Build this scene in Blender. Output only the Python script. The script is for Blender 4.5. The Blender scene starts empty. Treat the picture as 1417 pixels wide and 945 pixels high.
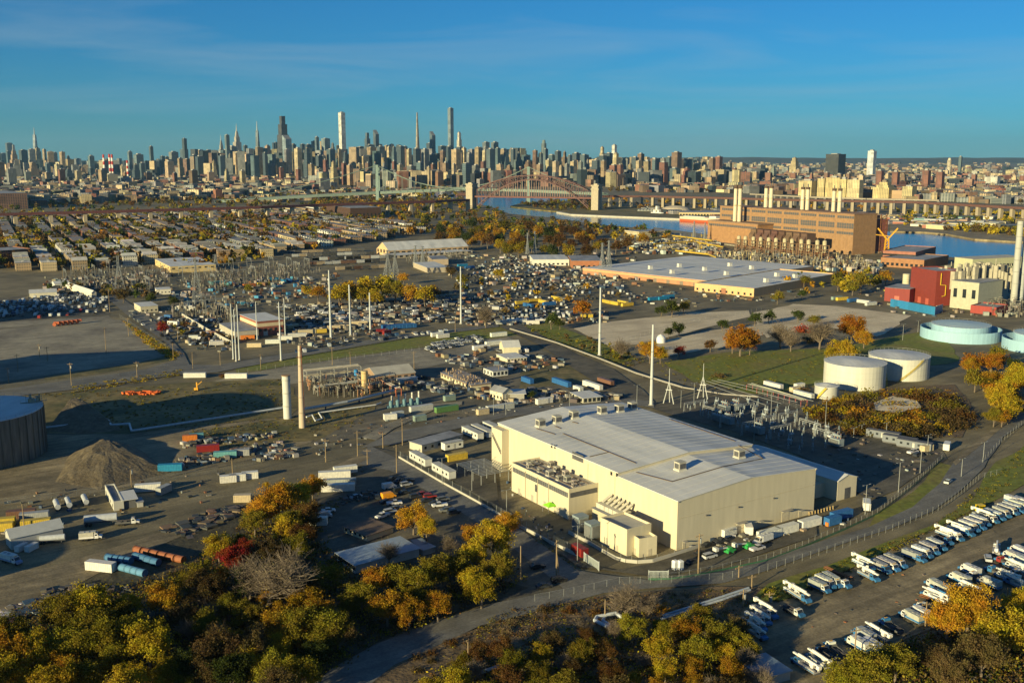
import bpy, math, random
import numpy as np
from mathutils import Vector
from mathutils.noise import noise as pnoise
R = random.Random(7)
SC = bpy.context.scene
COL = SC.collection
rad = math.radians
# ------------------------------------------------------------------ camera
FPX, IW, IH, HC = 1400.0, 1417.0, 945.0, 120.0
PITCH = math.atan((IH/2-217)/FPX)
cd = bpy.data.cameras.new('camera'); cam = bpy.data.objects.new('camera', cd); COL.objects.link(cam)
cd.sensor_width = 36; cd.lens = 36*FPX/IW; cd.clip_start = 1; cd.clip_end = 120000
cam.location = (0, 0, HC); cam.rotation_euler = (rad(90)-PITCH, 0, 0)
SC.camera = cam
# ------------------------------------------------------------------ light
SUN_EL, SUN_AZ = 12.0, math.degrees(math.atan2(-0.68, -0.73))
sl = bpy.data.lights.new('sun', 'SUN'); so = bpy.data.objects.new('sun', sl); COL.objects.link(so)
sl.energy = 5.0; sl.angle = rad(0.5); sl.color = (1.0, 0.85, 0.46)
ce, se = math.cos(rad(SUN_EL)), math.sin(rad(SUN_EL))
so.rotation_euler = Vector((0.68*ce, 0.73*ce, -se)).to_track_quat('-Z', 'Y').to_euler()
wd = bpy.data.worlds.new("World"); SC.world = wd; wd.use_nodes = True
nt = wd.node_tree; nt.nodes.clear()
def wn(t, **k):
    n = nt.nodes.new(t)
    for a, b in k.items(): setattr(n, a, b)
    return n
sky = wn('ShaderNodeTexSky', sky_type='NISHITA', sun_disc=False, sun_elevation=rad(SUN_EL), sun_rotation=rad(SUN_AZ),
         altitude=0, air_density=1.0, dust_density=0.0, ozone_density=8.0)
tc = wn('ShaderNodeTexCoord'); mp = wn('ShaderNodeMapping'); mp.inputs['Scale'].default_value = (1.1, 1.1, 11)
mp.inputs['Rotation'].default_value = (0.03, 0.06, 0.5)
nz = wn('ShaderNodeTexNoise'); nz.inputs['Scale'].default_value = 2.3; nz.inputs['Detail'].default_value = 7
nz.inputs['Roughness'].default_value = 0.55; nz.inputs['Distortion'].default_value = 0.6
cr = wn('ShaderNodeMapRange'); cr.inputs[1].default_value = 0.45; cr.inputs[2].default_value = 0.8
cr.inputs[3].default_value = 0.0; cr.inputs[4].default_value = 0.36
mx = wn('ShaderNodeMix', data_type='RGBA'); mx.inputs['B'].default_value = (3.6, 4.6, 5.2, 1)
hs = wn('ShaderNodeHueSaturation'); hs.inputs['Saturation'].default_value = 1.0
bg = wn('ShaderNodeBackground'); bg.inputs['Strength'].default_value = 0.058
ow = wn('ShaderNodeOutputWorld')
L = nt.links.new
L(tc.outputs['Generated'], mp.inputs[0]); L(mp.outputs[0], nz.inputs['Vector']); L(nz.outputs[0], cr.inputs[0])
vm = wn('ShaderNodeVectorMath', operation='MULTIPLY'); vm.inputs[1].default_value = (0.48, 1.02, 1.05)
L(sky.outputs[0], vm.inputs[0]); L(vm.outputs[0], hs.inputs['Color']); L(hs.outputs[0], mx.inputs['A']); L(cr.outputs[0], mx.inputs['Factor'])
L(mx.outputs['Result'], bg.inputs[0]); L(bg.outputs[0], ow.inputs[0])
HAZE = 0.000018
SC.view_settings.view_transform = 'Standard'; SC.view_settings.look = 'None'
SC.view_settings.exposure = 0.8; SC.view_settings.gamma = 1; SC.view_settings.use_curve_mapping = False
# ------------------------------------------------------------------ picture <-> place
def ray(px, py):
    a = (px-IW/2)/FPX; b = (IH/2-py)/FPX; c, s = math.cos(PITCH), math.sin(PITCH)
    return a, c+b*s, -s+b*c
def gp(px, py, z=0.0):                       # ground point seen at a picture point
    a, y, dz = ray(px, py); t = (z-HC)/dz
    return (a*t, y*t)
def proj(x, y, z=0.0):
    c, s = math.cos(PITCH), math.sin(PITCH); z -= HC
    d = y*c-z*s; u = y*s+z*c
    return (IW/2+FPX*x/d, IH/2-FPX*u/d)
def hgt(py, X, Y):                           # height of a vertical over (X, Y) reaching picture row py
    a, y, dz = ray(IW/2, py); return HC+dz*Y/y
def pt(px, Y):                               # ground point at depth Y in picture column px
    a, y, dz = ray(px, 300); return (a*Y/y, Y)
def inpoly(p, poly):
    x, y = p; c = False; j = len(poly)-1
    for i in range(len(poly)):
        if (poly[i][1] > y) != (poly[j][1] > y) and x < (poly[j][0]-poly[i][0])*(y-poly[i][1])/(poly[j][1]-poly[i][1])+poly[i][0]: c = not c
        j = i
    return c
# ------------------------------------------------------------------ materials
MT = {}
def newmat(name):
    m = bpy.data.materials.new(name); m.use_nodes = True; MT[name] = m
    n = m.node_tree.nodes; b = n.get('Principled BSDF'); return m, m.node_tree, b
def mat(name, col='OBJ', tracks=0.0, rough=0.8, metal=0.0, var=0.25, scale=0.25, bump=0.0, bscale=3.0, coord='Object', spec=0.3, stretch=None, col2=None, thr=0.5, wide=0.12, s2=0.06, det=5):
    """colour source times noise of two sizes; optional second colour in patches"""
    m, t, b = newmat(name); N = t.nodes.new; K = t.links.new
    if coord == 'World': cs = N('ShaderNodeNewGeometry').outputs['Position']
    else: cs = N('ShaderNodeTexCoord').outputs['Object']
    if stretch:
        q = N('ShaderNodeMapping'); q.inputs['Scale'].default_value = stretch; K(cs, q.inputs[0]); cs = q.outputs[0]
    if col == 'OBJ': c = N('ShaderNodeObjectInfo').outputs['Color']
    elif col == 'ATTR':
        a = N('ShaderNodeAttribute'); a.attribute_name = 'Col'; c = a.outputs['Color']
    else:
        r = N('ShaderNodeRGB'); r.outputs[0].default_value = (*col, 1); c = r.outputs[0]
    if col2:
        n2 = N('ShaderNodeTexNoise'); n2.inputs['Scale'].default_value = s2; n2.inputs['Detail'].default_value = 6; K(cs, n2.inputs['Vector'])
        n2.inputs['Roughness'].default_value = 0.62
        mr = N('ShaderNodeMapRange'); mr.inputs[1].default_value = thr-wide; mr.inputs[2].default_value = thr+wide; K(n2.outputs[0], mr.inputs[0])
        x = N('ShaderNodeMix'); x.data_type = 'RGBA'; K(mr.outputs[0], x.inputs['Factor']); K(c, x.inputs['A']); x.inputs['B'].default_value = (*col2, 1); c = x.outputs['Result']
    if var > 0:
        n1 = N('ShaderNodeTexNoise'); n1.inputs['Scale'].default_value = scale; n1.inputs['Detail'].default_value = det; n1.inputs['Roughness'].default_value = 0.6; K(cs, n1.inputs['Vector'])
        mr = N('ShaderNodeMapRange'); mr.inputs[1].default_value = 0.28; mr.inputs[2].default_value = 0.72; mr.inputs[3].default_value = 1-var; mr.inputs[4].default_value = 1+var; K(n1.outputs[0], mr.inputs[0])
        x = N('ShaderNodeVectorMath'); x.operation = 'SCALE'; K(c, x.inputs[0]); K(mr.outputs[0], x.inputs['Scale']); c = x.outputs[0]
    if tracks > 0:                              # tyre worn streaks running with the roads
        q0 = N('ShaderNodeMapping'); q0.inputs['Rotation'].default_value = (0, 0, -0.6); K(cs, q0.inputs[0]); q = N('ShaderNodeMapping'); q.inputs['Scale'].default_value = (0.022, 0.3, 1); K(q0.outputs[0], q.inputs[0])
        n3 = N('ShaderNodeTexNoise'); n3.inputs['Scale'].default_value = 1.0; n3.inputs['Detail'].default_value = 4; n3.inputs['Distortion'].default_value = 1.2; K(q.outputs[0], n3.inputs['Vector'])
        mr = N('ShaderNodeMapRange'); mr.inputs[1].default_value = 0.35; mr.inputs[2].default_value = 0.65; mr.inputs[3].default_value = 1-tracks; mr.inputs[4].default_value = 1+tracks; K(n3.outputs[0], mr.inputs[0])
        x = N('ShaderNodeVectorMath'); x.operation = 'SCALE'; K(c, x.inputs[0]); K(mr.outputs[0], x.inputs['Scale']); c = x.outputs[0]
        n4 = N('ShaderNodeTexNoise'); n4.inputs['Scale'].default_value = 1.7; n4.inputs['Detail'].default_value = 3; K(cs, n4.inputs['Vector'])
        mr = N('ShaderNodeMapRange'); mr.inputs[1].default_value = 0.3; mr.inputs[2].default_value = 0.7; mr.inputs[3].default_value = 0.8; mr.inputs[4].default_value = 1.2; K(n4.outputs[0], mr.inputs[0])
        x = N('ShaderNodeVectorMath'); x.operation = 'SCALE'; K(c, x.inputs[0]); K(mr.outputs[0], x.inputs['Scale']); c = x.outputs[0]
    K(c, b.inputs['Base Color'])
    b.inputs['Roughness'].default_value = rough; b.inputs['Metallic'].default_value = metal; b.inputs['Specular IOR Level'].default_value = spec
    if bump > 0:
        nb = N('ShaderNodeTexNoise'); nb.inputs['Scale'].default_value = bscale; nb.inputs['Detail'].default_value = 4; K(cs, nb.inputs['Vector'])
        bp = N('ShaderNodeBump'); bp.inputs['Strength'].default_value = bump; bp.inputs['Distance'].default_value = 0.3; K(nb.outputs[0], bp.inputs['Height']); K(bp.outputs[0], b.inputs['Normal'])
    return m
def stripe(name, axis, period, depth=0.6, **k):  # ribbed sheet metal: fine relief across one object axis
    m = mat(name, **k); t = m.node_tree; N = t.nodes.new; K = t.links.new
    tcx = N('ShaderNodeTexCoord'); w = N('ShaderNodeTexWave'); w.wave_type = 'BANDS'; w.bands_direction = axis
    w.inputs['Scale'].default_value = 0.314/period*2; K(tcx.outputs['Object'], w.inputs['Vector'])
    bp = N('ShaderNodeBump'); bp.inputs['Strength'].default_value = depth; bp.inputs['Distance'].default_value = 0.15; K(w.outputs[0], bp.inputs['Height']); K(bp.outputs[0], t.nodes['Principled BSDF'].inputs['Normal'])
    return m
def facade(name, src, floor=3.6, bay=5.0, wc=(0.035, 0.05, 0.06), wz=0.5, wx=0.55, blk=0.3, roofc=(0.22, 0.21, 0.2), glass=0.25):
    """far building skin: floors and bays of glazing, flat roof tops (too far away to tell panes apart)"""
    m, t, b = newmat(name); N = t.nodes.new; K = t.links.new
    o = N('ShaderNodeTexCoord').outputs['Object']; g = N('ShaderNodeNewGeometry')
    sx = N('ShaderNodeSeparateXYZ'); K(o, sx.inputs[0])
    def mth(op, a, bb=None):
        n = N('ShaderNodeMath'); n.operation = op
        for i, v in enumerate((a, bb)):
            if v is None: continue
            if isinstance(v, (int, float)): n.inputs[i].default_value = v
            else: K(v, n.inputs[i])
        return n.outputs[0]
    h = mth('ADD', sx.outputs[0], sx.outputs[1])
    fz = mth('LESS_THAN', mth('FRACT', mth('DIVIDE', sx.outputs[2], floor)), wz)
    fx = mth('LESS_THAN', mth('FRACT', mth('DIVIDE', h, bay)), wx)
    w = mth('MULTIPLY', fz, fx)
    if src == 'OBJ': c = N('ShaderNodeObjectInfo').outputs['Color']
    else:
        a = N('ShaderNodeAttribute'); a.attribute_name = 'Col'; c = a.outputs['Color']
    cmb = N('ShaderNodeCombineXYZ'); K(mth('FLOOR', mth('DIVIDE', h, bay*3)), cmb.inputs[0]); K(mth('FLOOR', mth('DIVIDE', sx.outputs[2], floor*4)), cmb.inputs[1])
    wn_ = N('ShaderNodeTexWhiteNoise'); wn_.noise_dimensions = '2D'; K(cmb.outputs[0], wn_.inputs['Vector'])
    sc = N('ShaderNodeMapRange'); sc.inputs[3].default_value = 1-blk; sc.inputs[4].default_value = 1+blk*0.6; K(wn_.outputs[0], sc.inputs[0])
    v = N('ShaderNodeVectorMath'); v.operation = 'SCALE'; K(c, v.inputs[0]); K(sc.outputs[0], v.inputs['Scale'])
    x = N('ShaderNodeMix'); x.data_type = 'RGBA'; K(w, x.inputs['Factor']); K(v.outputs[0], x.inputs['A']); x.inputs['B'].default_value = (*wc, 1)
    nz_ = N('ShaderNodeSeparateXYZ'); K(g.outputs['True Normal'], nz_.inputs[0])
    up = mth('GREATER_THAN', nz_.outputs[2], 0.6)
    y = N('ShaderNodeMix'); y.data_type = 'RGBA'; K(up, y.inputs['Factor']); K(x.outputs['Result'], y.inputs['A']); y.inputs['B'].default_value = (*roofc, 1)
    K(y.outputs['Result'], b.inputs['Base Color']); b.inputs['Roughness'].default_value = 0.6
    b.inputs['Specular IOR Level'].default_value = glass
    return m
def leafmat(name, src='OBJ', tr=0.36):
    m, t, b = newmat(name); N = t.nodes.new; K = t.links.new
    if src == 'OBJ': c = N('ShaderNodeObjectInfo').outputs['Color']
    else:
        a = N('ShaderNodeAttribute'); a.attribute_name = 'Col'; c = a.outputs['Color']
    g = N('ShaderNodeNewGeometry'); mr = N('ShaderNodeMapRange'); mr.inputs[3].default_value = 0.55; mr.inputs[4].default_value = 1.5; K(g.outputs['Random Per Island'], mr.inputs[0])
    v = N('ShaderNodeVectorMath'); v.operation = 'SCALE'; K(c, v.inputs[0]); K(mr.outputs[0], v.inputs['Scale'])
    hsv = N('ShaderNodeHueSaturation'); n = N('ShaderNodeTexNoise'); n.inputs['Scale'].default_value = 1.6
    K(N('ShaderNodeTexCoord').outputs['Object'], n.inputs['Vector'])
    m2 = N('ShaderNodeMapRange'); m2.inputs[1].default_value = 0.3; m2.inputs[2].default_value = 0.7; m2.inputs[3].default_value = 0.478; m2.inputs[4].default_value = 0.53; K(n.outputs[0], m2.inputs[0]); K(m2.outputs[0], hsv.inputs['Hue'])
    K(v.outputs[0], hsv.inputs['Color'])
    d = N('ShaderNodeBsdfDiffuse'); tr_ = N('ShaderNodeBsdfTranslucent'); K(hsv.outputs[0], d.inputs[0]); K(hsv.outputs[0], tr_.inputs[0])
    s = N('ShaderNodeMixShader'); s.inputs[0].default_value = tr; K(d.outputs[0], s.inputs[1]); K(tr_.outputs[0], s.inputs[2])
    K(s.outputs[0], t.nodes['Material Output'].inputs[0]); t.nodes.remove(b)
    return m
def wiremesh(name, col, k):
    m, t, b = newmat(name); N = t.nodes.new; K = t.links.new
    b.inputs['Base Color'].default_value = (*col, 1); b.inputs['Metallic'].default_value = 0.3; b.inputs['Roughness'].default_value = 0.5
    tr = N('ShaderNodeBsdfTransparent'); s = N('ShaderNodeMixShader'); s.inputs[0].default_value = k
    K(tr.outputs[0], s.inputs[1]); K(b.outputs[0], s.inputs[2]); K(s.outputs[0], t.nodes['Material Output'].inputs[0])
    return m
W_ = dict(coord='World')
mat('ground', (0.12, 0.102, 0.06), tracks=0.16, var=0.35, scale=0.05, col2=(0.2, 0.165, 0.095), s2=0.018, bump=0.25, bscale=1.2, **W_)
mat('road_asphalt', (0.13, 0.126, 0.115), tracks=0.14, var=0.22, scale=0.12, col2=(0.17, 0.158, 0.132), s2=0.05, bump=0.1, bscale=4, **W_)
mat('asphalt', (0.115, 0.102, 0.072), tracks=0.16, var=0.3, scale=0.12, col2=(0.18, 0.15, 0.098), s2=0.04, bump=0.15, bscale=4, **W_)
mat('asphalt_dark', (0.075, 0.068, 0.052), tracks=0.17, var=0.35, scale=0.15, col2=(0.125, 0.108, 0.074), s2=0.04, **W_)
mat('dirt', (0.27, 0.215, 0.125), tracks=0.2, var=0.3, scale=0.15, col2=(0.15, 0.122, 0.075), s2=0.04, bump=0.3, bscale=0.8, **W_)
mat('gravel', (0.27, 0.24, 0.175), tracks=0.15, var=0.22, scale=0.2, col2=(0.15, 0.13, 0.1), s2=0.03, thr=0.56, bump=0.3, bscale=2, **W_)
mat('pale_gravel', (0.6, 0.5, 0.34), tracks=0.12, var=0.15, scale=0.2, col2=(0.4, 0.32, 0.21), s2=0.025, thr=0.56, **W_)
mat('grass', (0.15, 0.165, 0.02), var=0.4, scale=0.35, col2=(0.19, 0.155, 0.04), s2=0.045, thr=0.57, bump=0.2, bscale=1.5, **W_)
mat('dry_grass', (0.21, 0.16, 0.065), var=0.4, scale=0.3, col2=(0.075, 0.075, 0.025), s2=0.04, bump=0.25, bscale=1.5, **W_)
mat('soil', (0.15, 0.105, 0.055), var=0.5, scale=0.4, col2=(0.13, 0.09, 0.05), s2=0.12, bump=0.9, bscale=0.9, **W_)
mat('concrete', (0.42, 0.4, 0.34), var=0.15, scale=0.4, col2=(0.3, 0.28, 0.25), s2=0.2, thr=0.6)
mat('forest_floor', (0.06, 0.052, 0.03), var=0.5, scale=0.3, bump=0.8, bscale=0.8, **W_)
mat('mound', (0.15, 0.12, 0.075), var=0.35, scale=0.6, bump=1.0, bscale=0.9, col2=(0.11, 0.085, 0.05), s2=0.12, **W_)
mat('hills', (0.07, 0.075, 0.06), var=0.4, scale=0.002, **W_)
mat('paint', 'OBJ', rough=0.45, var=0.16, scale=0.9)
mat('matte', 'OBJ', rough=0.85, var=0.2, scale=0.35)
mat('wall', 'OBJ', rough=0.65, var=0.09, scale=0.55, stretch=(1, 1, 0.12), det=7)
mat('attr', 'ATTR', rough=0.7, var=0.12, scale=0.4)
mat('steel', (0.3, 0.31, 0.3), rough=0.5, metal=0.25, var=0.12, scale=0.8)
mat('dark_steel', (0.09, 0.09, 0.095), rough=0.6, var=0.25, scale=0.8)
mat('glass', (0.02, 0.025, 0.03), rough=0.12, var=0, spec=0.6)
mat('rubber', (0.02, 0.02, 0.02), rough=0.9, var=0)
mat('wood', (0.26, 0.19, 0.11), rough=0.9, var=0.25, scale=2, stretch=(1, 1, 0.1))
mat('bark', (0.16, 0.125, 0.09), rough=0.95, var=0.3, scale=2)
mat('rust', (0.2, 0.075, 0.03), rough=0.9, var=0.4, scale=0.8, col2=(0.11, 0.05, 0.03), s2=0.7)
mat('riveted', (0.14, 0.13, 0.11), rough=0.8, var=0.3, scale=0.7, stretch=(1, 1, 0.12), col2=(0.2, 0.17, 0.13), s2=0.35, thr=0.6)
mat('brick', 'OBJ', rough=0.9, var=0.18, scale=0.25)
mat('roof_white', (0.6, 0.59, 0.555), rough=0.6, var=0.16, scale=0.12, stretch=(1, 0.18, 1), col2=(0.43, 0.44, 0.44), s2=0.1, thr=0.56, wide=0.15)
mat('roof_grey', (0.3, 0.31, 0.33), rough=0.7, var=0.2, scale=0.2, col2=(0.2, 0.2, 0.21), s2=0.08)
mat('stone', (0.42, 0.36, 0.26), rough=0.9, var=0.15, scale=0.1)
stripe('ribbed_x', 'X', 0.5, col='OBJ', rough=0.5, var=0.1, scale=0.5)
stripe('ribbed_y', 'Y', 0.6, col='OBJ', rough=0.45, var=0.12, scale=0.4, depth=0.5)
facade('facade', 'OBJ'); facade('facade_far', 'ATTR')
facade('facade_slab', 'OBJ', floor=5, bay=9, wz=0.6, wx=0.5, blk=0.35)
facade('facade_glass', 'OBJ', floor=8, bay=7, wc=(0.05, 0.075, 0.09), wz=0.75, wx=0.8, blk=0.4, glass=0.6)
facade('house_wall', 'OBJ', floor=3.0, bay=2.4, wz=0.45, wx=0.42, blk=0.12, roofc=(0.4, 0.39, 0.38))
leafmat('leaves'); leafmat('leaves_far', 'ATTR')
wiremesh('chain_link', (0.3, 0.31, 0.29), 0.09); wiremesh('green_screen', (0.06, 0.2, 0.1), 0.75)
def water():
    m, t, b = newmat('water'); N = t.nodes.new; K = t.links.new
    b.inputs['Base Color'].default_value = (0.012, 0.024, 0.036, 1); b.inputs['Roughness'].default_value = 0.15; b.inputs['Specular IOR Level'].default_value = 0.5
    g = N('ShaderNodeNewGeometry'); n = N('ShaderNodeTexNoise'); n.inputs['Scale'].default_value = 0.12; n.inputs['Detail'].default_value = 5; K(g.outputs['Position'], n.inputs['Vector'])
    bp = N('ShaderNodeBump'); bp.inputs['Strength'].default_value = 0.35; bp.inputs['Distance'].default_value = 0.8; K(n.outputs[0], bp.inputs['Height']); K(bp.outputs[0], b.inputs['Normal'])
water()
# ------------------------------------------------------------------ mesh building
class MB:
    def __init__(s): s.v = []; s.f = []; s.m = []; s.c = []; s.ci = (0.5, 0.5, 0.5); s.mi = 0
    def add(s, vs, fs):
        k = len(s.v); s.v += vs
        for f in fs: s.f.append([i+k for i in f]); s.m.append(s.mi); s.c.append(s.ci)
        return s
    def box(s, x0, x1, y0, y1, z0, z1):
        return s.add([(x0,y0,z0),(x1,y0,z0),(x1,y1,z0),(x0,y1,z0),(x0,y0,z1),(x1,y0,z1),(x1,y1,z1),(x0,y1,z1)],
                     [(3,2,1,0),(4,5,6,7),(0,1,5,4),(1,2,6,5),(2,3,7,6),(3,0,4,7)])
    def obox(s, cx, cy, w, d, z0, z1, r=0.0, tw=1.0):
        c, q = math.cos(r), math.sin(r); vs = []
        for z, k in ((z0, 1.0), (z1, tw)):
            for a, b in ((-1,-1),(1,-1),(1,1),(-1,1)):
                x, y = a*w/2*k, b*d/2*k; vs.append((cx+x*c-y*q, cy+x*q+y*c, z))
        return s.add(vs, [(3,2,1,0),(4,5,6,7),(0,1,5,4),(1,2,6,5),(2,3,7,6),(3,0,4,7)])
    def prism(s, poly, z0, z1):
        n = len(poly)
        return s.add([(p[0],p[1],z0) for p in poly]+[(p[0],p[1],z1) for p in poly],
                     [tuple(range(n-1,-1,-1)), tuple(range(n,2*n))]+[(i,(i+1)%n,n+(i+1)%n,n+i) for i in range(n)])
    def prof(s, poly, y0, y1):               # x-z outline, thickness along y
        n = len(poly)
        return s.add([(p[0],y0,p[1]) for p in poly]+[(p[0],y1,p[1]) for p in poly],
                     [tuple(range(n)), tuple(range(2*n-1,n-1,-1))]+[(i,n+i,n+(i+1)%n,(i+1)%n) for i in range(n)])
    def profx(s, poly, x0, x1):              # y-z outline, thickness along x
        n = len(poly)
        return s.add([(x0,p[0],p[1]) for p in poly]+[(x1,p[0],p[1]) for p in poly],
                     [tuple(range(n-1,-1,-1)), tuple(range(n,2*n))]+[(i,(i+1)%n,n+(i+1)%n,n+i) for i in range(n)])
    def cyl(s, x, y, z0, z1, r0, r1=None, n=12, cap=True):
        r1 = r0 if r1 is None else r1
        vs = [(x+r0*math.cos(2*math.pi*i/n), y+r0*math.sin(2*math.pi*i/n), z0) for i in range(n)]
        vs += [(x+r1*math.cos(2*math.pi*i/n), y+r1*math.sin(2*math.pi*i/n), z1) for i in range(n)]
        fs = [(i,(i+1)%n,n+(i+1)%n,n+i) for i in range(n)]
        if cap: fs += [tuple(range(n-1,-1,-1)), tuple(range(n,2*n))]
        return s.add(vs, fs)
    def tube(s, p, q, r0, r1=None, n=6):
        r1 = r0 if r1 is None else r1; p = Vector(p); q = Vector(q); d = q-p
        if d.length < 1e-6: return s
        d.normalize(); a = d.orthogonal().normalized(); b = d.cross(a); vs = []
        for c, r in ((p, r0), (q, r1)):
            for i in range(n):
                t = 2*math.pi*i/n; vs.append(tuple(c+a*(r*math.cos(t))+b*(r*math.sin(t))))
        return s.add(vs, [(i,(i+1)%n,n+(i+1)%n,n+i) for i in range(n)]+[tuple(range(n-1,-1,-1)), tuple(range(n,2*n))])
    def bar(s, p, q, w): return s.tube(p, q, w*0.7, None, 4)
    def path(s, pts, r, n=6):
        for a, b in zip(pts, pts[1:]): s.tube(a, b, r, None, n)
        return s
    def ycyl(s, x, z, r, y0, y1, n=10):
        return s.tube((x, y0, z), (x, y1, z), r, r, n)
    def mesh(s, name, *mats, smooth=False, col=False):
        me = bpy.data.meshes.new(name); me.from_pydata(s.v, [], s.f)
        for m in mats: me.materials.append(MT[m])
        if len(mats) > 1: me.polygons.foreach_set('material_index', s.m)
        if col:
            a = me.attributes.new('Col', 'FLOAT_COLOR', 'FACE'); a.data.foreach_set('color', np.array([(*c, 1) for c in s.c], 'f').ravel())
        if smooth: me.polygons.foreach_set('use_smooth', [True]*len(s.f))
        me.update(); return me
def npmesh(name, verts, nper, mat_, cols=None):
    """many separate polygons of nper corners from an (n*nper,3) array"""
    me = bpy.data.meshes.new(name); nv = len(verts); nf = nv//nper
    me.vertices.add(nv); me.vertices.foreach_set('co', np.asarray(verts, 'f').ravel())
    me.loops.add(nv); me.loops.foreach_set('vertex_index', np.arange(nv, dtype='i'))
    me.polygons.add(nf); me.polygons.foreach_set('loop_start', np.arange(0, nv, nper, dtype='i'))
    try: me.polygons.foreach_set('loop_total', np.full(nf, nper, 'i'))
    except Exception: pass
    if cols is not None:
        a = me.attributes.new('Col', 'FLOAT_COLOR', 'FACE'); a.data.foreach_set('color', np.asarray(cols, 'f').ravel())
    me.materials.append(MT[mat_]); me.update(calc_edges=True); return me
# ------------------------------------------------------------------ objects
TOP = []
def link(name, me, parent=None, color=None, loc=(0,0,0), rot=0.0, scale=None):
    o = bpy.data.objects.new(name, me); COL.objects.link(o); o.location = loc
    if rot: o.rotation_euler = (0, 0, rot)
    if scale is not None: o.scale = scale if isinstance(scale, tuple) else (scale,)*3
    if parent is not None: o.parent = parent
    if color is not None: o.color = (*color, 1)
    return o
def tag(o, label, cat, group=None, auto=False):
    o['label'] = label; o['category'] = cat
    if group: o['group'] = group
    TOP.append((o, auto)); return o
def thing(name, label, cat, x, y, z=0.0, rot=0.0, group=None, auto=False, scale=None):
    return tag(link(name, None, None, None, (x, y, z), rot, scale), label, cat, group, auto)
def struct(o): o['kind'] = 'structure'; return o
def stuff(o): o['kind'] = 'stuff'; return o
def part(name, mb, m, parent, color=None, loc=(0,0,0), rot=0.0, label=None, smooth=False):
    me = mb if isinstance(mb, bpy.types.Mesh) else mb.mesh(name, m, smooth=smooth)
    o = link(name, me, parent, color, loc, rot)
    if label: o['label'] = label
    return o
def place(proto, name, label, cat, x, y, rot=0.0, z=0.0, group=None, auto=True, tint=None, scale=None):
    """proto: list of (part name, mesh, colour or key of tint, loc, children)"""
    tint = tint or {}
    t = thing(name, label, cat, x, y, z, rot, group, auto, scale)
    def rec(items, par):
        for it in items:
            n, me, c = it[:3]; c = tint.get(c, (0.5, 0.5, 0.5)) if isinstance(c, str) else c
            o = link(n, me, par, c, it[3] if len(it) > 3 else (0,0,0))
            if len(it) > 4: rec(it[4], o)
    rec(proto, t); return t
def jit(c, a=0.15, rr=R):
    k = 1+rr.uniform(-a, a); return tuple(max(0, min(1, v*k*(1+rr.uniform(-a*0.3, a*0.3)))) for v in c)
def patch(name, pts, z, m, rough=0.0, step=12.0, world=False):
    """a sheet of ground covering the given picture polygon, edge roughened in the place's own metres"""
    P = pts if world else [gp(*p) for p in pts]; out = []
    for i, a in enumerate(P):
        b = P[(i+1) % len(P)]; d = math.hypot(b[0]-a[0], b[1]-a[1]); n = max(1, min(60, int(d/step))) if rough else 1
        for k in range(n):
            f = k/n; x, y = a[0]+(b[0]-a[0])*f, a[1]+(b[1]-a[1])*f
            if rough: x += rough*pnoise((x*0.07, y*0.07, 3.1)); y += rough*pnoise((x*0.07, y*0.07, 9.7))
            out.append((x, y))
    b = MB(); b.add([(p[0], p[1], z) for p in out], [tuple(range(len(out)))])
    me = b.mesh(name, m)
    if me.polygons[0].normal.z < 0: me.flip_normals()
    return struct(link(name, me))
def strip(name, pts, w, z, m, world=False, thick=0.0):
    P = [Vector(p if world else gp(*p)) for p in pts]; l, r = [], []
    for i, p in enumerate(P):
        d = (P[min(i+1, len(P)-1)]-P[max(i-1, 0)]).normalized(); n = Vector((-d.y, d.x)); l.append(p+n*w/2); r.append(p-n*w/2)
    b = MB()
    for i in range(len(P)-1):
        q = [r[i], r[i+1], l[i+1], l[i]]
        if thick: b.prism([(v.x, v.y) for v in q], z-thick, z)
        else: b.add([(v.x, v.y, z) for v in q], [(0,1,2,3)])
    return struct(link(name, b.mesh(name, m)))
# ================================================================== THE SETTING
b = MB(); S_ = 30000
b.add([(-S_, -1200, 0), (S_, -1200, 0), (S_, S_, 0), (-S_, S_, 0)], [(0,1,2,3)]); struct(link('ground', b.mesh('ground', 'ground')))
# low ridge across the far river
b = MB(); n = 90; top = []
for i in range(n+1):
    x = -14000+28000*i/n; h = 70+34*pnoise((i*0.13, 2, 0))+12*pnoise((i*0.7, 7, 0)); top.append((x, h+(30 if x > 1500 else -25)))
for i in range(n):
    (x0, h0), (x1, h1) = top[i], top[i+1]
    b.add([(x0, 17500, 0), (x1, 17500, 0), (x1, 18600, h1), (x0, 18600, h0), (x1, 21000, 0), (x0, 21000, 0)], [(0,1,2,3), (3,2,4,5)])
struct(link('hills', b.mesh('hills', 'hills')))
patch('river', [(540,266),(600,272),(650,279),(684,288),(705,296),(760,301),(830,311),(900,317),(990,330),(1100,345),(1230,346),(1300,354),(1440,370),(1760,410),
      (1760,362),(1440,337),(1400,335.5),(1349,332.5),(1311,325.5),(1278,322.5),(1232,321),(1100,312),(1000,309),(941,303.5),(850,300),(790,297),(772,294),(750,291.5),(716,287.5),(706,285),(724,281.5),
      (772,279.5),(800,276),(780,273.5),(690,271.5),(600,264.5),(540,263.5)], 0.06, 'water')
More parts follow.
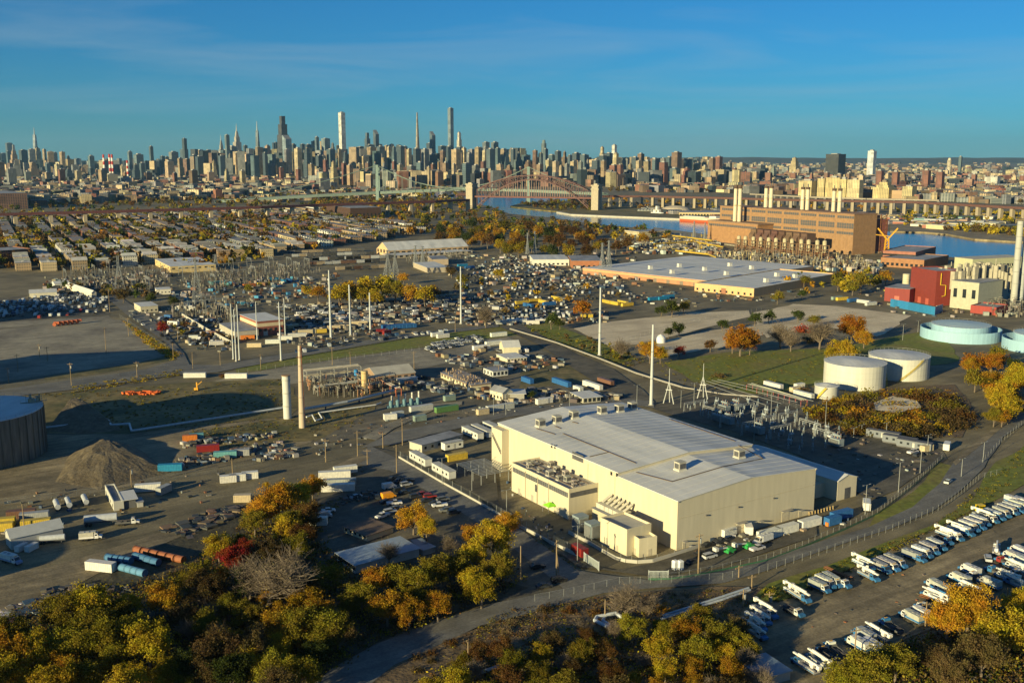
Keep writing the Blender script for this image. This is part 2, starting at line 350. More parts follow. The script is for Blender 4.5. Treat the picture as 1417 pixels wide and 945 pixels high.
# patches of ground, picture polygons
G = [('vacant_lot', 'gravel', 2, [(-60,462),(0,456),(150,441),(168,444),(205,468),(240,490),(190,502),(0,528),(-60,536)]),
 ('lot_apron', 'gravel', 2, [(-40,450),(0,446),(150,437),(152,441),(0,455),(-40,460)]),
 ('car_yard', 'asphalt_dark', 2, [(-40,416),(0,412),(110,402),(152,410),(152,436),(0,446),(-40,450)]),
 ('grass_bank', 'dry_grass', 2, [(167,443),(180,447),(250,490),(252,496),(180,510),(60,528),(60,522),(190,502),(240,490)]),
 ('grass_strip', 'grass', 3, [(325,505),(430,487),(560,466),(690,449),(728,462),(600,478),(480,494),(330,517)]),
 ('gravel_strip', 'gravel', 3, [(250,540),(330,519),(480,495),(600,479),(705,466),(720,478),(610,506),(500,520),(395,532),(300,545)]),
 ('grass_field', 'dry_grass', 3, [(-40,548),(60,545),(250,530),(395,524),(420,560),(400,575),(180,600),(60,600),(-40,580)]),
 ('brown_yard', 'dirt', 4, [(-60,620),(60,602),(180,600),(400,577),(470,575),(430,612),(300,648),(100,690),(-60,712)]),
 ('grass_patch', 'dry_grass', 3, [(260,600),(400,577),(520,560),(505,590),(470,606),(300,622)]),
 ('plant_yard', 'asphalt', 2, [(430,614),(520,565),(560,515),(720,478),(800,500),(870,560),(700,585),(560,600)]),
 ('weedy_yard', 'dry_grass', 2, [(720,505),(800,497),(835,520),(800,530),(720,540)]),
 ('gravel_lot', 'pale_gravel', 3, [(792,455),(840,446),(960,433),(1036,430),(1038,438),(1000,447),(930,466),(880,476),(846,480)]),
 ('gravel_lot', 'pale_gravel', 3, [(925,470),(980,458),(1052,448),(1060,462),(1015,478),(940,490),(900,497),(890,486)]),
 ('gravel_lot', 'pale_gravel', 3, [(1040,433),(1100,421),(1160,424),(1262,437),(1216,466),(1130,450),(1060,468),(1048,446)]),
 ('grass_meadow', 'grass', 3, [(918,502),(1000,488),(1150,482),(1215,470),(1300,455),(1330,500),(1150,530),(1060,548),(960,528)]),
 ('grass_meadow', 'grass', 2, [(718,452),(760,446),(840,478),(880,497),(850,505),(800,485)]),
 ('switchyard', 'asphalt_dark', 2, [(915,556),(1040,545),(1130,548),(1180,590),(1300,612),(1310,635),(1215,690),(1195,690),(1130,640),(1040,605),(880,560)]),
 ('bund', 'soil', 2, [(1160,560),(1230,536),(1320,532),(1352,570),(1330,605),(1190,600),(1120,575)]),
 ('truck_yard', 'dirt', 3, [(1520,670),(1417,700),(1330,737),(1260,765),(1190,790),(1110,820),(1035,855),(1015,900),(1040,960),(1160,950),(1250,890),(1330,850),(1520,780)]),
 ('storage_yard', 'ground', 3, [(-80,740),(0,715),(100,702),(330,662),(500,622),(520,640),(430,662),(345,700),(260,735),(150,780),(60,838),(-80,880)]),
 ('grass_verge', 'grass', 2, [(1062,808),(1180,771),(1290,728),(1345,690),(1372,650),(1450,590),(1470,640),(1380,690),(1290,735),(1185,784),(1085,830),(1040,835)]),
 ('grass_verge', 'grass', 2, [(1200,733),(1262,703),(1300,672),(1318,645),(1300,640),(1262,680),(1215,712)]),
 ('contractor_lot', 'asphalt_dark', 2, [(430,662),(520,618),(556,628),(660,690),(730,745),(808,800),(770,835),(690,830),(600,790),(470,800),(400,780),(380,720)]),
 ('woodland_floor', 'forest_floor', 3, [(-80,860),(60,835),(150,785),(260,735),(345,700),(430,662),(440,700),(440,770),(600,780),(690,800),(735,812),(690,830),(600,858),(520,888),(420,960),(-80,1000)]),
 ('rough_ground', 'soil', 3, [(500,960),(560,915),(660,868),(740,848),(830,826),(1000,812),(1060,815),(1030,850),(1010,900),(1035,960)])]
for k, (nm, m, rg, pp) in enumerate(G): patch(nm, pp, 0.02+0.012*k, m, rough=rg)
RZ = 0.02+0.012*len(G)
def road(name, pp, m='road_asphalt'):
    global RZ
    RZ += 0.012; return patch(name, pp, RZ, m, rough=0.5)
road('road', [(1480,524),(1417,567),(1362,606),(1318,642),(1300,670),(1262,702),(1200,731),(1140,748),(1060,774),(1000,790),(905,805),(830,795),(800,790),(720,733),(650,688),(560,640),(512,617),(480,640),
              (540,652),(610,690),(700,752),(780,815),(740,824),(690,834),(600,862),(520,892),(460,926),(420,960),(500,960),(545,922),(605,895),(665,866),(745,846),(835,822),(900,815),(1000,808),(1057,791),(1140,762),(1230,733),(1290,708),(1330,680),(1362,648),(1388,606),(1430,578),(1490,535)])
road('road', [(690,452),(720,448),(760,470),(800,492),(850,512),(890,540),(905,556),(880,562),(850,545),(800,515),(750,480)], 'asphalt_dark')
road('road', [(146,412),(162,408),(215,445),(255,490),(262,505),(300,506),(420,486),(560,463),(690,449),(690,453),(560,469),(420,493),(300,516),(240,520),(100,540),(0,552),(-60,560),(-60,548),(0,540),(200,512),(246,498),(230,475),(180,440)])
road('road', [(500,620),(540,600),(580,592),(700,566),(860,552),(905,556),(905,565),(860,560),(700,578),(590,604),(545,616)])
road('dirt_track', [(-80,800),(0,792),(60,788),(130,768),(230,735),(300,712),(360,688),(440,656),(500,628),(512,634),(470,655),(400,688),(330,715),(255,742),(160,782),(70,830),(0,862),(-80,885)], 'dirt')
road('yard_drive', [(1130,742),(1128,712),(1040,736),(940,768),(905,780),(850,790),(800,780),(720,725),(690,700),(685,640),(640,632),(570,630),(650,682),(725,728),(800,785),(905,800),(1000,785)], 'asphalt_dark')
road('track', [(500,606),(530,590),(600,560),(640,556),(640,561),(600,568),(545,594),(520,610)], 'gravel')
road('footpath', [(1318,640),(1362,604),(1417,560),(1440,545),(1440,550),(1417,568),(1366,610),(1322,645)], 'dirt')
# rail siding beyond the truck yard verge
# earth mounds by the old gas holder
def mound(pts_px, apex_px, hz, nm='earth_mound', m='mound'):
    P = [gp(*p) for p in pts_px]; cx = sum(p[0] for p in P)/len(P); cy = sum(p[1] for p in P)/len(P)
    bm_ = MB(); N = 7; rings = []
    Q = []
    for i, a in enumerate(P):
        q = P[(i+1) % len(P)]
        for k in range(6): Q.append((a[0]+(q[0]-a[0])*k/6, a[1]+(q[1]-a[1])*k/6))
    ax, ay = apex_px
    for r in range(N+1):
        f = r/N; ring = []
        for x, y in Q:
            X, Y = x+(ax-x)*f*0.8, y+(ay-y)*f*0.8; ring.append((X+1.0*pnoise((X*.2, Y*.2, r)), Y+1.0*pnoise((X*.2, Y*.2, r+9)), hz*min(1, f*1.12)*(1+0.12*pnoise((X*.12, Y*.12, 5)))+.25*pnoise((X*.5, Y*.5, 2))*min(1,f*4)-0.15))
        rings.append(ring)
    vs = [v for r in rings for v in r]; n = len(Q); fs = []
    for r in range(N):
        for i in range(n): fs.append((r*n+i, r*n+(i+1) % n, (r+1)*n+(i+1) % n, (r+1)*n+i))
    fs.append(tuple(range(N*n, N*n+n))); bm_.add(vs, fs); return struct(link(nm, bm_.mesh(nm, m, smooth=False)))
ax = gp(104, 566); mound([(62,598),(85,572),(104,560),(135,568),(170,596),(120,602)], ax, 5.5)
ax = gp(150, 632); mound([(75,668),(95,628),(135,604),(185,614),(240,655),(205,664),(140,680)], ax, 5.0)
ax = gp(1205, 560); mound([(1120,592),(1155,558),(1215,540),(1290,538),(1340,565),(1342,590),(1260,606),(1180,606)], ax, 3.0, 'bund_bank', 'soil')
patch('sand_hollow', [(1208,566),(1235,556),(1268,562),(1274,572),(1240,580),(1212,576)], 3.1, 'pale_gravel', rough=1.0, step=4)

# ================================================================== THE SKYLINE
LM = []                                       # landmarks other labels lean on: phrase, picture x, y
SK = []
GRID = rad(-47)
WORDS = {}
def tower(label, px, w, topy, D, c, style='box', m='facade', rot=GRID, asp=1.0, auto=False, group=None, name='tower', cat='tower', top_c=None):
    X, Y = pt(px, D); H = max(12, hgt(topy, X, Y)); s = w*D/FPX/(abs(math.cos(rot))+asp*abs(math.sin(rot))); d = s*asp
    t = thing(name, label, cat, X, Y, 0, rot, group, auto); bm_ = MB(); rr = random.Random(int(px*31+topy*7))
    def bx(f, z0, z1, g=None): bm_.box(-s/2*f, s/2*f, -d/2*(g or f), d/2*(g or f), z0, z1)
    if style == 'box':
        bx(1, 0, H)
        q = MB(); q.box(-s*.28, s*.22, -d*.2, d*.3, H, H+rr.uniform(3, 7)); part('roof_plant', q, 'matte', t, (0.3, 0.29, 0.27))
    elif style == 'set':
        a, e = rr.uniform(.5, .68), rr.uniform(.78, .9); bx(1.15, 0, H*a); bx(.85, H*a, H*e); bx(.6, H*e, H)
        q = MB(); q.box(-s*.15, s*.15, -d*.15, d*.15, H, H+rr.uniform(3, 8)); part('water_tank', q, 'matte', t, (0.2, 0.16, 0.12))
    elif style == 'taper':
        for i in range(8): bm_.obox(0, 0, s*(1-i*.1), d*(1-i*.1), H*i/8, H*(i+1)/8, 0, (1-(i+1)*.1)/(1-i*.1))
    elif style == 'slab':
        bx(1, 0, H, .6); q = MB(); q.box(-s*.15, s*.15, -d*.12, d*.12, H, H+5); part('roof_plant', q, 'matte', t, (0.3, 0.29, 0.27))
    elif style == 'spire':
        bx(1.1, 0, H*.45); bx(.9, H*.45, H*.62); bx(.6, H*.62, H*.72); bm_.obox(0, 0, s*.5, d*.5, H*.72, H*.84, 0, .45)
        q = MB(); q.cyl(0, 0, H*.84, H, s*.1, s*.015, 8); part('spire', q, 'steel', t)
    elif style == 'wtc':
        n = 8; z1 = H*.82; lo = [(-s/2,-s/2),(0,-s/2),(s/2,-s/2),(s/2,0),(s/2,s/2),(0,s/2),(-s/2,s/2),(-s/2,0)]
        k = s*.5*.72; hi = [(-k*.5,-k*.5),(0,-k),(k*.5,-k*.5),(k,0),(k*.5,k*.5),(0,k),(-k*.5,k*.5),(-k,0)]
        bm_.add([(*p, 0) for p in lo]+[(*p, z1) for p in hi], [(i,(i+1)%n,n+(i+1)%n,n+i) for i in range(n)]+[tuple(range(n, 2*n))])
        q = MB(); q.cyl(0, 0, z1, H, s*.13, s*.05, 8); part('mast', q, 'steel', t)
    elif style == 'round':
        bm_.cyl(0, 0, 0, H*.9, s*.55, s*.55, 16); q = MB(); q.cyl(0, 0, H*.9, H, s*.4, s*.3, 12); part('crown', q, 'matte', t, c)
    elif style == 'stepdark':
        bx(1.15, 0, H*.45); bx(1, H*.45, H*.68); bx(.78, H*.68, H*.86); bx(.5, H*.86, H)
    elif style == 'slant':
        h2 = s/2; bm_.add([(-h2,-h2,0),(h2,-h2,0),(h2,h2,0),(-h2,h2,0),(-h2,-h2,H),(h2,-h2,H*.9),(h2,h2,H*.9),(-h2,h2,H)], [(4,5,6,7),(0,1,5,4),(1,2,6,5),(2,3,7,6),(3,0,4,7)])
    part('shaft', bm_, m, t, c); return t
CREAM, TAN, BROWN, RED, GREY, DARK, TEAL, WHITE = (.46,.37,.22), (.34,.25,.15), (.2,.125,.08), (.22,.095,.065), (.21,.21,.2), (.025,.035,.045), (.075,.115,.13), (.55,.53,.46)
hero = [('pale faceted skyscraper with tall mast rising from the far left downtown cluster', 57, 9, 177, 13000, (.4,.45,.5), 'wtc', 'facade_glass', 'the masted glass tower'),
 ('tall narrow black slab tower standing alone left of the midtown cluster', 261, 9.5, 192, 6600, DARK, 'slab', 'facade_glass', 'the tall black slab'),
 ('slender needle crowned tower with stepped shoulders and thin bright tip', 311, 9, 186, 7300, (.34,.33,.3), 'spire', 'facade', 'the needle crowned tower'),
 ('greenish flat topped glass tower between two spired towers', 319.5, 7, 187, 7000, (.2,.26,.26), 'box', 'facade_glass', 'the green flat topped tower'),
 ('broad stepped limestone tower ending in a tall spire', 333, 13, 171, 8000, (.4,.36,.3), 'spire', 'facade', 'the broad spired tower'),
 ('tapering glass tower with a thin mast at the left of the midtown peaks', 361, 9, 168, 7400, (.24,.29,.32), 'wtc', 'facade_glass', 'the tapering masted tower'),
 ('huge dark stepped tower, still unglazed, dominating the midtown cluster', 396, 16, 161, 7100, (.07,.07,.075), 'stepdark', 'facade', 'the dark stepped giant'),
 ('pale blue glass tower with slanted top in front of the dark stepped giant', 401, 13, 187, 6500, (.38,.46,.5), 'slant', 'facade_glass', 'the pale slanted tower'),
 ('very tall thin white square tower with even grid of windows', 477, 9.5, 156, 6900, (.62,.6,.54), 'box', 'facade', 'the thin white square tower'),
 ('thin blue glass tower beside a wider flat topped one', 442, 6, 190, 6800, (.16,.22,.26), 'box', 'facade_glass', None),
 ('pale green glass office tower with flat top', 454, 12, 192, 6700, (.3,.36,.36), 'box', 'facade_glass', 'the pale green office tower'),
 ('dark unfinished tower with bright crane frame on its top', 511, 10, 184, 7000, (.1,.12,.14), 'stepdark', 'facade_glass', None),
 ('dark glass tower with a sharp sloping top', 523, 8, 180, 7300, (.08,.1,.12), 'slant', 'facade_glass', 'the sharp topped tower'),
 ('extremely slender tower stepping up to a feathered point', 579.5, 8, 156, 7500, (.36,.3,.22), 'taper', 'facade', 'the feathered slender tower'),
 ('dark blue glass tower with curved shoulder', 600, 8, 182, 7500, (.08,.12,.16), 'slant', 'facade_glass', 'the dark curved tower'),
 ('tallest tower of all, slim glass shaft with bright cap', 625, 8, 150, 7700, (.26,.32,.36), 'box', 'facade_glass', 'the tallest slim tower'),
 ('pale limestone tower with rounded stepped top right of the tallest tower', 636.5, 8, 184, 7600, (.55,.5,.4), 'set', 'facade', 'the pale limestone tower'),
 ('left one of a pair of twin grey glass towers', 673, 10, 197, 7900, (.17,.2,.21), 'box', 'facade_glass', 'the twin glass towers'),
 ('right one of a pair of twin grey glass towers', 685, 10, 197, 7900, (.17,.2,.21), 'box', 'facade_glass', None),
 ('rounded dark green tower rising alone above the cream blocks', 752, 9, 194, 7600, (.13,.17,.17), 'round', 'facade_glass', 'the rounded dark green tower'),
 ('slim white tower right of the rounded dark green tower', 848.5, 7, 201, 6900, (.6,.58,.52), 'box', 'facade', 'the slim white tower'),
 ('thin cream tower with pointed top left of the slim white tower', 832, 8, 204, 6700, CREAM, 'set', 'facade', None),
 ('wide brown brick tower with flat notched top', 934, 14, 211, 5600, BROWN, 'box', 'facade', 'the wide brown tower'),
 ('left one of two joined brown towers with flat tops', 983, 9, 219, 5400, BROWN, 'box', 'facade', None),
 ('right one of two joined brown towers, slightly taller', 992, 10, 217, 5400, RED, 'box', 'facade', 'the joined brown towers'),
 ('wide black flat topped slab office block at the right of the skyline', 1152, 27, 213.5, 5600, (.05,.048,.045), 'box', 'facade', 'the wide black slab'),
 ('tall bright white tower standing alone at the right', 1201.5, 12, 209, 5500, (.6,.62,.62), 'box', 'facade', 'the lone white tower'),
 ('slender dark tower left of the stacks with striped tops', 215, 6, 203, 7000, (.1,.13,.14), 'box', 'facade_glass', 'the slender dark tower'),
 ('wide teal glass block beside a thin teal tower', 197, 14, 214, 6000, (.2,.26,.27), 'box', 'facade_glass', None),
 ('thin teal glass tower left of the wide teal block', 185.5, 7, 210, 6400, (.18,.25,.27), 'box', 'facade_glass', None),
 ('lone teal glass tower between downtown and the striped stacks', 132, 9, 216, 6200, (.15,.22,.23), 'box', 'facade_glass', 'the lone teal tower'),
 ('dark square tower in the downtown cluster left of the masted glass tower', 21, 10, 198, 12500, (.1,.12,.14), 'box', 'facade_glass', None),
 ('pointed stone tower near the left edge of the downtown cluster', 27, 6, 201, 12300, (.3,.27,.24), 'set', 'facade', None),
 ('bright cream housing block with two stepped wings beyond the viaduct', 1153, 30, 246, 3050, (.55,.43,.2), 'slab', 'facade', 'the cream stepped housing blocks'),
 ('tall white and cream slab block right of the stepped cream block', 1181, 26, 249, 3000, (.6,.5,.28), 'slab', 'facade', None),
 ('short cream housing block left of the stepped cream block', 1117, 28, 250, 3100, (.52,.42,.22), 'box', 'facade', None),
 ('cream ziggurat block with projecting bays beside the brown towers', 1222, 28, 252, 2950, (.52,.42,.2), 'set', 'facade', None),
 ('tall cream block with two wings, second of the cream row beyond the trestle', 1135, 15, 247, 3080, (.5,.4,.2), 'slab', 'facade', None),
 ('low cream hall with flat top before the brown towers', 1256, 20, 258, 2900, (.5,.42,.22), 'box', 'facade', None),
 ('cream square block in the cream row beyond the trestle', 1166, 14, 248, 3020, (.52,.43,.2), 'box', 'facade', None),
 ('tan twin topped block at the right of the joined towers', 1096, 12, 219, 6200, (.45,.36,.2), 'set', 'facade', None),
 ('round cream tower far right beyond the dark brown towers', 1308, 7, 219, 6000, (.55,.47,.33), 'round', 'facade', None),
 ('thin dark glass tower far right of the round cream tower', 1323, 5, 217, 6000, (.07,.11,.12), 'box', 'facade_glass', None),
 ('left brown brick tower of the pair beyond the cream ziggurat block', 1214, 11, 236.5, 3700, RED, 'box', 'facade', None),
 ('right brown brick tower of the pair beyond the cream ziggurat block', 1236, 11, 238, 3700, RED, 'box', 'facade', None),
 ('left dark brown brick tower above the far right river bank', 1278, 12, 236, 3500, RED, 'box', 'facade', None),
 ('right dark brown brick tower above the far right river bank', 1297, 12, 238, 3400, RED, 'box', 'facade', 'the dark brown brick towers'),
 ('brown brick slab block near the right edge beyond the trees', 1337, 16, 248, 3700, (.33,.19,.13), 'slab', 'facade', None),
 ('white slab block with shaded side near the right edge', 1369, 24, 245, 3800, WHITE, 'slab', 'facade', 'the white slab block')]
for lab, px, w, ty, D, c, st, m, lm in hero:
    tower(lab, px, w, ty, D, c, st, m)
    if lm: LM.append((lm, px, (ty+240)/2, 'S'))
# generic towers, three depths
def lerp(tab, x):
    for (a, u), (q, v) in zip(tab, tab[1:]):
        if a <= x <= q: return u+(v-u)*(x-a)/(q-a)
    return tab[-1][1]
back = [(0,210),(60,206),(95,212),(120,230),(170,226),(240,212),(300,204),(350,200),(420,199),(520,200),(600,202),(660,205),(720,211),(800,214),(880,222),(960,224),(1040,232),(1417,240)]
mid = [(0,219),(110,235),(200,228),(300,216),(420,209),(560,206),(640,207),(760,209),(860,214),(960,220),(1060,232),(1180,236),(1417,240)]
fro = [(0,236),(250,238),(400,232),(470,222),(560,227),(700,226),(800,224),(900,224),(1000,231),(1060,239),(1200,243),(1417,244)]
CN = {CREAM:'cream', TAN:'tan', BROWN:'brown', RED:'reddish brick', GREY:'grey', DARK:'dark glass', TEAL:'teal glass', WHITE:'white'}
used = [(h[1], h[2]) for h in hero]
def fill(tab, D0, D1, step, x0, x1, pal, amp, kind):
    x = x0
    while x < x1:
        w = R.uniform(6, 13.5); px = x+w/2; ty = lerp(tab, px)+abs(R.gauss(0, amp))-amp*0.55; c = R.choice(pal)
        st = R.choice(['box', 'box', 'set', 'slab', 'box']); mm = 'facade_glass' if c in (DARK, TEAL) else 'facade'
        sh = {'box':'flat topped', 'set':'stepped', 'slab':'thin slab'}[st]
        tower(f'{CN[c]} {sh} {kind}', px, w, ty, R.uniform(D0, D1), jit(c, .2), st, mm, rot=GRID+R.gauss(0, .05), asp=R.uniform(.7, 1.3), auto=True, group='generic towers of the skyline')
        x += w*R.uniform(*step)
fill(back, 7000, 9000, (.7, 1.2), 0, 100, [DARK, TEAL, GREY, TAN], 5, 'downtown tower')
fill(back, 6800, 8600, (.7, 1.3), 225, 720, [DARK, DARK, TEAL, DARK, GREY, TAN], 7, 'tower in the back row')
fill(mid, 5300, 6400, (.95, 1.9), 0, 440, [CREAM, TAN, GREY, DARK, TEAL, DARK, BROWN, TEAL], 7, 'mid rise tower')
fill(mid, 5300, 6400, (.75, 1.25), 440, 960, [CREAM, TAN, DARK, DARK, TEAL, TEAL, GREY, BROWN, DARK], 7, 'mid rise tower')
fill(mid, 5600, 7000, (1.1, 2.4), 960, 1417, [CREAM, TAN, GREY, BROWN, WHITE], 4, 'mid rise tower')
fill(fro, 4200, 5000, (.85, 1.6), 440, 1040, [CREAM, TAN, BROWN, CREAM, RED, GREY, TEAL, DARK], 6, 'waterfront block')
fill(fro, 3900, 4700, (1.6, 3.6), 0, 440, [CREAM, TAN, BROWN, GREY, RED], 5, 'outer borough block')
fill(fro, 3800, 4700, (1.3, 2.9), 1040, 1417, [CREAM, TAN, BROWN, RED, GREY], 4, 'uptown block')
# striped power station stacks on the far waterfront
def ring_stack(label, px, topy, D, w, base_c, bands, group=None, auto=False):
    X, Y = pt(px, D); H = hgt(topy, X, Y); t = thing('striped_stack', label, 'chimney', X, Y, 0, 0, group, auto); r = w*D/FPX/2
    q = MB(); q.cyl(0, 0, 0, H*.45, r*1.25, r*1.1, 10); part('shaft', q, 'matte', t, base_c)
    for i in range(bands):
        z0 = H*(.45+.55*i/bands); z1 = H*(.45+.55*(i+1)/bands); q = MB(); q.cyl(0, 0, z0, z1, r*1.1, r*1.05, 10)
        part('band', q, 'matte', t, (.4,.05,.04) if i % 2 == 0 else (.7,.68,.62))
    return t
for px, ty, s in ((149, 214, 'leftmost of the far red and white striped stacks'), (157, 213.5, 'second of the far red and white striped stacks'), (160.6, 213.8, 'third of the far red and white striped stacks'), (181, 222, 'short rightmost far red and white striped stack')):
    ring_stack(s, px, ty, 4300, 2.4, (.6,.56,.48), 5)
LM.append(('the far striped stacks', 158, 230, 'S'))
tower('cream far power station block beneath the striped stacks', 157, 20, 241.5, 4250, (.55,.46,.28), 'box', 'matte', name='power_station', cat='power station')
tower('long blue grey hall right of the cream far power station block', 178, 22, 246, 4300, (.2,.23,.26), 'slab', 'matte', name='power_station', cat='power station')
# everything too low and far to be picked apart
def lowrise(name, zones, seed, skipw=True):
    rr = random.Random(seed); q = MB()
    for poly, cnt, hs_, ws in zones:
        xs = [p[0] for p in poly]; ys = [p[1] for p in poly]; k = 0; tries = 0
        while k < cnt and tries < cnt*6:
            tries += 1; p = (rr.uniform(min(xs), max(xs)), rr.uniform(min(ys), max(ys)))
            if not inpoly(p, poly): continue
            X, Y = gp(*p); q.ci = jit(rr.choice([CREAM, TAN, BROWN, GREY, RED, CREAM, (.2,.2,.2), DARK] if hs_[0] < 40 else [DARK, TEAL, GREY, TAN, CREAM, BROWN, DARK]), .25, rr); h = rr.uniform(*hs_)
            q.obox(X, Y, rr.uniform(*ws), rr.uniform(*ws), 0, h, GRID+rr.choice([0, .5, -.4])+rr.gauss(0, .05)); k += 1
            if rr.random() < .4: q.obox(X+rr.uniform(-3, 3), Y+rr.uniform(-3, 3), 4, 4, h, h+3, GRID)
    return stuff(link(name, q.mesh(name, 'facade_far', col=True)))
lowrise('distant_rooftops', [([(1417,228),(1660,232),(1660,322),(1417,290)], 420, (8, 28), (14, 50)), ([(-230,236),(0,228),(0,286),(-230,292)], 420, (8, 30), (14, 50)), ([(0,240),(440,240),(440,266),(300,276),(0,287)], 1250, (8, 26), (12, 40)), ([(330,262),(640,259),(650,272),(440,280),(330,283)], 120, (5, 12), (15, 40)), ([(860,259),(1417,259),(1417,284),(1200,274),(1040,268),(860,266)], 500, (8, 26), (15, 45)), ([(0,226),(440,226),(440,241),(0,241)], 520, (14, 45), (18, 60)),
   ([(430,226),(1060,226),(1060,258),(700,260),(430,262)], 900, (18, 70), (18, 45)), ([(270,234),(730,232),(730,246),(270,248)], 420, (70, 175), (25, 45)), ([(0,228),(270,232),(270,246),(0,244)], 160, (40, 105), (22, 42)), ([(730,232),(1000,234),(1000,248),(730,246)], 260, (50, 120), (22, 42)), ([(1040,226),(1417,226),(1417,262),(1040,268)], 900, (10, 34), (18, 60)), ([(880,288),(1100,296),(1240,300),(1417,300),(1417,316),(1300,314),(1230,310),(1040,302),(880,296)], 90, (4, 9), (15, 40))], 3)
# ================================================================== FAR SHORE, BRIDGES
def bank(nm, pp, h, m='dry_grass', z0=-0.5):
    q = MB(); P = [gp(*p) for p in pp]; q.prism(P, z0, h); me = q.mesh(nm, m); 
    return struct(link(nm, me))
bank('river_island', [(706,286.8),(716,288.3),(752,292.2),(774,294.2),(790,297.5),(850,300.3),(941,304),(1000,309.5),(1100,312.5),(1100,296),(1000,290),(900,284),(820,279),(772,279.3),(724,281.3)], 2.2)
bank('river_bank', [(1232,321.8),(1278,323),(1311,326),(1349,333),(1400,336),(1440,337.5),(1760,362.5),(1760,330),(1440,318),(1300,310),(1232,312)], 2.4, 'dirt')
bank('seawall', [(770,295.2),(790,298.6),(850,301.2),(941,304.8),(941,304.2),(850,300.6),(790,297.9),(774,294.5)], 3.0, 'concrete')
bank('quay', [(905,316),(990,327.5),(1100,343),(1235,345),(1236,350),(1100,352),(980,336),(900,322)], 1.6, 'gravel')
def seg_box(q, a, b_, w, z0a, z1a, z0b=None, z1b=None):
    a = Vector(a); b_ = Vector(b_); d = (b_-a).normalized(); n = Vector((-d.y, d.x))*w/2
    z0b = z0a if z0b is None else z0b; z1b = z1a if z1b is None else z1b
    v = []
    for p, z in ((a, z0a), (b_, z0b), (b_, z1b), (a, z1a)): v += [(p.x+n.x, p.y+n.y, z), (p.x-n.x, p.y-n.y, z)]
    q.add(v, [(0,2,4,6),(7,5,3,1),(1,3,2,0),(5,7,6,4),(0,6,7,1),(3,5,4,2)])
def viaduct(label, pts, zs, deck_c, pier_c, pstep, pw, dw, dh, px_, name='viaduct'):
    P = [gp(px, py, z) for (px, py), z in zip(pts, zs)]
    t = thing(name, label, 'viaduct', P[0][0], P[0][1]); ox, oy = P[0]
    q = MB(); acc = 0; pier = MB(); pier.prism([(-pw/2,-dw*.35),(pw/2,-dw*.35),(pw/2,dw*.35),(-pw/2,dw*.35)], 0, 1); pm = pier.mesh('pier', 'matte')
    for (a, za), (c, zc) in zip(list(zip(P, zs)), list(zip(P, zs))[1:]):
        A = (a[0]-ox, a[1]-oy); Cc = (c[0]-ox, c[1]-oy); seg_box(q, A, Cc, dw, za-dh, za, zc-dh, zc)
        l = math.hypot(Cc[0]-A[0], Cc[1]-A[1]); ang = math.atan2(Cc[1]-A[1], Cc[0]-A[0]); s = pstep-acc
        while s < l:
            f = s/l; o = link('pier', pm, t, pier_c, (A[0]+(Cc[0]-A[0])*f, A[1]+(Cc[1]-A[1])*f, 0), ang); o.scale = (1, 1, za+(zc-za)*f-dh-.02); s += pstep
        acc = (acc+l) % pstep
    part('deck', q, 'matte', t, deck_c); return t
viaduct('long dark red railway viaduct on cream piers crossing the left neighbourhood to the arch bridge', [(-30,296),(43,294),(178,290.5),(360,285.5),(440,282.5),(528,279.8),(600,277.6),(648,275.5)], [27]*8, (.13,.05,.045), (.4,.33,.22), 55, 6, 11, 4.5, 0)
viaduct('brown railway viaduct on tall cream piers running right from the arch bridge over the island', [(828,270.5),(900,270.8),(1000,272.8),(1072,275),(1265,278.6),(1417,286.5),(1470,290)], [29]*7, (.11,.055,.045), (.31,.26,.18), 26, 6, 11, 4.5, 0)
viaduct('low brown trestle curving along the far right bank below the housing blocks', [(1040,268),(1120,272),(1200,274.5),(1300,276.5)], [24]*4, (.3,.26,.2), (.16,.15,.14), 24, 6, 12, 3, 0)
# arch bridge
A0 = Vector(pt(658, 2400)); A1 = Vector(pt(820, 2300)); AX = A1-A0; SP = AX.length; ang = math.atan2(AX.y, AX.x)
hg = thing('arch_bridge', 'long red brown steel through arch railway bridge between two cream stone towers', 'bridge', A0.x, A0.y, 0, ang)
LM.append(('the arch bridge', 740, 262, 'A'))
STEEL = (.13,.075,.07)
def up(f): return 44+34*(1-(2*f-1)**2)**.9
def lo(f): return 6+62*(1-(2*f-1)**2)
N = 24
for nm, yy in (('arch_truss', -9), ('arch_truss', 9)):
    q = MB()
    for i in range(N):
        f, g = i/N, (i+1)/N; x0, x1 = 8+f*(SP-16), 8+g*(SP-16)
        q.bar((x0,yy,up(f)), (x1,yy,up(g)), 2.0); q.bar((x0,yy,lo(f)), (x1,yy,lo(g)), 2.2)
        q.bar((x0,yy,lo(f)), (x0,yy,up(f)), 1.1); q.bar((x0,yy,up(f)) if i < N/2 else (x0,yy,lo(f)), (x1,yy,lo(g)) if i < N/2 else (x1,yy,up(g)), 1.0)
    part(nm, q, 'matte', hg, STEEL)
q = MB()
for i in range(1, N):
    f = i/N; x = 8+f*(SP-16)
    for z in ((up(f), lo(f)) if i % 2 else (up(f),)): q.bar((x,-9,z), (x,9,z), .9)
    if i < N-1: q.bar((x,-9,up(f)), (x+(SP-16)/N,9,up((i+1)/N)), .7)
part('cross_bracing', q, 'matte', hg, STEEL)
q = MB(); q.box(0, SP, -9.5, 9.5, 26.5, 30); part('deck', q, 'matte', hg, (.15,.07,.06))
hm = MB(); hm.box(-.6, .6, -.6, .6, 0, 1); hm = hm.mesh('hanger', 'matte')
for i in range(1, N):
    f = i/N
    if lo(f) > 33:
        for yy in (-9, 9):
            o = link('hanger', hm, hg, (.25,.17,.14), (8+f*(SP-16), yy, 30)); o.scale = (1, 1, lo(f)-30)
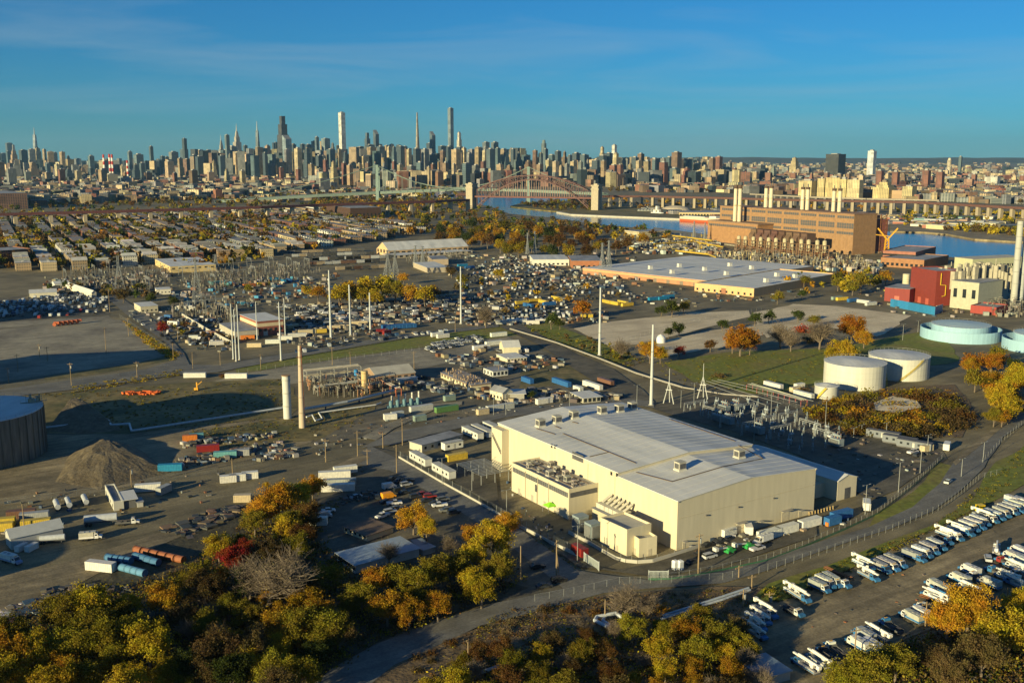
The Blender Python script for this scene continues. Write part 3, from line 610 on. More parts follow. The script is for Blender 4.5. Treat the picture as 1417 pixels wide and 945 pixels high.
for xx in (-9, SP+9):
    q = MB()
    for yy in (-11, 11): q.box(xx-8, xx+8, yy-6, yy+6, 0, 47); q.box(xx-9, xx+9, yy-7, yy+7, 47, 50)
    q.box(xx-7.5, xx+7.5, -17, 17, 50, 55); q.box(xx-9, xx+9, -18, 18, 55, 58); q.box(xx-7, xx+7, -5, 5, 0, 24)
    tw = part('stone_tower', q, 'matte', hg, (.38,.33,.24)); q = MB(); q.box(xx-4, xx+4, -12, 12, 58, 60.5); part('parapet', q, 'matte', tw, (.42,.36,.26))
# suspension bridge behind it
SB = [(300,277,2700),(345,274.5,2700),(440,269,2750),(524,265,2800),(642,260,2800),(731,262,2700),(820,266,2600),(835,267.5,2550)]
P = [(*pt(px, D), hgt(py, *pt(px, D))) for px, py, D in SB]
sb = thing('suspension_bridge', 'grey green suspension road bridge with slim steel towers behind the arch bridge', 'bridge', *P[3][:2]); ox, oy = P[3][:2]
GR = (.17,.22,.19); q = MB()
for a, c in zip(P, P[1:]): seg_box(q, (a[0]-ox, a[1]-oy), (c[0]-ox, c[1]-oy), 26, a[2]-7, a[2], c[2]-7, c[2])
part('deck', q, 'matte', sb, GR)
tops = []; hcm = MB().box(-.3,.3,-.3,.3,0,1).mesh('hanger_cable', 'matte')
for k in (3, 5):
    X, Y, z = P[k]; zt = hgt(228.5 if k == 3 else 231, X, Y); q = MB()
    for yy in (-13, 13): q.obox(X-ox, Y-oy+yy, 9, 7, 0, zt, 0, .75)
    for zz in (z-4, zt*.72, zt-5): q.box(X-ox-3, X-ox+3, Y-oy-13, Y-oy+13, zz, zz+5)
    part('tower', q, 'matte', sb, (.19,.26,.24)); tops.append((X-ox, Y-oy, zt))
for s in (-12, 12):
    q = MB(); a, c = Vector(tops[0]), Vector(tops[1]); pr = None; HG = []
    for i in range(25):
        f = i/24; p = a.lerp(c, f); dz = a.lerp(c, f).z-4*(a.z-40)*f*(1-f); v = (p.x, p.y+s, dz)
        if pr: q.tube(pr, v, .7)
        pr = v; zd = P[3][2]*(1-f)+P[5][2]*f
        if dz > zd: HG.append((v, zd))
    for k, e in ((0, (P[1][0]-ox, P[1][1]-oy, P[1][2]+2)), (1, (P[7][0]-ox, P[7][1]-oy, P[7][2]))):
        t0 = Vector(tops[k]); pr = None
        for i in range(11):
            f = i/10; p = t0.lerp(Vector(e), f); v = (p.x, p.y+s, p.z-30*f*(1-f))
            if pr: q.tube(pr, v, .7)
            pr = v
    part('main_cable', q, 'matte', sb, GR); [link('hanger_cable', hcm, sb, GR, (v[0], v[1], zd)).__setattr__('scale', (1, 1, v[2]-zd)) for v, zd in HG]
LM.append(('the grey green suspension bridge', 560, 262, 'A'))
# ================================================================== TREES
def quads(cent, size, rng, flat=0.35):
    n = len(cent); a = rng.normal(size=(n,3)); a /= np.linalg.norm(a, axis=1)[:,None]
    r = rng.normal(size=(n,3)); r[:,2] *= flat; b = np.cross(a, r); b /= np.linalg.norm(b, axis=1)[:,None]+1e-9
    sz = size*rng.uniform(.6, 1.4, size=(n,1)); u, v = a*sz, b*sz*.7
    return np.stack([cent-u-v*.6, cent+u*.2-v, cent+u+v*.5, cent-u*.2+v], axis=1).reshape(-1, 3)
def crown(seed, ncl, nl, leaf, sig=.17, hz=.85, hollow=.45, lean=0.0):
    rng = np.random.default_rng(seed); d = rng.normal(size=(ncl*3,3)); d /= np.linalg.norm(d, axis=1)[:,None]; d = d[d[:,2] > -.55][:ncl]
    rr = rng.uniform(hollow, 1.0, size=(len(d),1))*(1-.18*rng.random((len(d),1))); c = d*rr*np.array([1, 1, hz])*(1+.3*np.sin(3*np.arctan2(d[:,1], d[:,0])+seed)[:,None]*.5); c[:,2] += 1.22+rng.normal(size=len(d))*.1
    out = []
    for k in range(len(c)):
        m = int(nl*rng.uniform(.5, 1.4)); g = rng.normal(size=(m,3))*sig*rng.uniform(.65, 1.3)*np.array([1.15, 1.15, .8]); out.append(c[k]+g)
    return npmesh('crown', quads(np.concatenate(out), leaf, rng), 4, 'leaves'), c
def trunk(seed, cl, n=9, twig=0, r0=.075):
    rr = random.Random(seed); q = MB(); top = (rr.uniform(-.08,.08), rr.uniform(-.08,.08), .75); q.tube((0,0,-.05), top, r0, r0*.7, 7)
    idx = list(range(len(cl))); rr.shuffle(idx)
    for k in idx[:n]:
        c = cl[k]; z = rr.uniform(.4, .8); st = (top[0]*z/.75, top[1]*z/.75, z); md = (c[0]*.5+st[0]*.4, c[1]*.5+st[1]*.4, (st[2]+c[2])*.5)
        q.tube(st, md, r0*.5, r0*.33, 5); q.tube(md, tuple(c), r0*.33, r0*.1, 4)
        for _ in range(twig):
            f = rr.uniform(.2, 1); s = Vector(md).lerp(Vector(c), f); e = s+Vector((rr.gauss(0,.28), rr.gauss(0,.28), rr.gauss(.12,.2))); q.tube(s, e, r0*.14, r0*.05, 3)
            for _ in range(2): q.tube(e.lerp(s, rr.random()*.6), e+Vector((rr.gauss(0,.13), rr.gauss(0,.13), rr.gauss(.06,.1))), r0*.07, r0*.04, 3)
    return q.mesh('trunk', 'bark')
BIG = []; MIDT = []; BARE = []; SMALL = []; SHRUB = []
for i in range(5):
    c, cl = crown(10+i, 54, 200, .034, sig=.12, hz=.95 if i % 2 else .75); BIG.append((c, trunk(10+i, cl, 10)))
for i in range(3):
    c, cl = crown(30+i, 30, 60, .07, sig=.17); MIDT.append((c, trunk(30+i, cl, 6)))
for i in range(2):
    c, cl = crown(40+i, 60, 7, .028, sig=.13, hollow=.3); BARE.append((c, trunk(40+i, cl, 60, 10, .075)))
for i in range(3):
    c, cl = crown(50+i, 14, 16, .16, sig=.2); SMALL.append((c, trunk(50+i, cl, 4)))
for i in range(3):
    rng = np.random.default_rng(60+i); ct = rng.normal(size=(26,3))*np.array([.5,.5,.22]); ct[:,2] = np.abs(ct[:,2])+.2
    pts = np.concatenate([x+rng.normal(size=(28,3))*.15 for x in ct]); pts[:,2] = np.abs(pts[:,2])
    m1 = npmesh('crown', quads(pts, .075, rng), 4, 'leaves'); q = MB()
    for x in ct[:8]: q.tube((x[0]*.2, x[1]*.2, 0), tuple(x), .03, .012, 4)
    SHRUB.append((m1, q.mesh('stems', 'bark')))
TCOL = {'amber':(.38,.2,.02),'golden':(.38,.27,.022),'olive':(.19,.155,.02),'dark green':(.06,.075,.018),'rust brown':(.13,.068,.022),'orange':(.32,.13,.015),'red':(.24,.03,.02),'brown':(.125,.085,.035),'bare grey brown':(.2,.15,.085),'yellow green':(.24,.2,.022)}
def tree(col, px, py, rpx, kind='big', where=None, group=None, adj='', hz=1.0, nm=None, dim=1.0):
    """px, py: middle of the crown in the picture"""
    r = 3.0
    for _ in range(4):
        X, Y = gp(px, py, r*1.22*hz); r = rpx*math.hypot(Y, HC)/FPX
    P = {'big':BIG,'mid':MIDT,'bare':BARE,'small':SMALL,'shrub':SHRUB}[kind]; c, tk = R.choice(P)
    if kind == 'shrub': X, Y = gp(px, py+rpx*.3)
    noun = 'shrub' if kind == 'shrub' else 'tree'; kk = {'big':'bushy','mid':'rounded','bare':'thin leaved','small':'small','shrub':'low'}[kind]
    lab = f'{adj or kk} {col} {noun}'+(f' {where}' if where else '')
    t = thing(nm or ('shrub' if kind == 'shrub' else 'autumn_tree'), lab, noun, X, Y, 0, R.uniform(0, 6.28), group or f'{noun}s of the scrub and woods', True, (r*R.uniform(.92,1.08), r*R.uniform(.92,1.08), r*hz*R.uniform(.92,1.1)))
    link('stems' if kind == 'shrub' else 'trunk', tk, t); link('crown', c, t, jit(tuple(v*dim for v in TCOL[col]), .14)); NT[0] += 1; return t
NT = [0]
# trees that stand out, crown middles
for a in [('golden',303,757,20),('red',322,772,21),('red',338,760,15),('amber',365,702,24),('amber',386,692,25),('golden',410,684,21),('amber',432,674,17),('olive',352,722,18),('golden',398,728,20),('rust brown',425,712,18),('amber',228,828,25),('golden',178,836,18),
  ('golden',682,742,27),('amber',702,722,19),('golden',657,768,22),('amber',572,716,21),('golden',590,730,16),('amber',652,738,15),('olive',452,798,22),('olive',602,790,24),('olive',632,782,22),('yellow green',575,805,22),('olive',545,800,20),('amber',520,805,20),('golden',655,800,20),('olive',690,782,22),('olive',500,822,22),
  ('olive',1470,845,28),('golden',1500,870,30),('brown',1450,890,26),('olive',1520,910,28),('amber',1440,530,18),('olive',1460,560,18),('golden',1490,540,20),('brown',1475,600,16),('amber',1340,842,33),('golden',1392,872,36),('amber',1312,858,26),('brown',1360,905,30),('olive',1200,925,28),('olive',1240,915,26),('yellow green',1170,935,24),('brown',1290,905,20),('brown',1315,930,24),('golden',1410,830,22),
  ('amber',1345,506,13),('orange',1372,500,16),('golden',1385,546,19),('golden',1408,526,18),('amber',1362,524,14),('golden',1402,562,15),('olive',1376,575,13),
  ('orange',1025,468,21),('orange',1014,474,13),('orange',1038,476,13),('orange',1180,454,19),('golden',1168,482,18),('golden',1150,488,12),('amber',1196,468,12),('amber',900,484,16),('golden',914,490,11)]: tree(*a)
for a in [('bare grey brown',392,797,44),('bare grey brown',345,800,28),('bare grey brown',865,832,24),('bare grey brown',898,838,15),('bare grey brown',538,762,17),('bare grey brown',1135,460,20),('bare grey brown',1080,462,17),('bare grey brown',672,436,15),('bare grey brown',622,752,13),('bare grey brown',1095,470,14),('bare grey brown',860,480,14),('bare grey brown',960,870,16)]: tree(*a, 'bare')
for a in [('dark green',940,455,9),('dark green',925,460,7),('dark green',1000,449,8),('dark green',1045,441,9),('dark green',1064,438,8),('dark green',1105,436,9),('olive',1126,442,9),('dark green',763,444,10),('dark green',775,447,8),('orange',806,427,12),('dark green',930,426,11),('olive',946,424,9),('dark green',915,429,8),
  ('olive',1160,392,9),('olive',1113,388,8),('olive',1076,410,9),('dark green',1110,406,7),('olive',1192,388,13),('amber',1226,383,10),('olive',1180,397,10),('amber',440,404,11),('golden',426,403,8),('golden',470,408,15),('amber',488,402,17),('golden',510,398,17),('golden',530,396,17),('olive',546,401,15),('amber',570,406,13),('golden',588,409,14),('rust brown',602,403,11),('amber',558,384,8),('golden',500,410,12),('golden',520,412,12),
  ('red',225,454,9),('brown',170,408,10),('red',940,486,8),('rust brown',983,478,8),('dark green',208,412,8),('dark green',240,415,8),('olive',345,398,7),('dark green',735,546,6),('olive',640,386,8),('golden',690,378,8),('brown',625,375,8),('dark green',1405,506,11)]: tree(*a, 'mid')
for a in [('red',1112,456,12),('brown',1122,470,12),('brown',1110,540,10),('brown',995,520,8),('amber',915,842,11),('yellow green',1065,818,9),('rust brown',310,520,6),('olive',620,748,8)]: tree(*a, 'shrub')
def wood(poly, n, r, cols, kind, mind, where=None):
    xs = [p[0] for p in poly]; ys = [p[1] for p in poly]; got = []; k = 0
    for _ in range(n*40):
        if len(got) >= n: break
        p = (R.uniform(min(xs), max(xs)), R.uniform(min(ys), max(ys)))
        if not inpoly(p, poly) or any((p[0]-g[0])**2+((p[1]-g[1])*1.5)**2 < mind**2 for g in got): continue
        got.append(p)
    got.sort(key=lambda p: p[1])
    for p in got: tree(R.choice(cols), p[0], p[1], R.uniform(*r), kind, where, dim=R.uniform(.6, .95))
wood([(0,868),(60,845),(110,835),(190,850),(230,880),(235,960),(-20,960),(-20,880)], 26, (19,33), ['golden','amber','yellow green','olive','golden'], 'big', 27)
wood([(240,850),(330,840),(430,850),(470,880),(430,930),(400,960),(240,960)], 20, (16,30), ['olive','dark green','golden','brown','yellow green'], 'big', 28)
wood([(240,800),(330,790),(440,815),(560,830),(690,808),(710,808),(600,845),(520,868),(450,900),(330,850)], 20, (15,26), ['olive','dark green','amber','brown','golden'], 'big', 24)
wood([(420,700),(440,730),(430,760),(330,780),(280,790),(260,800),(340,745)], 8, (13,19), ['olive','rust brown','brown','olive'], 'big', 18)
wood([(565,960),(640,905),(740,885),(830,872),(950,862),(1015,890),(1045,960)], 34, (12,23), ['golden','amber','olive','golden','brown','yellow green','rust brown'], 'big', 27)
wood([(600,940),(680,880),(760,860),(900,850),(1000,880),(1020,950)], 9, (11,17), ['bare grey brown'], 'bare', 34)
wood([(250,820),(430,800),(440,900),(240,930)], 6, (14,20), ['bare grey brown','brown'], 'bare', 36)
wood([(1020,905),(1050,915),(1085,960),(1030,960)], 4, (13,18), ['bare grey brown','olive'], 'bare', 18)
for a in [('olive',985,872,20),('olive',1008,882,21),('brown',1022,868,17),('golden',1000,900,18),('olive',970,850,17),('yellow green',1030,895,18),('olive',945,868,18)]: tree(*a)
wood([(1122,570),(1155,552),(1215,545),(1290,545),(1335,570),(1338,590),(1260,602),(1180,600)], 74, (11,18), ['amber','brown','rust brown','olive','brown','golden'], 'shrub', 9)
wood([(1335,500),(1375,488),(1420,500),(1420,575),(1385,580),(1350,530)], 14, (11,17), ['amber','golden','olive','golden','orange'], 'mid', 15)
wood([(590,322),(650,308),(720,312),(800,320),(880,326),(905,335),(860,346),(760,350),(690,346),(640,340)], 46, (6.5,10.5), ['amber','golden','olive','rust brown','amber','dark green'], 'mid', 11)
wood([(700,845),(830,832),(860,850),(760,870),(640,900),(560,945),(545,930),(620,880)], 10, (6,10), ['brown','rust brown','bare grey brown'], 'shrub', 16)
LM.append(('the bright orange lone tree', 1025, 468, 'G'))
def far_trees(name, zones, seed):
    rng = np.random.default_rng(seed); rr = random.Random(seed); V = []; C = []
    for poly, n, rm, cols in zones:
        xs = [p[0] for p in poly]; ys = [p[1] for p in poly]; k = 0
        for _ in range(n*8):
            if k >= n: break
            p = (rr.uniform(min(xs), max(xs)), rr.uniform(min(ys), max(ys)))
            if not inpoly(p, poly): continue
            k += 1; X, Y = gp(*p); r = rr.uniform(*rm); m = 46; d = rng.normal(size=(9,3)); d /= np.linalg.norm(d, axis=1)[:,None]; d *= rng.uniform(.3, .8, size=(9,1)); d[:,2] = d[:,2]*.7+1.05
            c = d[rng.integers(0, 9, m)]+rng.normal(size=(m,3))*.22; c = c*r+np.array([X, Y, 0]); V.append(quads(c, .28*r, rng)); col = jit(TCOL[rr.choice(cols)], .2, rr); C += [(*col, 1)]*m
    return stuff(link(name, npmesh(name, np.concatenate(V), 4, 'leaves_far', C)))
AU = ['amber','golden','olive','rust brown','rust brown','brown','brown','dark green','olive','dark green']
far_trees('distant_trees', [([(330,262),(645,262),(650,278),(440,284),(0,288),(0,270)], 300, (5,8), ['brown','rust brown','olive','brown']), ([(840,262),(1417,264),(1417,284),(1100,268),(840,267)], 220, (5,9), ['brown','rust brown','olive']), ([(0,262),(440,262),(640,272),(650,284),(580,298),(470,318),(330,340),(120,350),(0,352)], 900, (4.5,8.5), AU+['brown','olive']), ([(440,284),(660,284),(700,300),(800,312),(920,320),(930,334),(600,330),(520,320),(430,310)], 420, (4.5,7.5), AU),
  ([(440,275),(645,279),(650,284),(440,290)], 90, (5,8), ['brown','rust brown','olive']), ([(720,283),(800,277),(830,281),(820,292),(775,293),(745,290)], 130, (4,6), ['rust brown','brown','olive']), ([(835,276),(1060,280),(1240,290),(1240,296),(1040,293),(835,290)], 90, (4,7), ['brown','olive','amber']),
  ([(1240,312),(1440,322),(1440,332),(1300,320)], 110, (3.5,7), ['olive','golden','brown']), ([(1290,262),(1417,258),(1417,272),(1300,270)], 150, (6,9), ['brown','rust brown','brown']), ([(1240,292),(1440,298),(1440,312),(1240,308)], 130, (4,7), ['golden','olive','dark green']), ([(0,240),(440,240),(640,264),(430,268),(0,262)], 240, (5,9), AU)], 5)

# undergrowth and weeds nobody could count
def tufts(name, zones, seed):
    rng = np.random.default_rng(seed); rr = random.Random(seed); V = []; C = []
    for poly, n, hr, cols, lf in zones:
        xs = [p[0] for p in poly]; ys = [p[1] for p in poly]; k = 0
        for _ in range(n*8):
            if k >= n: break
            p = (rr.uniform(min(xs), max(xs)), rr.uniform(min(ys), max(ys)))
            if not inpoly(p, poly): continue
            k += 1; X, Y = gp(*p); h = rr.uniform(*hr); m = 16; c = rng.normal(size=(m,3))*np.array([h*.6,h*.6,h*.25]); c[:,2] = np.abs(c[:,2])+h*.3; V.append(quads(c+np.array([X,Y,0]), lf, rng)); col = jit(TCOL[rr.choice(cols)], .25, rr); C += [(*col, 1)]*m
    return stuff(link(name, npmesh(name, np.concatenate(V), 4, 'leaves_far', C)))
UG = ['olive','brown','olive','dark green','rust brown','brown']
tufts('undergrowth', [([(-30,862),(110,826),(230,800),(350,720),(440,690),(450,760),(600,790),(705,780),(725,805),(600,862),(520,890),(430,950),(-30,960)], 2600, (.8,2.6), UG, .3),
  ([(560,960),(650,905),(740,885),(830,868),(960,860),(1015,885),(1050,960)], 800, (.8,2.4), UG+['golden'], .26), ([(1150,950),(1190,915),(1260,893),(1320,860),(1430,835),(1430,960)], 900, (.8,2.4), UG, .3),
  ([(1150,566),(1220,540),(1320,540),(1345,575),(1320,602),(1180,602),(1125,580)], 900, (.6,1.8), UG+['amber','golden'], .25)], 71)
tufts('weeds', [([(1040,832),(1180,772),(1290,730),(1370,660),(1420,615),(1420,640),(1380,692),(1290,737),(1190,786),(1090,832)], 700, (.3,.8), ['olive','brown','yellow green','dark green'], .16), ([(700,845),(830,828),(1000,815),(1040,830),(1010,880),(860,860),(740,880),(620,900)], 700, (.3,1.2), ['brown','rust brown','olive','bare grey brown'], .18),
  ([(168,443),(205,465),(250,492),(240,500),(200,475)], 260, (.8,1.8), ['golden','amber','olive'], .3), ([(100,535),(250,512),(252,520),(100,545)], 160, (.5,1.2), ['golden','olive','brown'], .25), ([(720,450),(850,480),(900,500),(860,510),(760,475)], 260, (.4,1.2), ['olive','dark green','brown'], .25), ([(900,500),(1140,485),(1140,520),(1050,548),(930,530)], 260, (.3,.9), ['olive','brown','yellow green'], .2),
  ([(550,632),(660,690),(735,742),(800,785),(795,790),(650,694)], 200, (.2,.6), ['brown','olive'], .14), ([(250,590),(420,575),(520,560),(500,590),(300,625)], 260, (.3,.9), ['brown','olive','bare grey brown'], .2), ([(430,700),(470,690),(470,700),(440,740)], 60, (.4,1), ['olive','brown'], .2), ([(60,545),(390,526),(400,570),(180,598)], 300, (.3,.9), ['olive','brown'], .25), ([(340,700),(500,645),(505,652),(430,690),(350,710)], 160, (.3,.9), ['olive','brown'], .2)], 72)
# ================================================================== VEHICLES (prototypes; x forward)
def M1(q, n, *m, **k): return q.mesh(n, *m, **k)
def wheel(r=.34, w=.24, n=10):
    q = MB(); q.ycyl(0, 0, r, -w/2, w/2, n); return q.mesh('wheel', 'rubber')
WH, WHB = wheel(), wheel(.5, .34, 12)
def carproto(body, cabin, roof, hw, wb, bed=None):
    q = MB(); q.prof(body, -hw, hw)
    if roof: q.box(roof[0], roof[1], -hw*.8, hw*.8, roof[2], roof[2]+.06)
    bm_ = q.mesh('body', 'paint'); g = MB(); g.prof(cabin, -hw*.86, hw*.86); gm = g.mesh('windows', 'glass')
    P = [('body', bm_, 'c'), ('windows', gm, None)]
    for x in (wb, -wb):
        for y in (hw-.1, -hw+.1): P.append(('wheel', WH, None, (x, y, .34)))
    hl = MB(); hl.box(body[2][0]-.06, body[2][0]+.03, -.15, .15, .62, .75); hm = hl.mesh('headlight', 'glass')
    for y in (.6, -.6): P.append(('headlight', hm, None, (0, y, 0)))
    # one joined mesh for copies too far off to show parts
    j = MB(); j.mi = 0; j.prof(body, -hw, hw)
    if roof: j.box(roof[0], roof[1], -hw*.8, hw*.8, roof[2], roof[2]+.06)
    j.mi = 1; j.prof(cabin, -hw*.86, hw*.86)
    return P, j.mesh('car', 'paint', 'glass')
SEDAN = carproto([(-2.3,.3),(2.25,.3),(2.35,.6),(2.2,.82),(1.15,.95),(-1.6,1.0),(-2.3,.95)], [(-1.75,.97),(1.1,.94),(.45,1.4),(-1.05,1.42)], (-1.1,.5,1.4), .9, 1.4)
SUV = carproto([(-2.35,.35),(2.3,.35),(2.4,.7),(2.25,1.0),(1.15,1.1),(-2.3,1.12)], [(-2.3,1.1),(1.1,1.1),(.5,1.68),(-2.1,1.7)], (-2.15,.55,1.69), .95, 1.45)
VAN = carproto([(-2.7,.35),(2.5,.35),(2.6,.9),(1.75,1.25),(1.1,2.2),(-2.7,2.25)], [(.3,1.3),(1.72,1.28),(1.12,2.0),(.3,2.05)], None, .98, 1.7)
PICK = carproto([(-2.8,.4),(2.6,.4),(2.65,.75),(2.5,1.05),(1.4,1.12),(-2.8,1.12)], [(-.55,1.1),(1.35,1.12),(.75,1.72),(-.45,1.74)], (-.5,.8,1.73), .96, 1.7)
KIND = {'sedan':SEDAN, 'suv':SUV, 'van':VAN, 'pickup':PICK}
PAL = {'white':(.55,.55,.53),'black':(.02,.02,.022),'silver':(.38,.39,.4),'grey':(.14,.145,.15),'blue':(.04,.08,.16),'red':(.25,.03,.025),'orange':(.75,.3,.02),'green':(.05,.16,.08),'dark':(.035,.04,.05),'yellow':(.65,.42,.03),'tan':(.4,.33,.22)}
NC = [0]
def car(px, py, col, kind, rot, where='', near=True, xy=None, label=None, group='parked cars and vans'):
    X, Y = xy or gp(px, py); P, J = KIND[kind]; NC[0] += 1
    nm = {'sedan':'parked_car','suv':'parked_suv','van':'parked_van','pickup':'pickup_truck'}[kind]; cat = {'sedan':'car','suv':'car','van':'van','pickup':'pickup truck'}[kind]
    kw = {'sedan':'saloon car','suv':'sport utility car','van':'van','pickup':'pickup truck'}[kind]
    lab = label or f'{col} {kw} parked {where}'.strip()
    if near: return place([(p[0], p[1], 'c' if p[2] == 'c' else None, *p[3:]) for p in P], nm, lab, cat, X, Y, rot, .3, group, True, {'c':jit(PAL[col], .1)})
    o = link(nm, J, None, jit(PAL[col], .1), (X, Y, .2), rot); return tag(o, lab, cat, group, True)
# ---- bucket trucks and box trucks
def qm(name, m, fn, **k):
    q = MB(); fn(q); return q.mesh(name, m, **k)
CHAS = qm('chassis', 'dark_steel', lambda q: (q.box(-4.4, 3.6, -.45, .45, .55, .85), q.box(-4.5, -4.3, -1.1, 1.1, .5, .8), q.box(3.55, 3.75, -1.1, 1.1, .5, .85)))
CAB = qm('cab', 'paint', lambda q: (q.prof([(1.3,.7),(2.95,.7),(2.95,1.65),(2.5,2.55),(1.3,2.6)], -1.08, 1.08),))
HOOD = qm('hood', 'paint', lambda q: (q.prof([(2.95,.65),(4.1,.65),(4.15,1.35),(2.95,1.6)], -.98, .98),))
WSH = qm('windshield', 'glass', lambda q: (q.prof([(2.97,1.62),(2.99,1.66),(2.56,2.5),(2.53,2.48)], -.95, .95), q.box(1.6, 2.5, -1.1, 1.1, 1.7, 2.25)))
SBODY = qm('service_body', 'paint', lambda q: (q.box(-4.3, 1.1, -1.2, -.55, .85, 1.75), q.box(-4.3, 1.1, .55, 1.2, .85, 1.75), q.box(-4.3, 1.1, -.55, .55, .85, 1.1), q.box(.6, 1.15, -1.15, 1.15, .85, 2.2)))
TUR = qm('turret', 'paint', lambda q: (q.cyl(-2.6, 0, 1.1, 2.0, .5, .4, 10), q.box(-3.1, -2.1, -.4, .4, 2.0, 2.7)))
BOOM = qm('boom', 'paint', lambda q: (q.prof([(-3.2,2.6),(3.9,2.75),(3.9,3.15),(-3.2,3.2)], -.28, .28), q.prof([(-4.6,2.9),(2.2,3.22),(2.2,3.55),(-4.6,3.4)], -.2, .2)))
BUCK = qm('bucket', 'paint', lambda q: (q.prof([(-5.3,2.3),(-4.5,2.3),(-4.4,3.4),(-5.4,3.4)], -.55, .55),))
BOXB = qm('box_body', 'paint', lambda q: (q.box(-4.3, 1.15, -1.22, 1.22, .85, 3.0), q.box(.4, 1.9, -1.0, 1.0, 2.62, 3.1)))
STRP = qm('side_stripe', 'paint', lambda q: (q.box(-4.33, 1.18, -1.25, 1.25, .95, 1.5),))
BEAC = qm('roof_beacon', 'paint', lambda q: (q.box(1.9, 2.2, -.5, .5, 2.6, 2.72),))
CHIP = qm('roof_hatch', 'matte', lambda q: (q.box(-3.4, -2.4, -.4, .4, 3.0, 3.12), q.box(-1.6, -.6, -.4, .4, 3.0, 3.12)))
FLAT = qm('flat_bed', 'matte', lambda q: (q.box(-4.4, 1.1, -1.2, 1.2, .85, 1.05), q.box(.95, 1.1, -1.2, 1.2, 1.05, 2.0), *[q.box(-4.4, 1.0, y, y+.08, 1.05, 1.5) for y in (-1.2, 1.12)]))
WHL = [('wheel', WHB, None, (x, y, .5)) for x in (3.2, -1.7, -2.9) for y in (-.95, .95)]
WHT, BLU = (.6,.6,.57), (.04,.15,.32)
GEAR = qm('stored_gear', 'matte', lambda q: (q.box(-3.6, -2.4, -.9, .2, 1.05, 1.7), q.box(-1.9, -.4, -.3, .9, 1.05, 1.5), q.tube((-4,.9,1.5), (.8,.7,1.55), .15)))
BASE = [('chassis', CHAS, None), ('cab', CAB, 'cab', (0,0,0), [('windshield', WSH, None), ('roof_beacon', BEAC, (.5,.3,.05))]), ('hood', HOOD, 'hood')]+WHL
BOOMT = BASE+[('service_body', SBODY, 'body', (0,0,0), [('side_stripe', qm('side_stripe', 'paint', lambda q: (q.box(-4.25, 1.05, -1.23, -1.2, 1.0, 1.3), q.box(-4.25, 1.05, 1.2, 1.23, 1.0, 1.3))), 'hood')]), ('turret', TUR, 'boom'), ('boom', BOOM, 'boom', (0,0,0), [('bucket', BUCK, 'boom')])]
BOXT = BASE+[('box_body', BOXB, 'body', (0,0,0), [('side_stripe', STRP, 'hood'), ('roof_hatch', CHIP, (.3,.3,.3))])]
FLATT = BASE+[('flat_bed', FLAT, (.1,.1,.1)), ('stored_gear', GEAR, (.09,.08,.08))]
def truck(px, py, kind, rot, where, cab='white', hood=None, body=None, boom=None, desc=None, sc=1.0):
    P = {'boom':BOOMT,'box':BOXT,'flat':FLATT}[kind]; X, Y = gp(px, py, 1.2)
    cc = {'white':WHT,'blue':BLU,'red':PAL['red'],'dark':PAL['dark'],'grey':(.3,.3,.3)}[cab]
    nm = {'boom':'bucket_truck','box':'box_truck','flat':'flatbed_truck'}[kind]
    hn = 'blue and white' if (hood or BLU) == BLU and cab in ('white','blue') else cab
    d = desc or {'boom':f'{hn} bucket truck with its lift arm folded along the roof','box':f'{hn} box bodied utility truck','flat':f'{hn} flatbed utility truck with an open deck'}[kind]
    return place(P, nm, f'{d} {where}', nm.replace('_', ' '), X, Y, rot+R.gauss(0, .05), .35, 'utility trucks in the corner yard', True, {'cab':jit(cc,.1),'hood':jit(hood or BLU,.15),'body':body or jit(R.choice([WHT,WHT,(.5,.5,.47),(.3,.3,.29),(.42,.42,.36)]),.14),'boom':boom or jit((.75,.72,.62),.06)}, (sc*.9*R.uniform(.88,1.08), sc*.9*R.uniform(.94,1.04), sc*.9*R.uniform(.92,1.06)))
a_, b2 = gp(1183,774), gp(1233,798); TH = math.atan2(b2[1]-a_[1], b2[0]-a_[0])
for px, py, k, cab in [(1061,847,'boom','white'),(1054,856,'boom','white'),(1047,865,'boom','white'),(1045,875,'boom','white'),(1101,820,'boom','white'),(1109,826,'boom','blue'),(1098,845,'flat','white'),(1135,813,'box','white'),(1143,808,'box','white'),(1153,805,'box','white'),(1162,806,'flat','white'),
   (1196,781,'boom','white'),(1203,797,'boom','blue'),(1219,786,'box','blue'),(1230,783,'box','white'),(1240,779,'box','white'),(1266,771,'box','blue'),(1277,766,'box','white'),(1287,761,'box','white'),(1297,755,'box','blue'),(1305,747,'flat','blue'),(1311,740,'boom','white'),(1320,742,'box','white'),(1326,733,'boom','white'),(1334,736,'box','blue'),(1342,730,'box','white'),(1350,727,'box','blue'),
   (1357,722,'box','white'),(1362,715,'boom','white'),(1369,718,'flat','white'),(1377,714,'box','blue'),(1387,711,'box','white'),(1396,707,'box','white'),(1404,704,'box','blue'),(1411,701,'box','white'),(1418,697,'box','white'),(1392,700,'flat','blue'),(1403,695,'box','white')]:
    truck(px, py, k, TH, 'in the back row by the grass verge', cab)
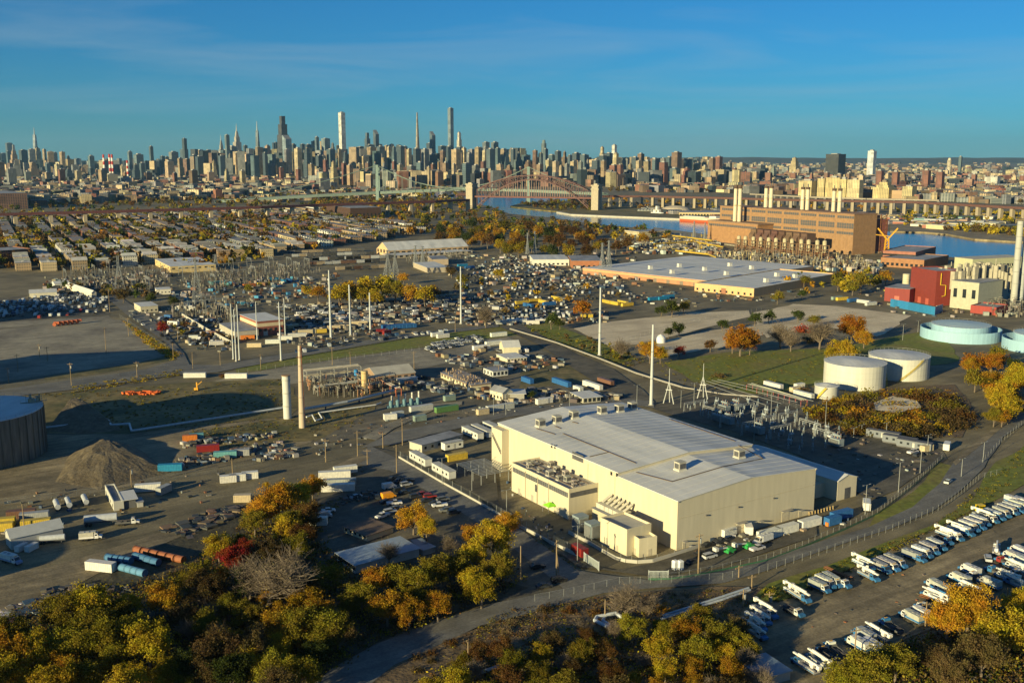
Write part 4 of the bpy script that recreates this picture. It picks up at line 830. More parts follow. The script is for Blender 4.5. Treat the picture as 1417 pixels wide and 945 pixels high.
for px, py, k, cab in [(1392,778,'flat','red'),(1400,770,'box','white'),(1410,763,'box','white'),(1341,790,'box','white'),(1326,802,'box','white'),(1338,814,'boom','white'),(1368,808,'box','grey'),(1392,799,'boom','white'),(1405,786,'boom','white'),(1414,778,'box','white'),(1294,811,'box','white'),(1292,826,'boom','white'),(1353,800,'flat','white'),(1380,792,'flat','blue'),(1306,818,'box','white'),(1412,796,'flat','white'),(1405,808,'boom','blue'),
   (1260,854,'box','white'),(1272,849,'box','white'),(1281,843,'flat','white'),(1232,866,'flat','blue'),(1212,877,'boom','white'),(1186,892,'box','white'),(1203,893,'box','white'),(1194,880,'box','blue'),(1146,905,'flat','dark'),(1131,914,'boom','white'),(1113,920,'boom','blue'),(1156,899,'flat','white')]:
    truck(px, py, k, TH+math.pi, 'in the front row beside the scrub', cab)
truck(1379, 760, 'boom', TH+2.2, 'standing alone on the drive between the two rows', 'white', desc='white bucket truck with raised pale lift arm')
car(1367, 776, 'silver', 'suv', TH+2.35, 'alone on the truck yard drive beside the front row')
LM += [('the lone bucket truck on the drive', 1379, 760, 'T'), ('the red cabbed truck', 1392, 778, 'T'), ('the grass verge corner', 1060, 830, 'T'), ('the dark trailer frame', 1168, 800, 'T')]
# named cars near
h1 = rad(33.5)
for a in [(539,676.5,'white','van',h1),(538,690,'orange','van',h1),(562,673,'silver','suv',h1),(546,699,'white','pickup',h1-.3),(540,711,'silver','suv',h1),(529,717,'white','pickup',h1-2.8),(493,690,'silver','sedan',.7),(534,697,'dark','sedan',h1),(553,681,'black','suv',h1),(560,684,'dark','sedan',h1),(548,706,'grey','sedan',h1),
   (585,686,'red','sedan',h1),(595,690,'red','suv',h1-.2),(590,695,'dark','sedan',h1),(575,690,'dark','suv',h1),(608,702,'white','pickup',h1+2.9),(618,709,'grey','pickup',h1+2.9),(628,712,'dark','suv',h1),(551,668,'dark','sedan',h1+.6),(542,665,'dark','sedan',h1+.6),(565,668,'black','sedan',h1),(447,713,'white','pickup',h1-.3),(455,709,'white','sedan',h1-.3),(449,717,'silver','van',h1-.3),(602,699,'dark','sedan',h1),(613,694,'grey','suv',h1),(522,690,'dark','sedan',h1+1.2)]:
    car(*a[:4], a[4], 'in the shaded contractor lot')
for a in [(773.7,806,'black','suv',h1-.2,'at the foot of the leaning wood pole'),(753,814,'dark','sedan',h1-.2,'beside the footpath gate'),(744,787,'black','sedan',h1-.3,'under the golden trees by the wall'),(982,773,'silver','suv',h1-.05,'inside the fence by the cream warehouse'),(957,781,'dark','sedan',h1,'inside the fence by the portable toilets'),(980,757,'black','sedan',h1,'against the cream warehouse wall'),(997,752,'dark','pickup',h1,'against the cream warehouse wall'),(969,769,'black','sedan',h1,'inside the fence by the cream warehouse'),
   (1154,606,'white','pickup',.4,'in the shade beside the switchyard'),(1163,607,'dark','pickup',.5,'in the shade beside the switchyard'),(1270,632,'dark','suv',.6,'by the small cream hut'),(1263,628,'white','pickup',.6,'by the small cream hut'),(1048,762,'white','pickup',h1,'against the cream warehouse wall')]:
    car(*a[:5], a[5])
car(1312, 669, 'white', 'sedan', rad(48), label='white saloon car driving alone along the fenced road')
# ---- rows of cars in the big yards
def lot(poly, ang, rowsp, pitch, prob, cols, kinds, where, near=False, turn=math.pi/2, cap=400, acc=None):
    P = [gp(*p) for p in poly]; c, s = math.cos(ang), math.sin(ang); Q = [(x*c+y*s, -x*s+y*c) for x, y in P]
    u0, u1 = min(q[0] for q in Q), max(q[0] for q in Q); v = min(q[1] for q in Q)+rowsp*.5; v1 = max(q[1] for q in Q); out = []
    while v < v1:
        u = u0
        while u < u1:
            if R.random() < prob:
                uu, vv = u+R.gauss(0, .08), v+R.gauss(0, .15); x, y = uu*c-vv*s, uu*s+vv*c
                if inpoly((x, y), P): out.append((x, y, ang+turn+(math.pi if R.random() < .4 else 0)+R.gauss(0, .04), R.choice(cols), R.choice(kinds), where))
            u += pitch
        v += rowsp*(.72 if int(round((v-v1)/rowsp)) % 2 else 1.5)
    return out
dirv = lambda a, c: math.atan2(gp(*c)[1]-gp(*a)[1], gp(*c)[0]-gp(*a)[0])
far_cars = []
CC = ['white','black','silver','grey','dark','dark','blue','black','silver','grey','tan']
far_cars += lot([(585,485),(608,473),(660,466),(668,469),(640,478),(600,489)], rad(30), 5.6, 2.6, .92, ['white','white','white','silver','dark'], ['sedan','suv'], 'on the long grass strip')
far_cars += lot([(0,418),(110,406),(148,413),(150,426),(0,440)], rad(12), 6.5, 2.9, .55, ['white','silver','silver','dark','blue','white','dark','grey'], ['van','suv','sedan','van'], 'in the shaded left car yard')
far_cars += lot([(40,436),(150,428),(152,433),(40,443)], rad(12), 6, 6, .4, ['white','dark','white','red','tan'], ['van','pickup','suv'], 'along the edge of the left car yard')
far_cars += lot([(380,490),(470,473),(560,462),(620,456),(620,462),(500,475),(400,492)], rad(20), 6, 4.5, .5, CC, ['sedan','suv','van','pickup'], 'along the road behind the grass strip')
far_cars += lot([(165,430),(180,432),(245,478),(240,482)], dirv((165,430),(245,480)), 7, 14, .5, CC, ['sedan','van'], 'on the road beside the vacant lot', turn=0)
far_cars += lot([(655,468),(705,470),(700,480),(740,482),(790,492),(760,500),(720,500),(660,490)], rad(25), 9, 5, .35, ['dark','black','white','grey'], ['suv','pickup','van'], 'in the works yard')
far_cars += lot([(215,440),(300,440),(320,470),(270,480),(240,468)], rad(-20), 8, 3.5, .45, CC, ['sedan','suv','van'], 'in the small yard left of the brick hall')
big = []
rdir = dirv((545,425),(620,447))
big += lot([(470,425),(600,412),(690,425),(720,440),(640,448),(520,445)], rdir, 9, 3.0, .6, CC+['tan','dark','grey','dark','black'], ['sedan','suv','sedan','van'], 'in the packed salvage yard')
big += lot([(620,380),(700,355),(780,372),(860,395),(900,420),(800,415),(700,400),(640,395)], rad(-8), 9.5, 3.3, .36, CC+['dark','black','tan','grey'], ['van','sedan','van','suv','pickup'], 'in the wide fleet yard')
big += lot([(640,398),(700,402),(800,418),(790,432),(720,440),(690,424)], rad(-12), 9, 3.4, .36, CC+['dark','grey','black'], ['sedan','suv','van'], 'in the wide fleet yard')
big += lot([(380,420),(460,425),(520,445),(420,462),(400,455)], rdir, 8, 3.2, .55, CC, ['sedan','suv','van'], 'beside the brick hall')
big += lot([(700,430),(790,434),(770,446),(690,446)], rad(0), 7, 3.5, .7, ['white','silver','blue','white','dark'], ['van','van','suv'], 'in the front row of the fleet yard')
R.shuffle(big)
vis = sorted(big, key=lambda k: k[1]); keep = vis[:max(0, 300-NC[0]-len(far_cars))]; rest = vis[len(keep):]
for x, y, rt, c, k, wh in far_cars+keep: car(0, 0, c, k, rt, wh, False, (x, y))
q = MB(); q.mi = 0
for x, y, rt, c, k, wh in rest:
    q.ci = jit(PAL[c], .1); h = {'van':2.2,'suv':1.1,'sedan':.95,'pickup':1.1}[k]; q.obox(x, y, 4.6, 1.85, .3, .3+h, rt, .96)
    if h < 2: q.ci = (.03,.035,.04); q.obox(x, y, 2.6, 1.6, .3+h, .3+h+.5, rt, .75)
stuff(link('parked_cars', q.mesh('parked_cars', 'attr', col=True)))
# yard clutter too small to pick apart (pallets, drums, racks, crates)
def clutter(name, zones, seed):
    rr = random.Random(seed); q = MB()
    for poly, n, hs_, ws, cols in zones:
        xs = [p[0] for p in poly]; ys = [p[1] for p in poly]; k = 0
        for _ in range(n*6):
            if k >= n: break
            p = (rr.uniform(min(xs), max(xs)), rr.uniform(min(ys), max(ys)))
            if not inpoly(p, poly): continue
            k += 1; X, Y = gp(*p); q.ci = jit(rr.choice(cols), .25, rr); w = rr.uniform(*ws); q.obox(X, Y, w, rr.uniform(.3, 1)*w, 0, rr.uniform(*hs_), rr.choice([.58, .58+1.57, -.3])+rr.gauss(0, .1))
    return stuff(link(name, q.mesh(name, 'attr', col=True)))
DK, MIX = [(.04,.045,.05),(.08,.075,.07),(.12,.1,.08)], [(.04,.045,.05),(.1,.09,.08),(.22,.2,.18),(.38,.38,.36),(.16,.08,.045),(.05,.08,.13),(.26,.21,.14),(.2,.18,.15)]
clutter('yard_clutter', [([(400,425),(520,410),(700,400),(720,440),(560,450),(420,460)], 420, (.6,2.6), (1.5,6), MIX), ([(230,395),(470,380),(470,400),(380,425),(240,430)], 300, (.6,3), (1.5,5), MIX+[(.05,.2,.35)]),
  ([(640,355),(880,350),(900,390),(860,400),(680,400)], 350, (.8,3), (2,7), MIX), ([(850,335),(990,330),(1000,352),(880,352)], 420, (1,5), (2,8), MIX+[(.5,.35,.05),(.55,.6,.55)]), ([(990,350),(1220,362),(1230,380),(1100,372),(990,362)], 420, (1,5), (1.5,6), MIX+[(.42,.36,.25)]),
  ([(250,612),(380,600),(380,606),(255,622)], 90, (.4,1.6), (.8,3), MIX), ([(245,638),(390,612),(392,622),(250,650)], 150, (.4,1.8), (.8,3), MIX), ([(350,632),(410,622),(412,632),(352,640)], 60, (.5,1.6), (1,3), MIX+[(.6,.3,.2)]),
  ([(55,820),(110,812),(180,815),(185,825),(60,838)], 90, (.4,1.4), (.8,2.5), DK), ([(0,845),(60,830),(90,832),(0,870)], 110, (.4,1.2), (.8,4), MIX), ([(220,735),(290,708),(345,700),(345,708),(260,745)], 120, (.3,1.2), (1,4), DK+[(.15,.1,.07)]),
  ([(600,490),(690,485),(790,500),(760,515),(640,512)], 120, (.5,2.2), (1,4), MIX), ([(560,520),(720,540),(860,545),(860,556),(700,560),(560,540)], 220, (.5,2.4), (1,4), MIX), ([(470,690),(520,680),(520,690),(475,700)], 40, (.4,1.5), (.8,2.5), DK),
  ([(1320,400),(1417,400),(1417,440),(1320,436)], 160, (.6,3), (1,4), MIX), ([(1280,590),(1310,596),(1290,640),(1240,640)], 20, (.4,1.2), (1,3), DK), ([(60,395),(240,370),(240,390),(70,412)], 160, (.8,3), (2,6), MIX), ([(940,755),(1060,735),(1180,715),(1180,722),(1060,748),(950,768)], 45, (.3,1.2), (.6,2), MIX)], 11)
# ================================================================== BUILDINGS BY THREE PICTURE CORNERS
def rect3(A, B, C, top=None, H=None):
    a, b_, c = Vector(gp(*A)), Vector(gp(*B)), Vector(gp(*C)); v, u = a-b_, c-b_
    if v.length > u.length: vh = v.normalized(); uh = Vector((vh.y, -vh.x)); V, U = v.length, max(1, u.dot(uh))
    else: uh = u.normalized(); vh = Vector((-uh.y, uh.x)); U, V = u.length, max(1, v.dot(vh))
    if H is None: H = max(2, hgt(top, b_.x, b_.y))
    return b_, math.atan2(uh.y, uh.x), U, V, H
PANE = {}
def pane(w, h, mm='glass'):
    k = (round(w,2), round(h,2), mm)
    if k not in PANE: q = MB(); q.box(-w/2, w/2, -.06, .06, 0, h); PANE[k] = q.mesh('window', mm)
    return PANE[k]
def opening(par, nm, face, s, z, w, h, U, V, mm='glass', col=None):
    """window or door pane set 6 cm proud of a wall: face u (along B-C) or v (along B-A)"""
    me = pane(w, h, mm)
    return link(nm, me, par, col, (s, -.01, z) if face == 'u' else (-.01, s, z), 0 if face == 'u' else math.pi/2)
def shed(name, label, cat, A, B, C, top=None, H=None, wall=CREAM, roof='roof_grey', rcol=None, gable=None, rise=2.0, wm='wall', wins=(), doors=(), group=None, auto=False, over=.3, band=None, parap=False):
    o, ang_, U, V, H = rect3(A, B, C, top, H); t = thing(name, label, cat, o.x, o.y, 0, ang_, group, auto)
    q = MB()
    if gable == 'u': q.profx([(0,0),(V,0),(V,H),(V/2,H+rise),(0,H)], 0, U)
    elif gable == 'v': q.prof([(0,0),(U,0),(U,H),(U/2,H+rise),(0,H)], 0, V)
    else: q.box(0, U, 0, V, 0, H)
    wl = part('wall', q, wm, t, wall); q = MB(); e = over; th = .18
    if gable == 'u':
        k = rise/(V/2)
        q.profx([(-e,H-e*k+.02),(V/2,H+rise+.02),(V+e,H-e*k+.02),(V+e,H-e*k+th),(V/2,H+rise+th),(-e,H-e*k+th)], -e, U+e)
    elif gable == 'v':
        k = rise/(U/2)
        q.prof([(-e,H-e*k+.02),(U/2,H+rise+.02),(U+e,H-e*k+.02),(U+e,H-e*k+th),(U/2,H+rise+th),(-e,H-e*k+th)], -e, V+e)
    elif parap:
        q.box(.35, U-.35, .35, V-.35, H+.004, H+.06)
        p2 = MB(); w = .3
        p2.box(0, U, 0, w, H+.002, H+.8); p2.box(0, U, V-w, V, H+.002, H+.8); p2.box(0, w, w, V-w, H+.002, H+.8); p2.box(U-w, U, w, V-w, H+.002, H+.8); part('parapet', p2, wm, t, wall)
    else: q.box(-e, U+e, -e, V+e, H+.004, H+th)
    part('roof', q, roof, t, rcol)
    if band:
        q = MB(); z0, z1, bc = band; q.box(-.08, U+.08, -.08, V+.08, H*z0, H*z1); part('band', q, 'wall', t, bc)
    for f, n, z, w, h in wins:
        l = U if f == 'u' else V
        for i in range(n): opening(wl, 'window', f, l*(i+.5)/n, z if z >= 0 else H+z, w, h, U, V)
    for f, fr, w, h, c in doors: opening(wl, 'door', f, (U if f == 'u' else V)*fr, 0, w, h, U, V, 'paint', c)
    return t, U, V, H
# ---- the cream warehouse
WA = rad(32.5); WO = Vector(gp(936, 761.7)); cw, sw = math.cos(WA), math.sin(WA)
def loc(px, py, z=0):
    x, y = gp(px, py, z); x -= WO.x; y -= WO.y; return (x*cw+y*sw, -x*sw+y*cw)
WALL = (.53,.475,.345)
wh = thing('warehouse', 'huge cream metal sided warehouse with wide pale grey low gabled roof', 'warehouse', WO.x, WO.y, 0, WA)
LM.append(('the cream warehouse', 930, 680, 'G'))
U0, V0, HE, RI, HB = 61.9, 105.0, 15.9, 2.2, 17.1
VS = 29.5
def gab(u): return 1-abs(u-U0/2)/(U0/2)
q = MB(); q.prof([(0,0),(U0,0),(U0,HE),(U0/2,HE+RI),(0,HE)], 0, VS-.02); f_ = part('wall', q, 'wall', wh, WALL)
q = MB(); q.prof([(0,0),(U0,0),(U0,HB),(U0/2,HB+RI),(0,HB)], VS, V0); part('wall', q, 'wall', wh, WALL)
def roofslab(v0, v1, h, e=.25):
    k = RI/(U0/2); q = MB(); q.prof([(-e,h-e*k+.02),(U0/2,h+RI+.02),(U0/2,h+RI+.25),(-e,h-e*k+.25)], v0, v1); q.prof([(U0/2+.002,h+RI+.02),(U0+e,h-e*k+.02),(U0+e,h-e*k+.25),(U0/2+.002,h+RI+.25)], v0, v1); return q
rf = part('roof', roofslab(-.25, VS-.05, HE), 'roof_white', wh); rb = part('roof', roofslab(VS-.25, V0+.25, HB), 'roof_white', wh)
# seams: each roofing strip edge is a shallow rib
rib = MB(); rib.prof([(0,0),(U0/2,RI),(U0/2,RI+.09),(0,.09)], -.05, .05); ribm = rib.mesh('roof_rib', 'roof_white')
rib2 = MB(); rib2.prof([(0,0),(U0/2,-RI),(U0/2,-RI+.09),(0,.09)], -.05, .05); ribm2 = rib2.mesh('roof_rib', 'roof_white')
v = 3.0
while v < V0-2:
    if abs(v-VS) > 1.5:
        pr, h = (rf, HE) if v < VS else (rb, HB); link('roof_rib', ribm, pr, None, (0, v, h+.25)); link('roof_rib', ribm2, pr, None, (U0/2, v, h+RI+.25))
    v += 4.0
for fu in (0, U0-.3):
    q = MB(); q.box(fu-.25 if fu == 0 else fu, fu+.3 if fu == 0 else fu+.55, -.3, VS-.1, HE-.25, HE-.02); part('gutter', q, 'wall', wh, (.5,.45,.33))
def rz(u, v): return (HE if v < VS else HB)+RI*gab(u)+.27
def rline(pts, w=.22, c=(.1,.07,.05)):
    q = MB()
    for (u0, v0), (u1, v1) in zip(pts, pts[1:]):
        n = max(1, int(math.hypot(u1-u0, v1-v0)/8))
        for i in range(n):
            a = (u0+(u1-u0)*i/n, v0+(v1-v0)*i/n); c2 = (u0+(u1-u0)*(i+1)/n, v0+(v1-v0)*(i+1)/n); q.bar((*a, rz(*a)+.12), (*c2, rz(*c2)+.12), w)
    return part('roof_walkway', q, 'matte', wh, c)
def rp(px, py): 
    z = 18
    for _ in range(3): u, v = loc(px, py, z); z = rz(min(max(u,0),U0), v)
    return (min(max(u,.5),U0-.5), min(max(v,.5),V0-.5))
for P in [[(778.8,600),(880,641)],[(880.5,648),(930,666.4),(1000,646),(1056,634.5)],[(926,580),(1017.6,610.5)],[(1021.5,617),(1056,634.5)],[(816,632),(842,626)],[(742,593),(768,601)],[(768,590),(776,593)],[(792,584),(800,586)]]: rline([rp(*p) for p in P])
hv = MB(); hv.box(-1.5,1.5,-1.3,1.3,.5,2.9); hv.box(-1.6,1.6,-1.4,1.4,2.9,3.05); hvm = hv.mesh('casing', 'matte'); hb = MB(); hb.box(-1.7,1.7,-1.5,1.5,0,.5); hbm = hb.mesh('curb', 'matte'); hg_ = MB(); hg_.box(-1.55,-1.5,-1.0,1.0,.8,2.5); hg_.box(-1.2,1.2,-1.36,-1.3,.8,2.5); hgm = hg_.mesh('grille', 'dark_steel')
HV = [('casing', hvm, 'c', (0,0,0), [('grille', hgm, None)]), ('curb', hbm, (.5,.48,.42))]
def wp(u, v): return (WO.x+u*cw-v*sw, WO.y+u*sw+v*cw)
for px, py in [(748,590),(770.6,585),(794,578.5),(833,572),(857,569.6),(875,566),(941,650),(1023,633)]:
    u, v = rp(px, py); X, Y = wp(u, v); place(HV, 'rooftop_unit', 'boxy grey ventilation unit on the pale warehouse roof', 'roof unit', X, Y, WA, rz(u, v)-.05, 'rooftop units on the warehouse', True, {'c':(.42,.4,.33)})
# wall details of the long and the front face
for u, w, h in ((3.0,1.1,2.2),(22,1.4,2.4),(27,3.2,3.6),(36,1.2,2.2),(48,3.4,3.6),(55,1.2,2.2)):
    opening(f_, 'door', 'u', u, 0, w, h, U0, V0, 'paint', (.5,.45,.34)); q = MB(); q.box(u-w*.7, u+w*.7, -1.5, -.05, h+.3, h+.42); part('door_canopy', q, 'matte', f_, (.3,.28,.24))
q = MB(); q.box(.5, U0-.5, -.07, -.01, 10.2, 10.35); part('wall_seam', q, 'wall', f_, (.5,.44,.31))
for u in (12, 26, 42): q = MB(); q.box(u-.3, u+.3, -.5, -.02, 9, 9.4); part('wall_lamp', q, 'dark_steel', f_)
for px, py, w, h in [(848,655,1.0,1.2),(854,657,1.0,1.2),(765,617,1.0,1.3),(768.5,618,1.0,1.3)]:
    v = 60
    u_, v = 0, None
    for vv in range(0, 112):
        X, Y = wp(0, vv)
        if v is None and proj(X, Y, 14)[0] < px: v = vv
    zz = hgt(py, *wp(0, v)); opening(f_, 'window', 'v', v, zz-h/2, w, h, U0, V0)
v = next(vv for vv in range(112) if proj(*wp(0, vv), 14)[0] < 801); zz = hgt(632, *wp(0, v)); opening(f_, 'louvre_panel', 'v', v, zz-1.4, 6.5, 2.6, U0, V0, 'dark_steel')
for px in (852, 816):
    v = next(vv for vv in range(112) if proj(*wp(0, vv), 14)[0] < px); q = MB(); q.box(-.12, -.01, v-.12, v+.12, 0, HE); part('downpipe', q, 'wall', wh, (.45,.4,.28))
# stair tower at the far left corner
q = MB(); q.box(-3.2, .4, V0-8, V0-.4, 0, 16.2); st = part('stair_tower', q, 'wall', wh, WALL)
q = MB(); q.bar((-3.4, V0-7.5, 7), (-3.4, V0-1, 13), .25); q.bar((-3.4, V0-7.5, 8), (-3.4, V0-1, 14), .15); part('stair_rail', q, 'dark_steel', st)
# annex: two storeys with a louvre band
an = [loc(787,719), loc(827,705), loc(702,680)]
W1 = (an[0][0], 0.0); v0, v1 = an[0][1], an[2][1]; u0 = an[0][0]; HA = hgt(675, *gp(787,719))
q = MB(); q.box(u0, -.02, v0, v1, 0, HA-1.2); ax_ = part('annex_wall', q, 'wall', wh, WALL)
q = MB(); q.box(u0+.3, -.05, v0+.3, v1-.3, HA-1.196, HA-.9); part('annex_roof', q, 'concrete', wh)
q = MB(); q.box(u0, u0+.28, v0, v1, HA-1.19, HA-.4); q.box(u0+.281, -.02, v0, v0+.28, HA-1.19, HA-.4); q.box(u0+.281, -.02, v1-.28, v1, HA-1.19, HA-.4); part('annex_parapet', q, 'wall', wh, WALL)
q = MB(); q.box(u0-.06, u0-.01, v0+.6, v1-.8, HA-3.6, HA-1.9)
z = HA-3.6
lv = part('louvre_band', q, 'dark_steel', wh)
q = MB(); q.box(u0+.5, -.5, v0-.06, v0-.01, HA-3.6, HA-1.9); part('louvre_band', q, 'dark_steel', wh)
sl_ = MB(); sl_.box(-.05, .0, -.06, .06, 0, 1.7); slm = sl_.mesh('louvre_slat', 'steel')
vv = v0+1.2
while vv < v1-1: link('louvre_slat', slm, lv, None, (u0-.06, vv, HA-3.6)); vv += 1.1
for fr in (.18,.4,.62,.86): opening(ax_, 'door', 'v', 0, 0, 1.4, 2.3, 1, 1, 'paint', (.35,.33,.28)).location = (u0-.02, v0+(v1-v0)*fr, 0)
for fr in (.33,.52,.74): q = MB(); q.box(u0-.25, u0-.02, v0+(v1-v0)*fr-.1, v0+(v1-v0)*fr+.1, 0, HA-1.3); part('downpipe', q, 'wall', wh, (.42,.37,.27))
opening(ax_, 'window', 'v', 0, 0, 1.5, 2.6, 1, 1, 'dark_steel').location = (u0-.02, v0+(v1-v0)*.55, 4.2)
# plant on the annex roof
rr = random.Random(4)
for i in range(12):
    f = i/11; v = v0+2.5+(v1-v0-5)*f; u = u0+1.6+rr.uniform(0, 1)*(-u0-3.6); X, Y = wp(u, v); s = rr.uniform(.35,.7)
    place(HV, 'rooftop_unit', rr.choice(['small pale cooling unit on the annex roof','small grey fan unit on the annex roof','squat tan duct unit on the annex roof']), 'roof unit', X, Y, WA, HA-.9, 'plant on the annex roof', True, {'c':jit((.42,.39,.32),.2)}, s)
q = MB()
for uu in (.25, .5, .75): q.bar((u0*uu, v0+1.5, HA-.6), (u0*uu, v1-1.5, HA-.6), .22)
for fr in (.15,.45,.8): q.bar((u0*.75, v0+(v1-v0)*fr, HA-.6), (u0*.25, v0+(v1-v0)*fr, HA-.6), .22)
part('roof_conduit', q, 'matte', wh, (.14,.1,.08))
# lean-to with ducts between annex and front corner
a = loc(884, 738); v2 = v0-.3; v3 = max(8, a[1]); q = MB(); q.box(-8, -.02, v3, v2-7, 0, 5.6); lt = part('lean_to', q, 'wall', wh, (.45,.4,.28))
q = MB()
for i in range(6): s = v3+2+(v2-10-v3)*i/5.5; q.box(-6.5, -2.2, s, s+2.0, 5.62, 7.2); q.tube((-4.5, s+1, 7.2), (-1, s+1, 9), .5)
part('duct', q, 'matte', lt, (.5,.47,.38))
q = MB(); q.box(-8.3, 0, v3, v2-6.5, 5.605, 5.615); part('lean_to_roof', q, 'roof_grey', lt)
# rear right annex
q0 = loc(1158,693); q1 = loc(1193,689); hh = hgt(666, *gp(1158,693))
q = MB(); ua, ub = q0[0], q1[0]; va = q0[1]; q.prof([(ua,0),(ub,0),(ub,hh),((ua+ub)/2,hh+1.6),(ua,hh)], va, va+45); ra = part('annex_wall', q, 'wall', wh, (.55,.49,.36))
q = MB(); m_ = (ua+ub)/2; q.prof([(ua-.3,hh-.1),(m_,hh+1.62),(m_,hh+1.8),(ua-.3,hh+.1)], va-.3, va+45); q.prof([(m_+.002,hh+1.62),(ub+.3,hh-.1),(ub+.3,hh+.1),(m_+.002,hh+1.8)], va-.3, va+45); part('annex_roof', q, 'roof_white', wh)
q = MB(); q.box(m_-1.2, m_+1.8, va-.08, va-.01, 0, 4); part('door', q, 'dark_steel', ra)
if q0[0] > U0+.5:
    q = MB(); q.box(U0+.02, ua-.02, va+6, va+44, 0, hh*.7); part('link_wall', q, 'wall', wh, (.5,.45,.33))
# small electrical building by the front wall
for lab, A, B, C, tp in [('cream flat roofed switch house beside the curved wall, the larger of the two joined blocks', (830.5,752), (867,770), (893,757), 744), ('small cream lean switch house with rounded corner, nearest the curved wall', (869,761), (884,771.5), (904,764), 757)]:
    shed('switch_house', lab, 'small building', A, B, C, top=tp-8, wall=(.56,.5,.35), roof='concrete', parap=True, doors=[('u',.6,1.2,2.2,(.45,.4,.3)),('v',.35,.9,2.2,(.4,.36,.28)),('v',.75,.5,3,(.3,.28,.24))])
cb = qm('cabinet', 'wall', lambda q: (q.box(-2,2,-1.8,1.8,.2,5.0), q.box(-2.1,2.1,-1.9,1.9,5.0,5.15)))
cd_ = qm('cooling_fins', 'steel', lambda q: [q.box(-2.35,-2.05,-1.6+.4*i,-1.4+.4*i,.6,4.4) for i in range(8)]+[q.box(-1.8+.45*i,-1.6+.45*i,-2.15,-1.85,.6,4.4) for i in range(8)])
for px, py in ((803,733),(820,743)): place([('cabinet', cb, (.22,.27,.29)), ('cooling_fins', cd_, None)], 'transformer', 'blue grey box transformer with finned sides beside the switch house', 'transformer', *gp(px, py), WA, 0, 'box transformers', True)
# concrete walls made of blocks, with wire fence on top
def wallrun(label, pts, h=1.0, seg=3.2, name='barrier_wall', c=(.5,.47,.4), fence=2.2):
    P = [gp(*p) for p in pts]; t = thing(name, label, 'wall', *P[0]); blk = MB(); blk.profx([(-.3,0),(.3,0),(.16,h),(-.16,h)], -seg/2+.03, seg/2-.03); bmh = blk.mesh('wall_block', 'concrete')
    pm = qm('fence_post', 'steel', lambda q: q.cyl(0, 0, h, h+fence, .06, .06, 5)); fm = MB()
    for a, c2 in zip(P, P[1:]):
        l = math.hypot(c2[0]-a[0], c2[1]-a[1]); an_ = math.atan2(c2[1]-a[1], c2[0]-a[0]); n = max(1, round(l/seg))
        for i in range(n):
            f = (i+.5)/n; o = link('wall_block', bmh, t, None, (a[0]+(c2[0]-a[0])*f-P[0][0], a[1]+(c2[1]-a[1])*f-P[0][1], 0), an_, (l/n/seg, 1, 1))
            if fence and i % 2 == 0: link('fence_post', pm, t, None, (o.location.x, o.location.y, 0))
        if fence: x0, y0, x1, y1 = a[0]-P[0][0], a[1]-P[0][1], c2[0]-P[0][0], c2[1]-P[0][1]; fm.add([(x0,y0,h),(x1,y1,h),(x1,y1,h+fence),(x0,y0,h+fence)], [(0,1,2,3)])
    if fence: part('wire_mesh', fm, 'chain_link', t)
    return t
wallrun('pale block wall topped with wire fence along the shaded contractor lot', [(552,634),(611.7,669),(660,695.6),(690,713),(725,732),(762,752),(799,769)])
wallrun('pale curved block wall hugging the cream switch house corner', [(787,737.5),(815,752),(837,765),(852,773.5),(866,777.5),(882,779),(903,777.5),(928,770),(950,763),(974,755)], fence=1.2)
def fence(label, pts, h=2.4, sp=3.5, scr=None, name='chain_link_fence', zs=0, pc='steel', rails=True):
    P = [gp(*p) for p in pts]; t = thing(name, label, 'fence', *P[0]); pm = qm('post', pc, lambda q: q.cyl(0, 0, 0, h, .045, .045, 5)); fm = MB(); rm = MB(); sc_ = MB()
    for a, c2 in zip(P, P[1:]):
        l = math.hypot(c2[0]-a[0], c2[1]-a[1]); n = max(1, round(l/sp)); x0, y0, x1, y1 = a[0]-P[0][0], a[1]-P[0][1], c2[0]-P[0][0], c2[1]-P[0][1]
        for i in range(n): link('post', pm, t, None, (x0+(x1-x0)*i/n, y0+(y1-y0)*i/n, 0))
        fm.add([(x0,y0,0.1),(x1,y1,0.1),(x1,y1,h-.05),(x0,y0,h-.05)], [(0,1,2,3)]); rm.bar((x0,y0,h-.06), (x1,y1,h-.06), .035)
        if scr: sc_.add([(x0+.08,y0-.08,0.03),(x1+.08,y1-.08,0.03),(x1+.08,y1-.08,scr),(x0+.08,y0-.08,scr)], [(0,1,2,3)])
    part('wire_mesh', fm, 'chain_link', t); part('top_rail', rm, 'steel', t)
    if scr: part('silt_screen', sc_, 'green_screen', t)
    return t
fence('wire fence with low green screen along the warehouse side of the road', [(897,803),(925,803),(954,799),(1000,790),(1060,777),(1110,758),(1169,733),(1214,712),(1260,676),(1306,634)], scr=.8)
fence('straight wire fence along the verge side of the road', [(1050,794),(1110,776),(1166,758),(1235,734),(1298,707),(1330,684),(1354,664),(1387,656)], scr=None)
fence('wire fence climbing the grass beside the footpath at right', [(1359,641),(1386,612),(1417,586),(1450,560)], sp=5)
fence('wire fence between the rough ground and the entrance road', [(740,833),(780,826),(822,817),(857,809),(900,808),(944,806.5),(1000,803),(1040,795)])
fence('dark railing along the yard track below the earth mounds', [(-20,702),(0,699),(70,691),(142,682),(228,666),(300,655),(350,643),(410,631),(464,621)], pc='dark_steel', sp=4)
fence('dark fence around the tip of the vacant lot', [(-20,541),(0,538),(80,531),(165,522),(228,510),(250,497),(246,490),(228,481),(165,439)], pc='dark_steel', sp=6)
fence('wire fence along the lower edge of the long grass strip', [(330,517),(430,503),(528,492),(600,481),(680,472)], sp=6)
